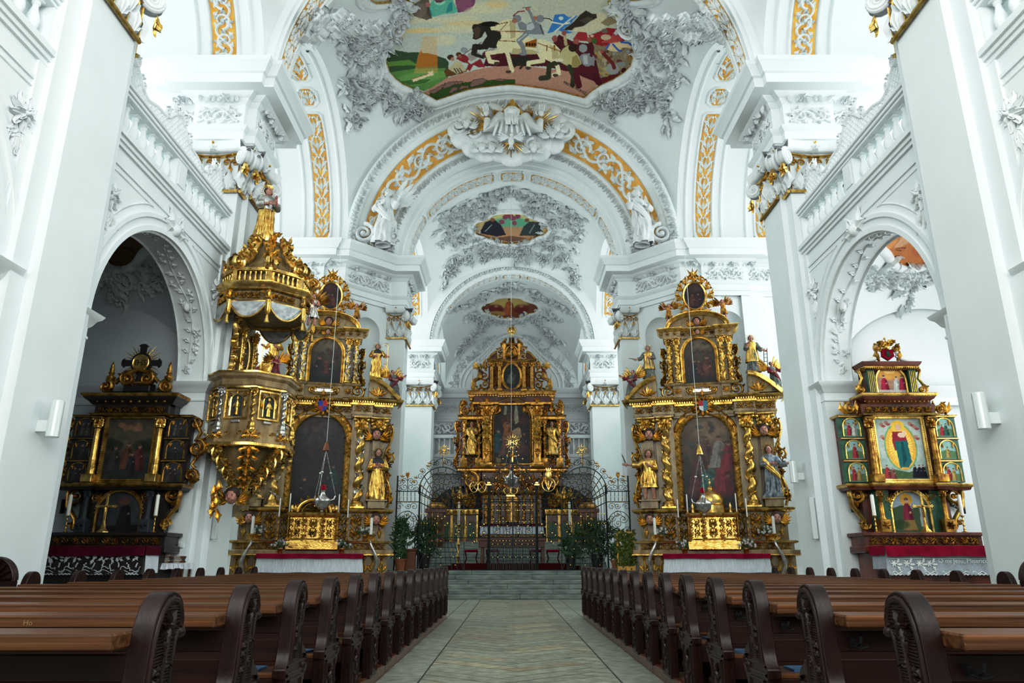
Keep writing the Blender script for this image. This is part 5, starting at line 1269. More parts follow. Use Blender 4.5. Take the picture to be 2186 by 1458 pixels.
for s in S2:
 A,T,who=side_altar(s);R=T.R
 def sub(x,y,z,turn=0.,mx=1):
  c,k=math.cos(turn),math.sin(turn);t=Tr((0,0,0));t.o=T((x,y,z));t.R=R@np.array([[c,-k,0],[k,c,0],[0,0,1.]])@np.diag([mx,1,1]);return t
 def palm_x(x,y,z,ang):
  def ex(t,TT,K):
   b,at=palm(t,TT,K);at(x,y,z,ang);b.tube([K((x,y,z-.03)),K((x,y,z+.02))],K(.006),5);b.build('palm_branch','green',t,60)
  return ex
 def crozier(x,y):
  def ex(t,TT,K):
   b=MB(TT);b.tube([K((x,y,.0)),K((x,y,.92))],K(.009),6);p=np.linspace(0,1,18);a_=-PI/2*0+p*2*PI*1.2;r_=.05*(1-.6*p);b.tube(np.stack([K(x+.05-r_*np.cos(a_)),np.full(18,K(y)),K(.95+r_*np.sin(a_))],1),K(.009),6);b.build('crozier','gold_bright',t,50)
  return ex
 def ladder(t,TT,K):
  b=MB(TT)
  for x in(.26,.34):b.tube([K((x,-.02,.02)),K((x+.04,.0,.62))],K(.009),5)
  for z in np.linspace(.08,.56,6):b.tube([K((.26+.04*z,-.02,z)),K((.34+.04*z,-.02,z))],K(.006),5)
  b.build('gridiron','iron_black',t,40)
 inner,outer=('beside the chancel grille','at the side nearest the outer wall')
 def pos(e):return 'inner' if e<0 else 'outer'
 if s>0:
  statue('saint_statue','bare kneed saint in golden tunic raising a palm on the right altar','statue',sub(-2.08,-.1,3.27),1.78,'gold',[[(.14,-.06,.62),(.02,-.13,.67)],[(-.20,-.05,.68),(-.42,-.08,.70)]],halo=True,legs=True,turn=.3,lean=.02,extra=palm_x(-.45,-.09,.72,PI/2+.3),seed=3,sleeve='gold')
  statue('saint_statue','saint in silver blouse and golden skirt holding a palm on the right altar','statue',sub(2.08,-.1,3.27),1.80,'robe_blue',[[(.20,-.08,.60),(.36,-.12,.64)],[(-.16,-.06,.62),(.02,-.16,.62)]],halo=True,legs=False,mantle='gold',extra=palm_x(.38,-.12,.66,PI/2-.7),seed=4,turn=-.2)
  statue('saint_statue','deacon in golden tunic stretching out a palm on the right altar','statue',sub(-1.86,.05,7.72),1.28,'robe_grey',[[(.17,-.06,.60),(.04,-.15,.60)],[(-.22,-.05,.60),(-.34,-.09,.58)]],halo=True,extra=palm_x(-.36,-.09,.58,PI-.3),collar='gold',seed=5)
  statue('saint_statue','deacon in golden tunic with black gridiron on the right altar','statue',sub(1.86,.05,7.72),1.42,'robe_grey',[[(.20,-.03,.60),(.28,-.06,.56)],[(-.15,-.06,.62),(-.10,-.14,.70)]],halo=True,extra=ladder,collar='gold',seed=6,turn=.25)
  for o_ in[x for x in COL.objects if x.name.startswith('saint_statue')and('deacon' in x.get('label',''))]:
   HH=1.28 if 'palm' in o_['label']else 1.42;Ts=sub(-1.86 if 'palm' in o_['label']else 1.86,.05,7.72);b=MB(Ts);b.lathe([(.185*HH,.27*HH),(.17*HH,.36*HH),(.145*HH,.52*HH),(.135*HH,.62*HH),(.145*HH,.74*HH),(.10*HH,.80*HH),(.05*HH,.83*HH)],n=22,sy=.76,ribs=7,rib=.03);b.build('dalmatic','gold',o_,60)
 else:
  statue('saint_statue','monk in golden habit and black cowl clasping hands, beside the grille on the left altar','statue',sub(-2.08,-.1,3.27),1.82,'gold',[[(.17,-.06,.60),(.03,-.15,.63)],[(-.17,-.06,.60),(-.02,-.15,.65)]],collar='robe_dark',halo=True,seed=7)
  statue('saint_statue','golden robed statue half hidden behind the pulpit on the left altar','statue',sub(2.08,-.1,3.27),1.80,'gold',collar='robe_dark',halo=True,seed=8)
  statue('saint_statue','abbot in golden habit and dark cowl with crozier on the left altar','statue',sub(-1.86,.05,7.72),1.36,'gold',[[(.18,-.06,.62),(.08,-.14,.62)],[(-.2,-.05,.64),(-.25,-.10,.62)]],collar='robe_dark',beard=False,halo=True,extra=crozier(-.27,-.12),seed=9)
  statue('saint_statue','bearded abbot in golden cope with crozier on the left altar','statue',sub(1.86,.05,7.72),1.42,'gold',[[(.2,-.05,.64),(.25,-.10,.66)],[(-.18,-.06,.62),(-.06,-.14,.66)]],collar='gold',hair='robe_grey',beard=True,halo=True,extra=crozier(.27,-.12),seed=10)
 for e in(-1,1):
  statue('angel_statue',f"winged crimson robed angel sitting on the {pos(e)} cornice end of the {who}",'angel',sub(e*2.55,-.05,6.99,e*.35),1.08,'robe_grey',[[(.20,-.08,.66),(.34,-.12,.74)],[(-.18,-.08,.62),(-.05,-.18,.60)]]if e>0 else[[(.18,-.08,.62),(.05,-.18,.60)],[(-.2,-.08,.68),(-.36,-.12,.78)]],mantle='robe_red',wings='gold',halo=False,lean=e*-.10,seat=True,seed=20+e,sleeve='robe_red')
  statue('putto_statue',f"small winged cherub standing on the {pos(e)} top end of the {who}",'angel',sub(e*1.02,.1,9.90-.04),.80,'gold_dark',[[(.22,-.05,.70),(.30,-.08,.86)],[(-.2,-.05,.66),(-.12,-.14,.72)]]if e>0 else[[(.2,-.05,.66),(.12,-.14,.72)],[(-.22,-.05,.70),(-.30,-.08,.84)]],wings='gold_dark',halo=False,legs=True,child=True,lean=-e*.05,seed=24+e)
HY=43.4
def c1(x,y):p=at_y(960+x/8.096,690+y/8.096,HY);return p[0],p[2]
def c2(x,y):p=at_y(940+x/7.05,850+y/7.05,HY);return p[0],p[2]
def Z1(y):return c1(1050,y)[1]
def Z2(y):return c2(1060,y)[1]
def W1(x,y):return abs(c1(x,y)[0]-c1(1054,y)[0])
def W2(x,y):return abs(c2(x,y)[0]-c2(1062,y)[0])
def high_altar():
 o=(0,HY,2.1);T=Tr((0,HY,0));A=thing('high_altar','tall gilded and dark red high altar with arched painting at the end of the chancel','altar',o)
 r,g=MB(T),MB(T)
 def flush(nm,mt='gold_orange'):
  nonlocal g
  if g.n:g.build(nm,mt,A,50)
  g=MB(T)
 zl,zp,zc=Z2(1050),Z2(985),Z2(110)
 ze0,ze1=Z1(1330),Z1(1190)
 wE,wC=W2(1700,300),W2(1440,500);wn0,wn1=W2(1500,600),W2(1830,600);wm=(wn0+wn1)/2
 r.box(-wn1-.1,wn1+.1,-.25,1.2,zl-.25,zl);r.box(-wn0,wn0,-.15,1.2,2.0,zl-.2);
 g.molding([(-wn1-.15,1.),(-wn1-.15,-.3),(wn1+.15,-.3),(wn1+.15,1.)],[(0,zl-.28),(.06,zl-.22),(.0,zl-.18),(.0,zl-.10),(.10,zl-.05),(.12,zl),(-.3,zl+.02)],1)
 for e in(-1,1):
  for x in(wC,wC*.52):q=Orn();q.candelabra(zl-4.0,.7,3,.12);orn(g,q,e*x,-.18,3.4)
  q=Orn();q.spiral(0,-.4,.5,PI/2,1.5,e,.12,.14,4);q.leaf(e*.3,-.3,PI/2,.6,.2,.12,0,4);q.leaf(-e*.3,-.6,PI*.7,.6,.2,.12,0,4);orn(g,q,e*wm,-.25,zl-.35)
  r.box(*sorted((e*(wm-.6),e*(wm+.6))),-.1,.9,zl-1.1,zl-.2,.05)
 q=Orn()
 for i in range(46):q.leaf(random.uniform(-1.3,1.3),random.uniform(.2,2.4),random.uniform(0,6.28),.55,.15,.12,random.uniform(-1,1),3,6)
 for i in range(24):a=PI*(i+.5)/24;q.rib([(.5*math.cos(a),2.2+.5*math.sin(a)),(1.25*math.cos(a),2.2+1.0*math.sin(a))],.035,.08)
 orn(g,q,0,-.2,3.4)
 flush('lower_reliefs')
 for x in(-1.5,-1.15,-.7,.7,1.15,1.5):
  straight_col(g,g,x,-.45,3.25,4.9,.09,True)
 g.molding([(-1.75,0),(-1.75,-.6),(-.5,-.6),(-.5,-.75),(.5,-.75),(.5,-.6),(1.75,-.6),(1.75,0)],[(0,4.88),(.05,4.95),(.1,5.0),(.12,5.08),(-.5,5.1)],1);r.box(-1.7,1.7,-.3,0,3.2,4.9)
 g.lathe([(.42,3.3),(.42,4.4),(.5,4.45),(.4,4.7),(.15,4.95),(.05,5.3)],0,-.6,0,18,ribs=9,rib=.03)
 flush('tabernacle')
 r.box(-wC-.35,wC+.35,0,1.2,zl,ze1);r.box(-wC*.78,wC*.78,-.05,.2,zl,zp)
 pw=W2(1330,700);zs=Z2(330)
 pts=arch_poly(-pw-.08,pw+.08,zp,zs,24);pts=pts[1:]+pts[:1];frame(g,pts,[(-.08,0),(-.08,.1),(-.02,.16),(.06,.08),(.16,.10),(.22,.16),(.26,.10),(.26,0)],0.)
 g.box(-pw-.3,pw+.3,-.16,.05,zp-.14,zp,.02)
 flush('painting_frame')
 def desc(P):
  H=P.H;P.ell(.5,.2,.6,.5,(.03,.025,.02),.9,1.);P.poly([(.18,.42),(.45,.3),(.7,.34),(.95,.5),(.95,.62),(.2,.6)],(.10,.03,.02),.7)
  for x in(.40,.50):P.line([(x,.05),(x-.02,.75)],.014,(.12,.09,.05))
  for k in range(7):P.line([(.395,.12+k*.09),(.495,.12+k*.09)],.010,(.11,.08,.05))
  P.poly([(.30,.08),(.37,.10),(.34,.36),(.26,.34)],(.34,.33,.22));P.poly([(.60,.07),(.66,.10),(.70,.55),(.60,.62),(.57,.4)],(.36,.35,.24))
  P.ell(.36,.66,.11,.10,(.36,.11,.035));P.person(.36,1.2,.62,(.30,.10,.03),(.3,.16,.1),.02)
  P.poly([(.42,.86),(.62,.74),(.76,.80),(.78,1.0),(.6,1.05),(.4,1.1)],(.40,.26,.13));P.ell(.68,.78,.07,.07,(.42,.28,.16))
  P.person(.12,1.42,.66,(.02,.09,.11),(.35,.24,.15));P.person(.85,1.4,.55,(.05,.035,.04));P.person(.26,1.55,.6,(.16,.07,.05),(.3,.18,.11),.08);P.person(.74,1.5,.42,(.12,.06,.04))
  P.poly([(.2,1.5),(.9,1.42),(.95,H),(.05,H)],(.02,.015,.012),.8);P.ell(.85,1.35,.12,.1,(.14,.05,.04),.6,.6);P.poly([(.05,H-.18),(.2,H-.14),(.18,H-.02),(.08,H-.02)],(.25,.19,.09))
 paint_panel('altar_painting',desc,arch_poly(-pw,pw,zp,zs,24),.03,'oil',A,T,-.015)
 for e in(-1,1):
  c=MB(T);v=MB(T);x=e*wC;c.box(x-.36,x+.36,-.55,.1,zl,zl+.28,.03);c.lathe([(.30,zl+.28),(.30,zl+.4),(.26,zl+.5),(.27,zl+1.35),(.29,zl+1.4),(.25,zl+1.45),(.23,zc-.75)],x,-.25,0,18);corinth(c,x,-.25,zc-.75,zc,.24)
  for i in range(34):
   for p in(-PI/2-.8,-PI/2,-PI/2+.8):
    p+=.4*math.sin(i*2.1);q=Orn();q.leaf(0,0,random.uniform(0,6.3),.22,.08,.05,.8,3,5);v.mapped2(q,flatmap((x+.24*math.cos(p),-.25+.24*math.sin(p),zl+1.5+i*(zc-zl-2.4)/34),(-math.sin(p),math.cos(p),0),(math.cos(p),math.sin(p),0)))
  co_=c.build('column','gold_orange',A,50);v.build('vine','gold',co_,50)
  zt=Z2(265);zn0,zn1=Z2(890),Z2(480);zt1=Z2(250)
  c=MB(T);x0,x1=sorted((e*wn0,e*wn1));xm=(x0+x1)/2
  c.box(x0,x1,.25,1.0,zl,zt);c.box(x0,x1,-.1,.4,zl,zn0-.05);c.box(x0,x0+.14,0,.4,zl,zt);c.box(x1-.14,x1,0,.4,zl,zt);c.box(x0,x1,-.05,.4,zn1+.65,zt);c.build('side_wing','marble_red',A,30)
  c=MB(T);c.box(xm-.42,xm+.42,.22,.26,zn0,zn1+.45);c.build('niche_back','teal',A,30)
  c=MB(T);pp=arch_poly(xm-.5,xm+.5,zn0-.05,zn1,16);pp=pp[1:]+pp[:1];frame(c,pp,[(-.05,-.2),(-.05,.02),(.0,.06),(.06,0)],.02)
  q=Orn();[q.leaf(0,0,k,.45,.07,.05,0,1,5)for k in np.linspace(.1,PI-.1,9)];orn(c,q,xm,.2,zn1)
  for xx in(x0+.22,x1-.22):straight_col(c,c,xx,-.05,zn0-.05,zt-.25,.10,True);c.box(xx-.2,xx+.2,-.25,.1,zl,zn0-.05,.03)
  c.molding([(x0-.1,.6),(x0-.1,-.2),(x1+.1,-.2),(x1+.1,.6)],[(0,zt-.28),(.04,zt-.2),(.03,zt-.1),(.1,zt-.05),(.13,zt),(-.5,zt+.03)],1)
  q=Orn()
  for k in(-1,1):q.spiral(k*.42,.3,.3,PI/2,1.5,-k,.09,.14,3);q.spiral(k*.5,.75,.2,PI,1.2,k,.07,.12,2);q.rib([(k*.7,.1),(k*.72,.6),(k*.5,1.0)],.08,.1)
  q.leaf(0,.1,PI/2,.9,.25,.14,0,3);q.dome(0,1.05,.2,.2);orn(c,q,xm,0,zt)
  c.lathe([(.12,1.25),(.05,1.35),(.13,1.5),(.05,1.7),(.12,1.85),(.04,2.0),(.09,2.15),(.03,2.3),(.0,2.75)],xm,.2,zt,12)
  q=Orn();q.rinceau(.9,.5,2,.08);orn(c,q,xm,-.12,zl+.1)
  xo=e*wn1;acanthus_wing(c,xo,.3,zl,zt-.4,.55,e);c.build('wing_gilding','gold_orange',A,50)
 EP=[(-wE,1.),(-wE,-.35),(-wC*.62,-.35),(-wC*.62,-.1),(wC*.62,-.1),(wC*.62,-.35),(wE,-.35),(wE,1.)];EPs=[(x*.9,y)for x,y in EP]
 r.molding(EPs,[(-.3,zc),(.0,zc),(.0,ze0+.5),(-.3,ze0+.5)],1);r.box(-wE*.88,wE*.88,0,1.1,zc-.3,ze1)
 hh=ze1-zc
 g.molding(EPs,[(0,zc),(.05,zc+.02),(.05,zc+.12),(0,zc+.14)],1);g.molding(EP,[(-.1,zc+hh*.5),(-.02,zc+hh*.55),(-.02,zc+hh*.7),(.08,zc+hh*.75),(.12,zc+hh*.95),(.14,ze1),(-.6,ze1+.03)],1)
 for x in np.arange(-wE,wE,.16):g.box(x-.04,x+.04,-.5 if abs(x)>wC*.62 else-.25,-.1,zc+hh*.58,zc+hh*.68)
 flush('main_cornice');zu0,zu1,zu2=Z1(1150),Z1(690),Z1(640);wu=W1(1400,900);wi=W1(1265,900)
 r.box(-wu-.2,wu+.2,0,1.,ze1,zu2);r.box(-wu-.3,wu+.3,-.2,.2,ze1,zu0)
 for e in(-1,1):
  for x in(wu,wi):straight_col(g,g,e*x,-.1,zu0,zu1,.13,False);g.box(e*x-.2,e*x+.2,-.3,.1,ze1,zu0,.03)
  r.box(*sorted((e*(wi+.2),e*(wu-.2))),-.06,.1,zu0,zu1);q=Orn();q.candelabra(zu1-zu0-.5,.3,4,.06);orn(g,q,e*(wi+wu)/2,-.08,zu0+.2)
  q=Orn();q.spiral(e*.25,.9,.3,0,1.3,e,.07,.1,3);q.spiral(e*.2,.35,.3,PI,1.4,-e,.07,.1,3);q.leaf(e*.15,1.2,PI/2-e*.3,.8,.2,.1,e*.6,3);orn(g,q,e*(wu+.2),.1,zu0)
  xv=e*W1(430,1100);c=MB(T);p=np.linspace(0,1,26);an=p*2*PI*1.35-PI/2;zb=ze1;R_=.20
  G=np.stack([xv+e*R_*(1-.75*p)*np.cos(an),np.full(26,-.1),zb+.21+R_*(1-.75*p)*np.sin(an)],1);c.tube(G,.055,8);c.tube([(xv+e*.20,0,zb+.2),(xv+e*.17,0,zb+.5),(xv,0,zb+.78),(xv-e*.25,0,zb+.86)],[.09,.12,.12,.10],9)
  c.tube([(xv-e*.15,0,zb+.15),(xv-e*.38,0,zb+.27),(xv-e*.5,0,zb+.06)],.07,8);q=Orn();q.leaf(0,0,PI/2,.5,.14,.08,e*.5,4);orn(c,q,xv+e*.1,-.12,zb+.25);c.build('volute','gold_dark',A,50);flush('upper_columns')
 flush('upper_columns');ov=np.stack([W1(1205,925)*np.cos(np.linspace(0,2*PI,60)[:-1]),Z1(925)+(Z1(712)-Z1(925))*np.sin(np.linspace(0,2*PI,60)[:-1])],1);frame(g,ov,[(-.03,0),(-.03,.1),(.05,.16),(.14,.12),(.18,.02)],-.02,closed=True)
 paint_panel('oval_painting',lambda P:(P.person(.5,P.H*.8,P.H*.55,(.10,.10,.085),(.16,.12,.09),0,.3),P.poly([(.3,P.H*.45),(.75,P.H*.5),(.5,P.H*.72),(.2,P.H*.75)],(.16,.15,.12)),P.poly([(.45,P.H*.42),(.8,P.H*.44),(.6,P.H*.6)],(.05,.055,.05))),[tuple(p)for p in ov],.03,'oil',A,T,-.03,(.015,.022,.02))
 flush('oval_frame');EU=[(-wu-.30,.8),(-wu-.30,-.3),(-wi+.3,-.3),(-wi+.3,-.1),(wi-.3,-.1),(wi-.3,-.3),(wu+.30,-.3),(wu+.30,.8)]
 g.molding(EU,[(-.2,zu1),(-.2,zu1+.08),(-.05,zu2-.14),(.0,zu2-.05),(.03,zu2),(-.5,zu2+.03)],1);r.molding(EU,[(-.25,zu1),(-.15,zu1+.1),(-.15,zu2-.1)],1)
 zk0,zk1=Z1(620),Z1(355);wk=W1(1240,400)
 r.box(-wk*.88,wk*.88,.05,.7,zu2,zk1)
 for e in(-1,1):
  g.lathe([(.12,zu2),(.1,zk1-.3),(.15,zk1-.2),(.16,zk1)],e*wk*.7,.0,0,12);
  aa=np.linspace(0,1,12);P=np.stack([e*(wu+.30-.62*aa),zu2+.55*np.sin(aa*PI/2)],1);frame(g,P,[(-.03,-.3),(-.03,.14),(.03,.18),(.08,.14),(.08,-.3)],0,side=1 if e<0 else-1);r.prism([tuple(p)for p in P]+[(e*(wu-.32),zu2)],-.05,.3)
  g.lathe([(.06,0),(.03,.06),(.06,.14),(.02,.25),(.04,.3),(0,.5)],e*(wk+.18),0,zu2,10);q=Orn();q.spiral(e*.1,.7,.22,0,1.2,e,.06,.1,2);q.spiral(e*.1,.3,.22,PI,1.2,-e,.06,.1,2);orn(g,q,e*wk*.92,.05,zu2)
  r.prism([(e*wk*1.0,zk1),(e*wk*.55,zk1+.32),(e*wk*.5,zk1)],0,.4);frame(g,[(e*wk*1.05,zk1),(e*wk*.55,zk1+.34)],[(0,-.2),(0,.15),(.1,.18),(.1,-.2)],0,side=1 if e<0 else-1)
 th=np.linspace(0,2*PI,40)[:-1];rd_=np.stack([W1(1150,490)*np.cos(th),Z1(490)+W1(1150,490)*np.sin(th)],1);frame(g,rd_,[(-.03,0),(-.03,.08),(.04,.13),(.12,.02)],.03,closed=True)
 c=MB(T);c.prism([tuple(p)for p in rd_],.02,.04);c.build('roundel_ground','teal',A,30)
 q=Orn();q.leaf(-.1,-.3,PI/2+.3,.6,.2,.12,-.6,3);q.leaf(.15,-.3,PI/2-.2,.6,.2,.12,.6,3);q.dome(.0,.25,.13,.14);q.leaf(-.4,-.1,.2,.8,.12,.1,.3,3);orn(g,q,0,.0,Z1(490))
 g.molding([(-wk,.6),(-wk,-.1),(wk,-.1),(wk,.6)],[(-.1,zk1-.1),(0,zk1-.08),(.05,zk1),(-.3,zk1+.02)],1)
 r.box(-.17,.17,.05,.35,zk1,Z1(240),.03);q=Orn();q.flower(0,.18,.13,.08);[q.leaf(k*.16,0,PI/2,.32,.07,.06,k*.5,3)for k in(-1,1)];orn(g,q,0,.02,zk1)
 flush('crown_storey')
 c=MB(T);zs_=Z1(115);c.blob((0,.1,zs_),(.20,.1,.20),16,9)
 for i in range(28):a=2*PI*i/28;L=.42 if i%2 else.34;c.tube([(.19*math.cos(a),.1,zs_+.19*math.sin(a)),(L*math.cos(a),.1,zs_+L*math.sin(a))],[.03,.004],5)
 c.tube([(0,.15,zk1+.3),(0,.15,zs_)],.04,6);c.build('sunburst','gold_bright',A,50)
 for x in(-wC,wC):q=Orn();q.flower(0,0,.2,.06,8);q.leaf(0,0,-PI/2,.3,.2,.1,0,1);orn(g,q,x,-.56,zl+.9);orn(g,q,x,-.36,zc+hh*.3)
 for e in(-1,1):q=Orn();q.spiral(0,0,.3,0,1.3,e,.07,.09,3);q.leaf(-.3*e,-.2,PI/2,.5,.14,.08,0,3);orn(g,q,e*pw*.95,-.02,zc-.25)
 r.build('red_body','marble_red',A,30);flush('cartouches')
 c=MB(T);c.box(-1.65,1.65,-1.9,-.5,2.0,3.12);c.build('altar_table','marble_red',A,30);c=MB(T);q=Orn();q.rinceau(3.1,.55,6,.08);q.V=[np.stack([v[:,1]-1.55,v[:,0],v[:,2]],1)for v in q.V];orn(c,q,0,-1.92,2.35);c.build('antependium','gold',A,50)
 draped_cloth(T,1.72,-1.93,-.6,3.14,.52,'altar_cloth','linen','white cloth on the far high altar table behind the grille','altar cloth',9,.3)
 draped_cloth(T,1.74,-1.96,-.6,3.16,.12,'cover_cloth','cloth_darkred','dark red cover on the far high altar table behind the grille','altar cover',4,.1,None,.003,0)
 def sword(sgn):
  def ex(t,TT,K):b=MB(TT);b.tube([K((sgn*.27,-.12,.48)),K((sgn*.10,-.16,.02))],K(.013),5);b.tube([K((sgn*.33,-.12,.455)),K((sgn*.21,-.12,.485))],K(.01),5);b.build('sword','silver',t,40)
  return ex
 zn0=Z2(890)
 for e in(-1,1):
  statue('saint_statue',f"golden statue with a sword in the {'left' if e < 0 else 'right'} shell niche of the high altar",'statue',Tr((e*wm,HY-.08,zn0+.12)),2.05,'gold',[[(.18,-.05,.62),(.10,-.14,.66)],[(-.18,-.05,.60),(-.27,-.12,.50)]]if e<0 else[[(.2,-.05,.6),(.27,-.12,.50)],[(-.17,-.05,.62),(-.05,-.15,.62)]],extra=sword(e),mantle='gold_bright' if e<0 else 'gold',seed=40+e)
  statue('angel_statue',f"gilded trumpet angel kneeling on the {'left' if e < 0 else 'right'} volute of the high altar",'angel',Tr((e*W1(500,900),HY-.1,ze1+.80),0),1.0,'gold_dark',[[(.2,-.06,.7),(.30,-.14,.86)],[(-.18,-.05,.62),(-.10,-.16,.58)]]if e<0 else[[(.18,-.05,.62),(.1,-.16,.58)],[(-.2,-.06,.7),(-.30,-.14,.86)]],wings='gold_bright',halo=False,lean=-e*.04,seat=True,mantle='robe_dark' if e<0 else 'robe_red',seed=44+e)
high_altar()
for s in S2:
 g=thing('apse_balustrade',f"white gallery balustrade beside the high altar on the {SIDE[s]}",'balustrade',(s*4.3,45.6,5.9),'apse gallery balustrades')
 zb,zt=at_y(960,1000-30,45.6)[2],at_y(960,936,45.6)[2]
 b=MB();x0,x1=sorted((s*3.0,s*5.15));b.box(x0,x1,45.5,45.9,zb-.2,zb,.02);b.box(x0,x1,45.45,45.9,zt,zt+.22,.02);b.box(x0,x1,45.55,46,zb-1.2,zb-.2);b.build('rails','plaster',g,30)
 for k in range(6):
  b=MB();x=s*(3.2+.34*k);b.lathe([(r_,z_*(zt-zb)/.64)for r_,z_ in BAL],x,45.7,zb,12);b.build('baluster','plaster',g,40)
 b=MB();q=Orn();q.rinceau(1.9,.8,3,.08);q.V=[np.stack([v[:,1],v[:,0],v[:,2]],1)for v in q.V];orn(b,q,x0+.1,45.6,zt+.65);q=Orn();q.spiral(0,.9,.3,PI/2,1.3,s,.06,.06,2);b.mapped2(q,flatmap((s*3.5,45.6,zt),(1,0,0),(0,-1,0)));b.build('crest','stucco_grey',g,50)
for s in S2:
 b=MB();a=np.linspace(0,PI,25);cx,zc_=s*3.0,3.4;b.prism([(cx+1.95*math.cos(k),zc_+2.1*math.sin(k))for k in a]+[(cx-1.95,2.0),(cx+1.95,2.0)],44.2,44.3);st(b,'wall_screen','slate',30)  # dark sheet added to stand for the shaded arch opening behind
 t=thing('choir_screen',f"dark carved wooden choir screen with gilded arches {SIDE[s]} of the high altar",'screen',(s*3.4,42.6,2.1),'carved choir screens');b,g,pz=MB(),MB(),MB()
 x0,x1=sorted((s*1.95,s*4.9));b.box(x0,x1,42.6,42.9,1.95,4.05);b.box(x0-.05,x1+.05,42.45,42.95,3.75,4.05,.03);b.build('panelling','marble_red',t,30)
 for k in range(4):
  xc=x0+(k+.5)*(x1-x0)/4;pp=arch_poly(xc-.22,xc+.22,2.35,3.1,12);pp=pp[1:]+pp[:1];frame(g,pp,[(0,0),(0,.06),(.06,.08),(.08,0)],42.58);g.box(xc-.38,xc-.31,42.5,42.6,2.1,3.7);g.box(xc+.31,xc+.38,42.5,42.6,2.1,3.7);pz.prism(arch_poly(xc-.2,xc+.2,2.35,3.1,10),42.57,42.6)
  q=Orn();q.candelabra(.9,.5,1,.1);orn(g,q,xc,42.5,4.05);q=Orn();q.rinceau(.6,.2,2,.05);q.V=[np.stack([v[:,1]-.3,v[:,0],v[:,2]],1)for v in q.V];orn(g,q,xc,42.44,3.9)
 g.molding([(x0-.06,42.9),(x0-.06,42.44),(x1+.06,42.44),(x1+.06,42.9)],[(0,3.7),(.04,3.74),(.0,3.78),(0,4.0),(.08,4.05),(-.1,4.07)],1)
 q=Orn();q.spiral(-s*.5,.3,.3,PI/2,1.3,s,.07,.1,3);q.leaf(0,0,PI/2,1.3,.3,.12,0,4);q.leaf(.2,.2,PI/2-.4,1.0,.2,.1,.5,4);q.leaf(-.2,.2,PI/2+.4,1.0,.2,.1,-.5,4);orn(g,q,s*3.0,42.6,4.1)
 g.build('gilding','gold',t,50);pz.build('niche_panel','teal',t,30)
 t=thing('choir_stall',f"gilded carved stall with curved scrolls along the {SIDE[s]} chancel wall",'stall',(s*4.0,37.0,1.7),'gilded stalls');b,g=MB(),MB();x0,x1=sorted((s*3.35,s*4.15));b.box(x0,x1,36.4,37.3,1.4,3.55,.02);b.box(x0-.1,x1+.1,36.3,37.3,3.45,3.65,.02);b.build('panelling','marble_red',t,30)
 for k in range(3):xc=x0+(k+.5)*.8/3;q=Orn();q.candelabra(1.5,.24,4,.05);orn(g,q,xc,36.38,1.75);g.box(xc-.15,xc-.12,36.34,36.4,1.5,3.45)
 g.lathe([(.42,0),(.46,.12),(.40,.2),(.3,.3)],(x0+x1)/2,36.8,3.65,18,ribs=12,rib=.06);g.build('gilding','gold_dark',t,50)
for i in range(8):
 b=MB();b.box(-4.1,4.1,33.2+.55*i,46,.86 if i==0 else 1.0,1.02+.135*(i+1),.02);st(b,'step','stone_step',30)
b=MB();b.box(-2.75,2.65,29.6,32.7,.86,1.02,.015);b.box(-2.4,2.3,29.9,32.7,1.0,1.10,.015);tag(b.build('carpeted_dais','carpet',None,30),'low dais covered in dark red carpet behind the grille','dais')
t=thing('altar_table','plain polished wooden altar table on the red dais behind the grille','table',(0,31,1.1))
b=MB();b.box(-1.45,1.38,30.5,31.5,1.98,2.12,.01);b.build('tabletop','brown_wood',t,30);b=MB();b.box(-1.38,1.31,30.55,31.4,1.72,1.98,.01);b.build('apron','brown_wood',t,30)
for x in(-1.3,1.17):
 for y in(30.6,31.25):b=MB();b.box(x,x+.13,y,y+.13,1.1,1.75,.01);b.build('leg','brown_wood',t,30)
for i,x in enumerate((-1.75,-.85,1.0,1.72)):
 t=thing('stool',f"low stool with a crimson cushion behind the grille, {('leftmost of four', 'second from the left', 'third from the left', 'rightmost of four')[i]}",'stool',(x,32.2,1.1),'crimson stools');b=MB();b.box(x-.28,x+.28,32.0,32.4,1.55,1.66,.03);b.build('cushion','cloth_red',t,30)
 for e in(-1,1):b=MB();b.tube([(x+e*.26,32.1,1.1),(x+e*.2,32.15,1.3),(x+e*.26,32.15,1.56)],.03,6);b.build('leg','cloth_darkred',t,40)
for e,x in((-1,-2.3),(1,2.45)):
 t=thing('standing_candlestick',f"tall gilt standing candlestick with a white candle {'left' if e < 0 else 'right'} behind the grille",'candlestick',(x,32.0,1.02),'standing candlesticks');b=MB(Tr((x,32,.87)));b.lathe([(.22,0),(.2,.08),(.06,.2),(.05,.4),(.09,.5),(.05,.6),(.05,.9),(.09,1.0),(.045,1.1),(.045,1.5),(.1,1.6),(.04,1.65),(.14,1.78),(.15,1.8),(.03,1.81)],n=14);b.build('stand','gold_bright',t,40);b=MB(Tr((x,32,.87)));b.lathe([(.001,1.8),(.05,1.8),(.048,2.75),(.01,2.76),(.004,2.8)],n=10);b.build('candle','wax',t,40)
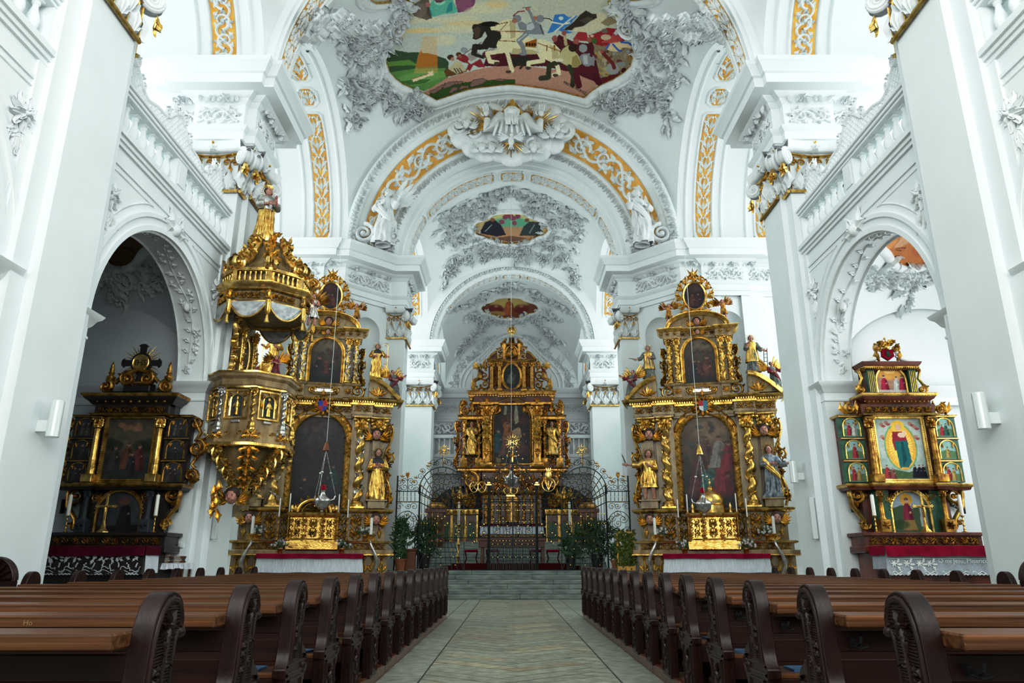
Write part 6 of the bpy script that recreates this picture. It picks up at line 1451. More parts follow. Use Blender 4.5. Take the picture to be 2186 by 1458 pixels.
def plant(name,label,loc,h,w,n,L,m,pot,seed,potm='terracotta',pr=.22,ph=.4,up=.4):
 rd=random.Random(seed);t=thing(name,label,'plant',loc);T=Tr(loc);b=MB(T)
 if pot=='round':b.lathe([(pr*.75,0),(pr,ph),(pr*1.1,ph),(pr*1.1,ph+.05),(pr*.9,ph+.05),(.0,ph)],n=16)
 else:b.box(-pr,pr,-pr,pr,0,ph,.02)
 b.build('pot',potm,t,40);b=MB(T)
 for i in range(n):
  z=ph+(h-ph)*rd.random()**.8;a=rd.uniform(0,2*PI);r=w*math.sqrt(rd.random())*(.55+.45*math.sin(PI*min(1,(z-ph)/(h-ph)*.9+.1)));q=Orn();q.leaf(0,0,rd.uniform(-.6,PI+.6)if rd.random()<.8 else rd.uniform(0,6.28),L*rd.uniform(.6,1.3),L*.16,.01,rd.uniform(-1,1),1,5)
  b.mapped2(q,flatmap((r*math.cos(a),r*math.sin(a)*.8,z),(math.cos(a*2),math.sin(a*2),0),(-math.sin(a*2),math.cos(a*2),.3)))
 b.build('foliage',m,t,50)
 b=MB(T)
 for i in range(6):x=rd.uniform(-.5,.5)*w;b.tube([(x*.4,0,ph-.05),(x*.7,.02,(h+ph)/2),(x,0,h*.93)],[.015,.012,.006],5)
 b.build('stems',m,t,40);return t
plant('potted_bamboo','leafy green bamboo in a pot before the left end of the grille',(-3.98,26.78,.87),1.75,.30,420,.24,'green','round',3,pr=.2,ph=.35)
plant('potted_plant','dark leafy plant in a pot behind the left half of the grille',(-3.35,28.6,.87),1.75,.5,260,.34,'green','round',4,'black',.25,.5)
plant('potted_plant','broad dark plant behind the right half of the grille',(3.2,28.7,.87),1.75,.75,420,.3,'green','round',5,'black',.25,.5)
plant('aloe_plant','spiky aloe in a dark pot low behind the right half of the grille',(2.15,28.0,.87),1.15,.30,60,.55,'green','round',6,'black',.2,.4)
plant('potted_plant','small dark plant in a terracotta pot near the right end of the grille',(3.66,27.05,.87),.85,.2,80,.25,'green','round',7,'terracotta',.16,.32)
t=thing('hedge_trellis','upright yellow-framed trellis overgrown with green ivy before the right end of the grille','plant',(3.99,26.8,.87));b=MB();x0,x1,z1=3.68,4.30,2.2
b.box(x0,x0+.05,26.72,26.86,.87,z1);b.box(x1-.05,x1,26.72,26.86,.87,z1);b.box(x0,x1,26.72,26.86,z1-.06,z1);b.box(x0,x1,26.68,26.9,.87,1.02);b.build('frame','ochre',t,30);b=MB()
for i in range(520):q=Orn();q.leaf(0,0,random.uniform(0,6.28),.13,.04,.02,random.uniform(-1,1),2,5);b.mapped2(q,flatmap((random.uniform(x0,x1),26.74+random.uniform(-.06,.06),random.uniform(.95,z1+.02)),(1,random.uniform(-.4,.4),0),(0,-1,0)))
b.build('ivy','yellowleaf',t,50)
for(x,y,w_,h_,lb)in((-3.75,27.05,.55,1.35,'left'),):
 t=thing('planter_box','brown wooden planter chest behind the bamboo at the left end of the grille','planter',(x,y,.87));b=MB();b.box(x-w_/2,x+w_/2,26.98,27.22,.87,.87+h_*.5,.02);b.box(x-w_/2-.03,x+w_/2+.03,26.96,27.23,.87+h_*.5,.87+h_*.55,.01);b.build('chest','brown_wood',t,30)
GY=27.32
def gp(x,y,e=1):
 p=at_y(1090+x/5.4,960+y/5.4,GY);return np.array([e*(p[0]),GY,p[2]])
G=thing('chancel_grille','dark green wrought iron chancel grille with gilded tips closing the sanctuary','grille',(0,GY,.87))
def bars(mb,e,lines,r):
 for L in lines:mb.tube([gp(*p,e)for p in L],r,5)
def arcpts(cx,cy,rx,ry,a0,a1,n=20):return[(cx+rx*math.cos(a),cy-ry*math.sin(a))for a in np.linspace(a0,a1,n)]
def spiralpts(cx,cy,R,a0,turns,d,n=26):p=np.linspace(0,1,n);a=a0+d*2*PI*turns*p;r=R*(1-.82*p);return list(zip(cx+r*np.cos(a),cy-r*np.sin(a)))
for e in S2:
 studs=MB();sd=lambda x,y,r=.022:studs.blob(gp(x,y,e)+np.array([0,-.015,0]),r,6,5)
 b=MB();z0=.87
 for(x,y0,w)in((302,420,.05),(1112,415,.032),(1378,300,.03)):
  p=gp(x,y0,e);pb=p.copy();pb[2]=z0;xx=(p[0]if abs(p[0])>.5 else p[0]);b=MB();b.tube([(gp(x,900,e)[0],GY,z0),(gp(x,900,e)[0],GY,p[2])],w,4);b.build('post','iron',G,30)
 p=gp(302,400,e);c=MB();c.box(p[0]-.11,p[0]+.11,GY-.08,GY+.08,p[2]-.06,p[2]+.02,.02);c.box(p[0]-.06,p[0]+.06,GY-.06,GY+.06,p[2]+.02,p[2]+.09,.01);c.build('post_cap','gold_bright',G,30)
 b=MB();V=[[(x,590),(x,1385)]for x in np.linspace(25,290,8)[1:-1]]
 bars(b,e,[[(30,575),(302,575)],[(30,600),(302,600)],[(30,1010),(302,1010)],[(30,1090),(302,1090)],[(30,1240),(302,1240)],[(30,1390),(302,1390)]],.018);bars(b,e,V,.011)
 bars(b,e,[[(x,1090),(x,1390)]for x in np.linspace(25,302,14)[1:-1]],.010);bars(b,e,[[(25,y),(302,y)]for y in(1130,1170,1205,1280,1320,1355)],.009)
 bars(b,e,[arcpts(28,1390,270*k,330*k,0,PI/2)for k in(1.,)],.014)
 for(cx,cy,R,d)in((90,880,55,1),(200,880,55,-1),(90,960,45,-1),(210,950,45,1),(80,700,48,1),(200,700,48,-1),(140,790,40,1),(250,800,38,-1)):bars(b,e,[spiralpts(cx,cy,R,PI/2,1.4,d)],.009);sd(cx,cy,.028)
 bars(b,e,[[(28,140),(28,1390)]],.020)
 for x in np.linspace(25,290,8)[1:-1]:
  for y in(640,700,830,1050):sd(x,y,.02)
 for x in(60,130,200,260):
  for y in(1090,1240):sd(x,y)
 b.build('gate_leaf','iron',G,40)
 b=MB()
 for k,r in((1.,.022),(.86,.012),(.62,.012),(.38,.012)):bars(b,e,[arcpts(22,575,280*k,415*k,0,PI/2,24)],r)
 for a in np.linspace(.15,PI/2-.2,6):bars(b,e,[[(22+106*math.cos(a),575-158*math.sin(a)),(22+280*math.cos(a),575-415*math.sin(a))]],.011);sd(22+200*math.cos(a),575-300*math.sin(a));sd(22+260*math.cos(a+.1),575-380*math.sin(a+.1))
 for(cx,cy,R,d,a0)in((70,95,42,-1,PI),(120,130,34,1,0),(55,40,26,1,PI),(210,215,38,1,0),(330,330,45,1,PI),(60,480,50,1,0),(170,480,50,-1,0),(90,380,40,-1,0),(200,360,40,1,0)):bars(b,e,[spiralpts(cx,cy,R,a0,1.4,d)],.009);sd(cx+R*.5,cy-R*.7,.03)
 b.build('lunette','iron',G,40)
 b=MB();bars(b,e,[[(302,570),(715,570)],[(302,680),(970,680)],[(302,1015),(715,1015)],[(715,500),(715,1010)],[(302,1390),(1112,1390)],[(720,570),(970,560)],[(720,1010),(1000,1015)],[(590,590),(590,1390)]],.018)
 bars(b,e,[[(x,690),(x,1010)]for x in(360,420,480,535,650)],.010);bars(b,e,[[(x,570),(x,910)]for x in(760,800,840,880,920)],.010);bars(b,e,[[(720,625),(975,620)],[(302,625),(715,625)]],.012)
 for(cx,cy,R,d,a0)in((360,860,50,1,0),(520,860,55,-1,0),(650,860,45,1,0),(360,960,42,-1,0),(480,960,45,1,0),(650,950,40,-1,0),(810,770,42,1,PI),(890,770,42,-1,0),(780,850,36,-1,0),(900,850,36,1,0),(470,1060,30,1,0),(560,300,55,1,PI),(480,380,48,-1,0)):bars(b,e,[spiralpts(cx,cy,R,a0,1.4,d)],.009);sd(cx,cy,.035);sd(cx+R*.8,cy+R*.6,.026)
 b.build('middle_panel','iron',G,40)
 b=MB()
 for k in(0,.25,.5,.75,1.):bars(b,e,[arcpts(850-10*k,565-80*k+20,100+172*k,130+175*k,.0,PI,30)],.021 if k==1 else.014)
 for a in np.linspace(0,PI,10):bars(b,e,[[(850+100*math.cos(a),585-130*math.sin(a)),(840+272*math.cos(a),505-305*math.sin(a))]],.017)
 for a in np.linspace(0,PI,10):
  for k in(.25,.5,.75):sd(850-10*k+(100+172*k)*math.cos(a),585-80*k-(130+175*k)*math.sin(a),.018)
 bars(b,e,[[(970,560),(1105,480)],[(975,668),(1110,602)],[(985,905),(1120,998)],[(970,560),(985,905)]],.017)
 for k in(.25,.5,.75):x0=970+137*k;bars(b,e,[[(x0,560-80*k),(x0+6,668-66*k-5)],[(x0+5,665-60*k),(x0+12,908+90*k)]],.012);sd(x0+2,600-60*k);sd(x0+8,740,.028);sd(x0+8,850,.024)
 for k in np.linspace(0,1,9):bars(b,e,[[(720+270*k,1015),(600+520*k,1385)]],.012)
 for k in(.15,.3,.45,.62,.8):bars(b,e,[[(720-120*k,1015+370*k),(990+130*k,1015+370*k)]],.012)
 for k in(.1,.35,.6,.85):
  for j in(.15,.5,.85):sd(720-120*k+(270+250*k)*j,1015+370*k)
 bars(b,e,[spiralpts(850,500,60,PI/2,1.1,1),spiralpts(850,500,60,PI/2,1.1,-1),[(850,560),(775,480)],[(850,560),(925,480)],spiralpts(800,510,50,0,1.2,1),spiralpts(900,510,50,PI,1.2,-1)],.011)
 b.build('perspective_panel','iron',G,40)
 b=MB();bars(b,e,[[(1112,480),(1378,480)],[(1112,602),(1378,602)],[(1118,998),(1385,998)],[(1118,1385),(1385,1385)],[(1118,1150),(1385,1150)]],.018);bars(b,e,[[(x,485),(x,600)]for x in(1155,1200,1243,1288,1335)],.012)
 for x in(1155,1200,1243,1288,1335):sd(x,545,.02);sd(x,605)
 bars(b,e,[arcpts(1250,845,125,135,0,2*PI,40),arcpts(1250,845,80,95,.4,5.6,30)],.012)
 for(cx,cy,R,d,a0)in((1165,655,44,1,0),(1230,650,36,-1,0),(1335,655,44,-1,PI),(1230,745,46,1,0),(1300,800,50,-1,0),(1240,850,45,1,PI),(1170,790,40,-1,0),(1165,920,44,1,0),(1245,925,36,-1,0),(1340,930,48,1,0),(1150,970,26,1,0)):bars(b,e,[spiralpts(cx,cy,R,a0,1.4,d)],.010);sd(cx,cy,.024)
 for(cx,cy,R,d,a0)in((1155,375,42,-1,0),(1200,430,40,1,PI),(1275,430,40,-1,0),(1140,445,30,-1,0),(1330,380,42,1,PI),(1335,445,32,1,PI),(1200,360,34,1,0),(1280,360,34,-1,PI),(1060,250,36,1,0),(1090,310,38,-1,PI),(940,140,42,1,PI),(760,140,46,-1,0),(700,190,40,1,0),(900,150,34,-1,0),(640,240,38,-1,PI),(980,200,34,-1,0),(800,150,30,1,0)):bars(b,e,[spiralpts(cx,cy,R,a0,1.3,d)],.010)
 bars(b,e,[[(1238,480),(1238,320)],[(830,205),(830,60)],arcpts(830,210,110,110,.3,PI-.3)],.014)
 b.build('outer_panel','iron',G,40)
 c=MB()
 for(x,y)in((655,205),(680,180),(1005,195),(985,165),(1145,330),(1300,315),(1170,375),(1297,360),(590,258),(530,350),(1075,258),(828,160),(1095,420)):q=Orn();[q.leaf(0,0,a,.10,.035,.03,.5,1,4)for a in(.2,1.2,2.4)];c.mapped2(q,flatmap(gp(x,y,e),(1,0,0),(0,-1,0)))
 q=Orn();[q.leaf(0,0,PI/2+k,.24,.05,.05,-k,2,6)for k in(-.35,0,.35)];c.mapped2(q,flatmap(gp(1238,325,e),(1,0,0),(0,-1,0)))
 c.build('gilded_leaves','gold_bright',G,50)['kind']='stuff';studs.build('studs','gold_bright',G,40)['kind']='stuff'
def sun(cx,cz,R,name,letters=None):
 c=MB();n=16
 for i in range(n):
  a=2*PI*i/n;r0,r1=R*.52,R*(1.if i%2==0 else.9);p=np.linspace(0,1,7);w=.06*R*np.sin(p*9)*(1 if i%2 else 0)
  P=np.stack([cx+(r0+(r1-r0)*p)*math.cos(a)-w*math.sin(a),np.full(7,GY),cz+(r0+(r1-r0)*p)*math.sin(a)+w*math.cos(a)],1);c.tube(P,.085*R*(1-.85*p),5)
 a=np.linspace(0,2*PI,33)[:-1];c.tube(np.stack([cx+R*.5*np.cos(a),np.full(32,GY),cz+R*.5*np.sin(a)],1),.035*R,6,closed=True);c.tube([(cx,GY,cz-R),(cx,GY,cz-R*1.6)],.05*R,6)
 o=c.build(name,'gold_bright',G,40)
 if letters:text_mesh(letters,R*.72,lambda s_,t_:np.stack([cx+np.array(s_),np.full(len(s_),GY-.02),cz-R*.26+np.array(t_)],1)).build('emblem_letters','gold_bright',o,0)
 else:b=MB();b.blob((cx,GY,cz),(R*.25,.04,R*.3),10,7);[b.tube([(cx,GY-.02,cz-R*.35),(cx+d*R*.3,GY-.02,cz+R*.3)],.03*R,5)for d in(-1,0,1)];b.build('emblem','gold_bright',o,50)
pz=at_y(1094,944,GY);sun(0,pz[2],.33,'sun_emblem','IHS')
pz=at_y(948,962,GY);pz2=at_y(1242,962,GY);xs=(pz2[0]-pz[0])/2;sun(-xs,pz[2],.26,'sun_emblem');sun(xs,pz[2],.26,'sun_emblem')
c=MB();P=at_y(1094,975,GY);c.tube([P,P+np.array([0,0,-.2])],.03,6);q=Orn();[q.leaf(0,0,a,.14,.05,.04,.4,2,5)for a in(.3,1.57,2.84)];c.mapped2(q,flatmap(P,(1,0,0),(0,-1,0)))
for u in(1012,1029):a=np.linspace(0,2*PI,25)[:-1];p=at_y(u,1040,GY);c.tube(np.stack([p[0]+.15*np.cos(a),np.full(24,GY-.03),p[2]+.19*np.sin(a)],1),.02,6,closed=True);c.tube([p+np.array([-.1,-.03,-.12]),p+np.array([.1,-.03,.12])],.012,5);c.tube([p+np.array([.1,-.03,-.12]),p+np.array([-.1,-.03,.12])],.012,5)
p=at_y(1171,1035,GY);c.tube(np.stack([p[0]+.24*np.cos(a),np.full(24,GY-.03),p[2]+.24*np.sin(a)],1),.022,6,closed=True);c.blob(p+np.array([0,-.03,.36]),(.12,.03,.16),12,7);[c.tube([p+np.array([0,-.03,-.2]),p+np.array([k*.13,-.03,.12])],.012,5)for k in(-1,0,1)];[c.blob(p+np.array([k*.12,-.04,.12]),.03,6,5)for k in(-1,0,1)]
[c.tube([p+np.array([k*.05,-.03,.5]),p+np.array([k*.08,-.03,.62])],.02,5)for k in(-1,0,1)]
c.build('crest_emblems','gold_bright',G,40)
p=at_y(1090,1048,GY);c=MB();[c.tube(np.stack([p[0]+k*.12+.13*np.cos(a),np.full(24,GY-.04),p[2]+.12*np.sin(a)],1),.016,6,closed=True)for k in(-1,1)];c.box(p[0]-.16,p[0]+.16,GY-.06,GY-.03,p[2]-.2,p[2]-.15);c.build('lock_crown','gold_bright',G,40)
def hanging_lamp(x,y,zbell,zurn,ztop,label,big=1.):
 t=thing('sanctuary_lamp',label,'lamp',(x,y,zurn),'hanging sanctuary lamps');b=MB();b.tube([(x,y,zbell),(x,y,ztop)],.009,5);b.build('cord','rope',t,40)
 b=MB();b.lathe([(.02,.2),(.05,.16),(.09,.02),(.115,-.08),(.12,-.1),(.0,-.1)],x,y,zbell,14);b.build('bell','gold_bright' if x>0 else 'terracotta',t,40)
 k=big;b=MB();b.lathe([(.02,-.38*k),(.05,-.34*k),(.03,-.30*k),(.12*k,-.25*k),(.22*k,-.16*k),(.24*k,-.05*k),(.25*k,-.03*k),(.25*k,.03*k),(.20*k,.08*k),(.09*k,.16*k),(.06*k,.25*k),(.07*k,.30*k),(.09*k,.33*k)],x,y,zurn,24,ribs=12,rib=.03)
 for a in(0.4,2.5,4.6):b.tube([(x+.2*k*math.cos(a),y+.2*k*math.sin(a),zurn),(x+.36*k*math.cos(a),y+.36*k*math.sin(a),zurn+.06),(x+.40*k*math.cos(a),y+.40*k*math.sin(a),zurn+.16)],.022,6)
 b.build('urn','silver',t,50);b=MB();b.lathe([(.05,.32*k),(.075,.36*k),(.08,.5*k),(.0,.5*k)],x,y,zurn,14);b.build('glass','ruby',t,40)
 for a in(.4,2.5,4.6):
  b=MB();p0=np.array([x+.40*k*math.cos(a),y+.40*k*math.sin(a),zurn+.16]);p1=np.array([x,y,zbell-.1]);n=int(np.linalg.norm(p1-p0)/.07)
  for i in range(n):
   o_=p0+(p1-p0)*(i+.5)/n;th=np.linspace(0,2*PI,9)[:-1];d=(p1-p0)/np.linalg.norm(p1-p0);sv=np.array([1.,0,0])if i%2 else np.array([0,1.,0]);b.tube(np.stack([o_+d*.042*math.cos(q)+sv*.013*math.sin(q)for q in th]),.004,4,closed=True)
  b.blob(p0+(p1-p0)*.5,.045,8,6);b.build('chain','silver',t,40)
hanging_lamp(-6.12,23.8,4.75,3.05,18.5,'silver sanctuary lamp with ruby glass hanging on a cord before the left gilt altar')
hanging_lamp(6.10,23.8,4.62,2.95,18.5,'silver sanctuary lamp with ruby glass hanging on a cord before the right gilt altar')
hanging_lamp(-.05,30.8,6.3,4.5,18.2,'silver sanctuary lamp hanging on a long cord before the high altar',1.1)
PC=np.array([-6.12,16.6])
def octa(r,z=None,n=8,c=PC):return[(c[0]+r*math.cos(-PI/2-PI/8+k*PI/4),c[1]+r*math.sin(-PI/2-PI/8+k*PI/4))for k in range(n)]
def pulpit():
 A=thing('pulpit','gilded octagonal pulpit with figured panels and sounding board hanging on the left pillar','pulpit',(-6.12,16.6,2.3));m,g=MB(),MB()
 def flush(nm,mt='gold_bright'):
  nonlocal g
  if g.n:g.build(nm,mt,A,50)
  g=MB()
 R=.92;o8=octa(R);cs=octa(R*1.0)
 m.prism(octa(R),3.7,5.0,'z');m.molding(o8[::-1],[(0,3.6),(.06,3.62),(.10,3.66),(.08,3.78),(.0,3.9),(-.02,4.05)],-1,True);m.molding(o8[::-1],[(0,4.92),(.04,4.96),(.05,5.08),(.12,5.14),(.14,5.24),(.0,5.26),(-.2,5.2)],-1,True)
 g.molding(o8[::-1],[(.02,4.86),(.06,4.88),(.06,4.92),(.02,4.93)],-1,True);g.molding(o8[::-1],[(.08,3.58),(.14,3.6),(.14,3.66),(.08,3.68)],-1,True);g.molding(o8[::-1],[(.10,5.2),(.16,5.21),(.16,5.25),(.1,5.26)],-1,True)
 flush('parapet_mouldings')
 for k in range(-1,4):
  a,b=np.array(o8[k%8]),np.array(o8[(k+1)%8]);u=(b-a)/np.linalg.norm(b-a);n=np.array([u[1],-u[0]]);L=np.linalg.norm(b-a);mid=(a+b)/2
  T=Tr((*mid,0),math.atan2(u[1],u[0]));gg=MB(T);x0=-.20
  frame(gg,[(.22,4.22),(.22,4.80),(-.22,4.80),(-.22,4.22)],[(-.01,0),(0,.04),(.035,.05),(.045,0)],-.005,closed=True)
  pp=arch_poly(-.12,.12,4.25,4.60,12);frame(gg,pp[1:]+pp[:1],[(0,0),(0,.03),(.03,.04),(.03,0)],-.01)
  q=Orn()
  for e in(-1,1):q.spiral(e*.16,.72,.06,0,1.2,e,.014,.04,2);q.leaf(e*.17,.62,-PI/2,.2,.04,.03,0,3);q.spiral(e*.14,-.13,.06,0,1.2,e,.014,.03,2)
  q.leaf(0,.72,PI/2,.1,.04,.04,0,3);[q.leaf(e*.2,-.38,PI/2-e*.7,.2,.06,.05,e,3)for e in(-1,1)];orn(gg,q,0,-.02,4.0)
  gg.build('panel_frame','gold_bright',A,50)
  dd=MB(T);dd.prism(arch_poly(-.12,.12,4.25,4.60,12),-.012,-.008);dd.build('niche_ground','slate',A,0)
  ss=MB(T);ss.box(-.1,.1,-.05,0,4.10,4.17,.015);ss.build('inscription_plate','silver',A,30)
  f=MB(T);f.lathe([(.055,0),(.05,.1),(.04,.2),(.05,.26),(.03,.31),(.015,.33),(.03,.345),(.035,.38),(.02,.415),(.0,.42)],0,-.03,4.27,12,sy=.6);f.tube([(.045,-.03,4.53),(.07,-.05,4.45),(.01,-.07,4.44)],.014,5);f.tube([(-.045,-.03,4.53),(-.07,-.05,4.43),(-.01,-.07,4.48)],.014,5);f.build('relief_figure','gold',A,50)
  c=MB();v=MB();p=a+(a-PC)/R*.03;twisted(c,v,p[0],p[1],4.12,4.74,.055,3,1,False);corinth(c,p[0],p[1],4.74,4.88,.055);c.lathe([(.05,3.95),(.1,4.0),(.06,4.06),(.08,4.12)],p[0],p[1],0,10);co_=c.build('twisted_column','silver' if k%2==0 else 'gold',A,50)
  q=Orn();[q.leaf(0,0,PI/2+e,.22,.07,.07,e,3)for e in(-1.2,-.5,.5,1.2)];q.dome(0,.02,.05,.09);nn=(a-PC)/R;bk=MB();bk.mapped2(q,flatmap((*(a+nn*.04),3.78),(-nn[1],nn[0],0),(*nn,0)));bk.build('corner_bracket','gold_bright',A,50)
 flush('parapet_gilding')
 m.lathe([(.05,2.55),(.16,2.62),(.2,2.72),(.14,2.78),(.28,2.95),(.55,3.3),(.72,3.55),(.78,3.62)],PC[0]-.1,PC[1]-.05,0,8,a0=-PI/2-PI/8,a1=-PI/2-PI/8+2*PI)
 for k in range(0,5):
  a=np.array(o8[k%8]);nn=(a-PC)/R;tn=np.array([-nn[1],nn[0],0.]);pts=[np.array([*(PC+nn*r),z])for r,z in((.88,3.58),(.72,3.42),(.52,3.2),(.36,3.0),(.24,2.82))];g.tube(pts,[.10,.09,.075,.06,.05],8)
  for(P0,s_)in zip(pts,(1.1,1.1,1.,.8,.7)):
   q=Orn();[q.leaf(0,0,-PI/2+e,.26*s_,.08*s_,.09,e*.8,3)for e in(-.9,0,.9)];q.spiral(.06,.02,.07*s_,0,1.2,1,.02,.07,1);q.spiral(-.06,.02,.07*s_,PI,1.2,-1,.02,.07,1);g.mapped2(q,flatmap(P0+np.array([*(nn*.06),0]),tn,(*nn,.1)))
 q=Orn();[q.leaf(random.uniform(-.1,.1),-.1*i,-PI/2+random.uniform(-.7,.7),.3,.09,.08,random.uniform(-1,1),4)for i in range(7)];g.mapped2(q,flatmap((PC[0]-.25,15.75,2.85),(1,0,0),(0,-1,0)))
 gw,fl,hr=MB(),MB(),MB();winged_head(gw,fl,hr,PC[0]+.04,15.95,2.52,1.25);w_=gw.build('cherub','gold',A,50);fl.build('face','flesh',w_,60);hr.build('hair','hair',w_,60)
 flush('bowl_acanthus')
 m.box(-6.72,-6.60,16.5,17.7,5.2,6.9);Tb=Tr((-6.6,17.1,0),PI/2);gb=MB(Tb);frame(gb,ellipse_poly(0,6.0,.17,.36,28),[(0,0),(.0,.05),(.06,.06),(.08,0)],0,closed=True);acanthus_wing(gb,-.55,.05,5.25,6.7,.3,-1);acanthus_wing(gb,.55,.05,5.25,6.7,.3,1)
 for x in(-.4,.4):straight_col(gb,gb,x,-.08,5.3,6.6,.07,True)
 V=np.concatenate(gb.V);g.add(V,[np.concatenate(f)for f in gb.F.values()]);db=MB(Tb);db.prism(ellipse_poly(0,6.0,.17,.36,28),-.01,.02);db.build('oval_picture','slate',A,0)
 flush('back_panel_carving')
 C2=np.array([-6.05,16.6]);oc=octa(1.12,c=C2);oc2=octa(1.22,c=C2);m.prism(octa(1.05,c=C2),6.85,7.25,'z');m.prism(octa(1.08,c=C2),7.25,7.75,'z')if False else None
 g.molding(oc[::-1],[(-.05,6.78),(0,6.8),(.02,6.88),(0,6.9)],-1,True);g.molding(oc[::-1],[(0,7.14),(.06,7.16),(.08,7.22),(.14,7.26),(.15,7.32),(-.3,7.34)],-1,True);g.molding(oc[::-1],[(-.12,7.62),(-.02,7.63),(.0,7.70),(-.1,7.72),(-.3,7.72)],-1,True)
 m.prism(octa(.92,c=C2),7.3,7.66,'z');m.lathe([(1.0,7.68),(.95,7.74),(.75,7.85),(.55,8.05),(.42,8.3),(.3,8.5),(.26,8.62),(.3,8.66),(.3,8.72),(0,8.72)],C2[0],C2[1],0,8,a0=-PI/2-PI/8,a1=-PI/2-PI/8+2*PI)
 n_=0
 for k in range(-1,5):
  a,b=np.array(oc[k%8]),np.array(oc[(k+1)%8]);u=(b-a)/np.linalg.norm(b-a);L=np.linalg.norm(b-a);T=Tr((*((a+b)/2),0),math.atan2(u[1],u[0]));nn=(a-C2)/1.12
  for i in range(6):
   x=-L/2+L*(i+1)/7;f=MB(T);f.lathe([(.04,7.33),(.02,7.36),(.045,7.45),(.02,7.55),(.04,7.62)],x,.09,0,8);V=np.concatenate(f.V);g.add(V,[np.concatenate(q_)for q_ in f.F.values()])
  g.box(a[0]-nn[0]*.08-.05,a[0]-nn[0]*.08+.05,a[1]-nn[1]*.08-.05,a[1]-nn[1]*.08+.05,7.33,7.63)
  uu=np.linspace(-1,1,41);cl=MB(T);dr=.34*(1-np.abs(uu)**2.2)+.03;rows=[np.stack([uu*L/2,np.full(41,-.015)-.03*np.sin(kk*9+uu*6)*kk,6.86-dr*kk],1)for kk in np.linspace(0,1,9)];cl.grid(np.stack(rows));cl.build('swag','silver_cloth',A,60)
  f=MB(T);f.tube(np.stack([uu*L/2,np.full(41,-.03),6.85-dr],1),.025,6);f.tube([(-L/2,-.04,6.88),(-L/2,-.05,6.6),(-L/2,-.05,6.52)],[.06,.07,.02],8);f.tube([(-L/2,-.05,6.52),(-L/2,-.05,6.34)],[.025,.06],8);q=Orn();q.rinceau(.5,.16,3,.04);q.V=[np.stack([v_[:,1]-.25,v_[:,0],v_[:,2]],1)for v_ in q.V];orn(f,q,0,.03,7.02);q=Orn();[q.leaf(0,0,PI/2+e,.24,.08,.07,e,3)for e in(-.8,0,.8)];orn(f,q,-L/2,.0,6.95)
  V=np.concatenate(f.V);g.add(V,[np.concatenate(q_)for q_ in f.F.values()])
  tn=np.array([-nn[1],nn[0],0.]);pts=[np.array([*(C2+nn*r),z])for r,z in((1.08,7.78),(.92,7.92),(.74,7.98),(.6,8.14),(.5,8.36),(.40,8.58),(.36,8.72))];g.tube(pts,[.07,.09,.08,.08,.075,.07,.05],8)
  q=Orn();q.spiral(0,0,.20,PI/2,1.6,1,.05,.09,0);q.dome(0,0,.07,.1)
  for sg in(-1,1):g.mapped2(q,flatmap(pts[0]+np.array([0,0,.06])+tn*.05*sg,(*nn,0),tn*sg))
  for P0 in pts[1:]:
   for _ in range(3):q=Orn();q.leaf(0,0,random.uniform(0,6.28),.24,.08,.1,random.uniform(-1,1),3);g.mapped2(q,flatmap(P0+np.array([*(nn*.05),.02]),tn,(*nn,.4)))
  g.lathe([(.05,7.7),(.03,7.75),(.07,7.84),(.03,7.92),(0,8.0)],a[0]-nn[0]*.08,a[1]-nn[1]*.08,0,8)
 m.build('marbled_body','marble',A,25);flush('dome_scrolls')
 c=MB()
 for i in range(7):x=-5.75-.17*i;z=3.50-.18*i;c.box(x-.2,x+.02,17.75,18.5,z-.05,z,.01);c.box(x-.02,x,17.75,18.5,z-.2,z,.004)
 p=np.linspace(0,1,9);G_=np.stack([np.stack([-5.5-1.35*p,np.full(9,y),3.62-1.36*p**1.15+d],1)for y,d in((17.72,-.22),(17.72,.04),(17.78,.04),(17.78,-.22))],1);c.grid(G_,cv=True)
 c.build('stair','marble',A,30)
 statue('madonna_statue',"crowned statue in silver bodice and golden skirt on top of the pulpit's sounding board",'statue',Tr((-6.2,16.45,8.72),.7),1.52,'gold_bright',[[(.16,-.06,.62),(.10,-.15,.70)],[(-.16,-.06,.62),(-.02,-.15,.64)]],sleeve='silver',halo=True,crown=True,seed=60,turn=.3,extra=lambda t,TT,K:(lambda b:(b.lathe([(K(.135),K(.56)),(K(.14),K(.66)),(K(.15),K(.74)),(K(.11),K(.80)),(K(.06),K(.83))],n=20,sy=.75),b.build('bodice','silver',t,60)))(MB(TT)))
 for(e,y)in((0,0),):
  statue('putto_statue','small flying cherub clinging to the right end of the pulpit sounding board','angel',Tr((-4.92,16.75,6.65),.3),.85,'silver',wings='gold_dark',halo=False,legs=True,child=True,seed=61)
 statue('putto_statue','small winged cherub in a crimson cloth sitting on the pulpit rim','angel',Tr((-5.62,16.55,5.25),.2),.62,'robe_red',wings='gold',halo=False,legs=True,child=True,seed=62)
pulpit()
def small_scene(seed,k,pal,bright=1.):
 def fn(P):
  rd=random.Random(seed);H=P.H;P.ell(.5,.2,.7,.5,np.array(pal[0])*bright,.9,.6);P.poly([(0,H*.62),(.4,H*.5),(1,H*.6),(1,H),(0,H)],np.array(pal[1])*bright,.9)
  for i in range(k):P.person(.5+(i-(k-1)/2)*.28+rd.uniform(-.05,.05),H*.96,H*rd.uniform(.6,.78),np.array(rd.choice(pal[2:]))*bright,np.array((.5,.3,.22))*max(bright,.35),0,.3)
 return fn
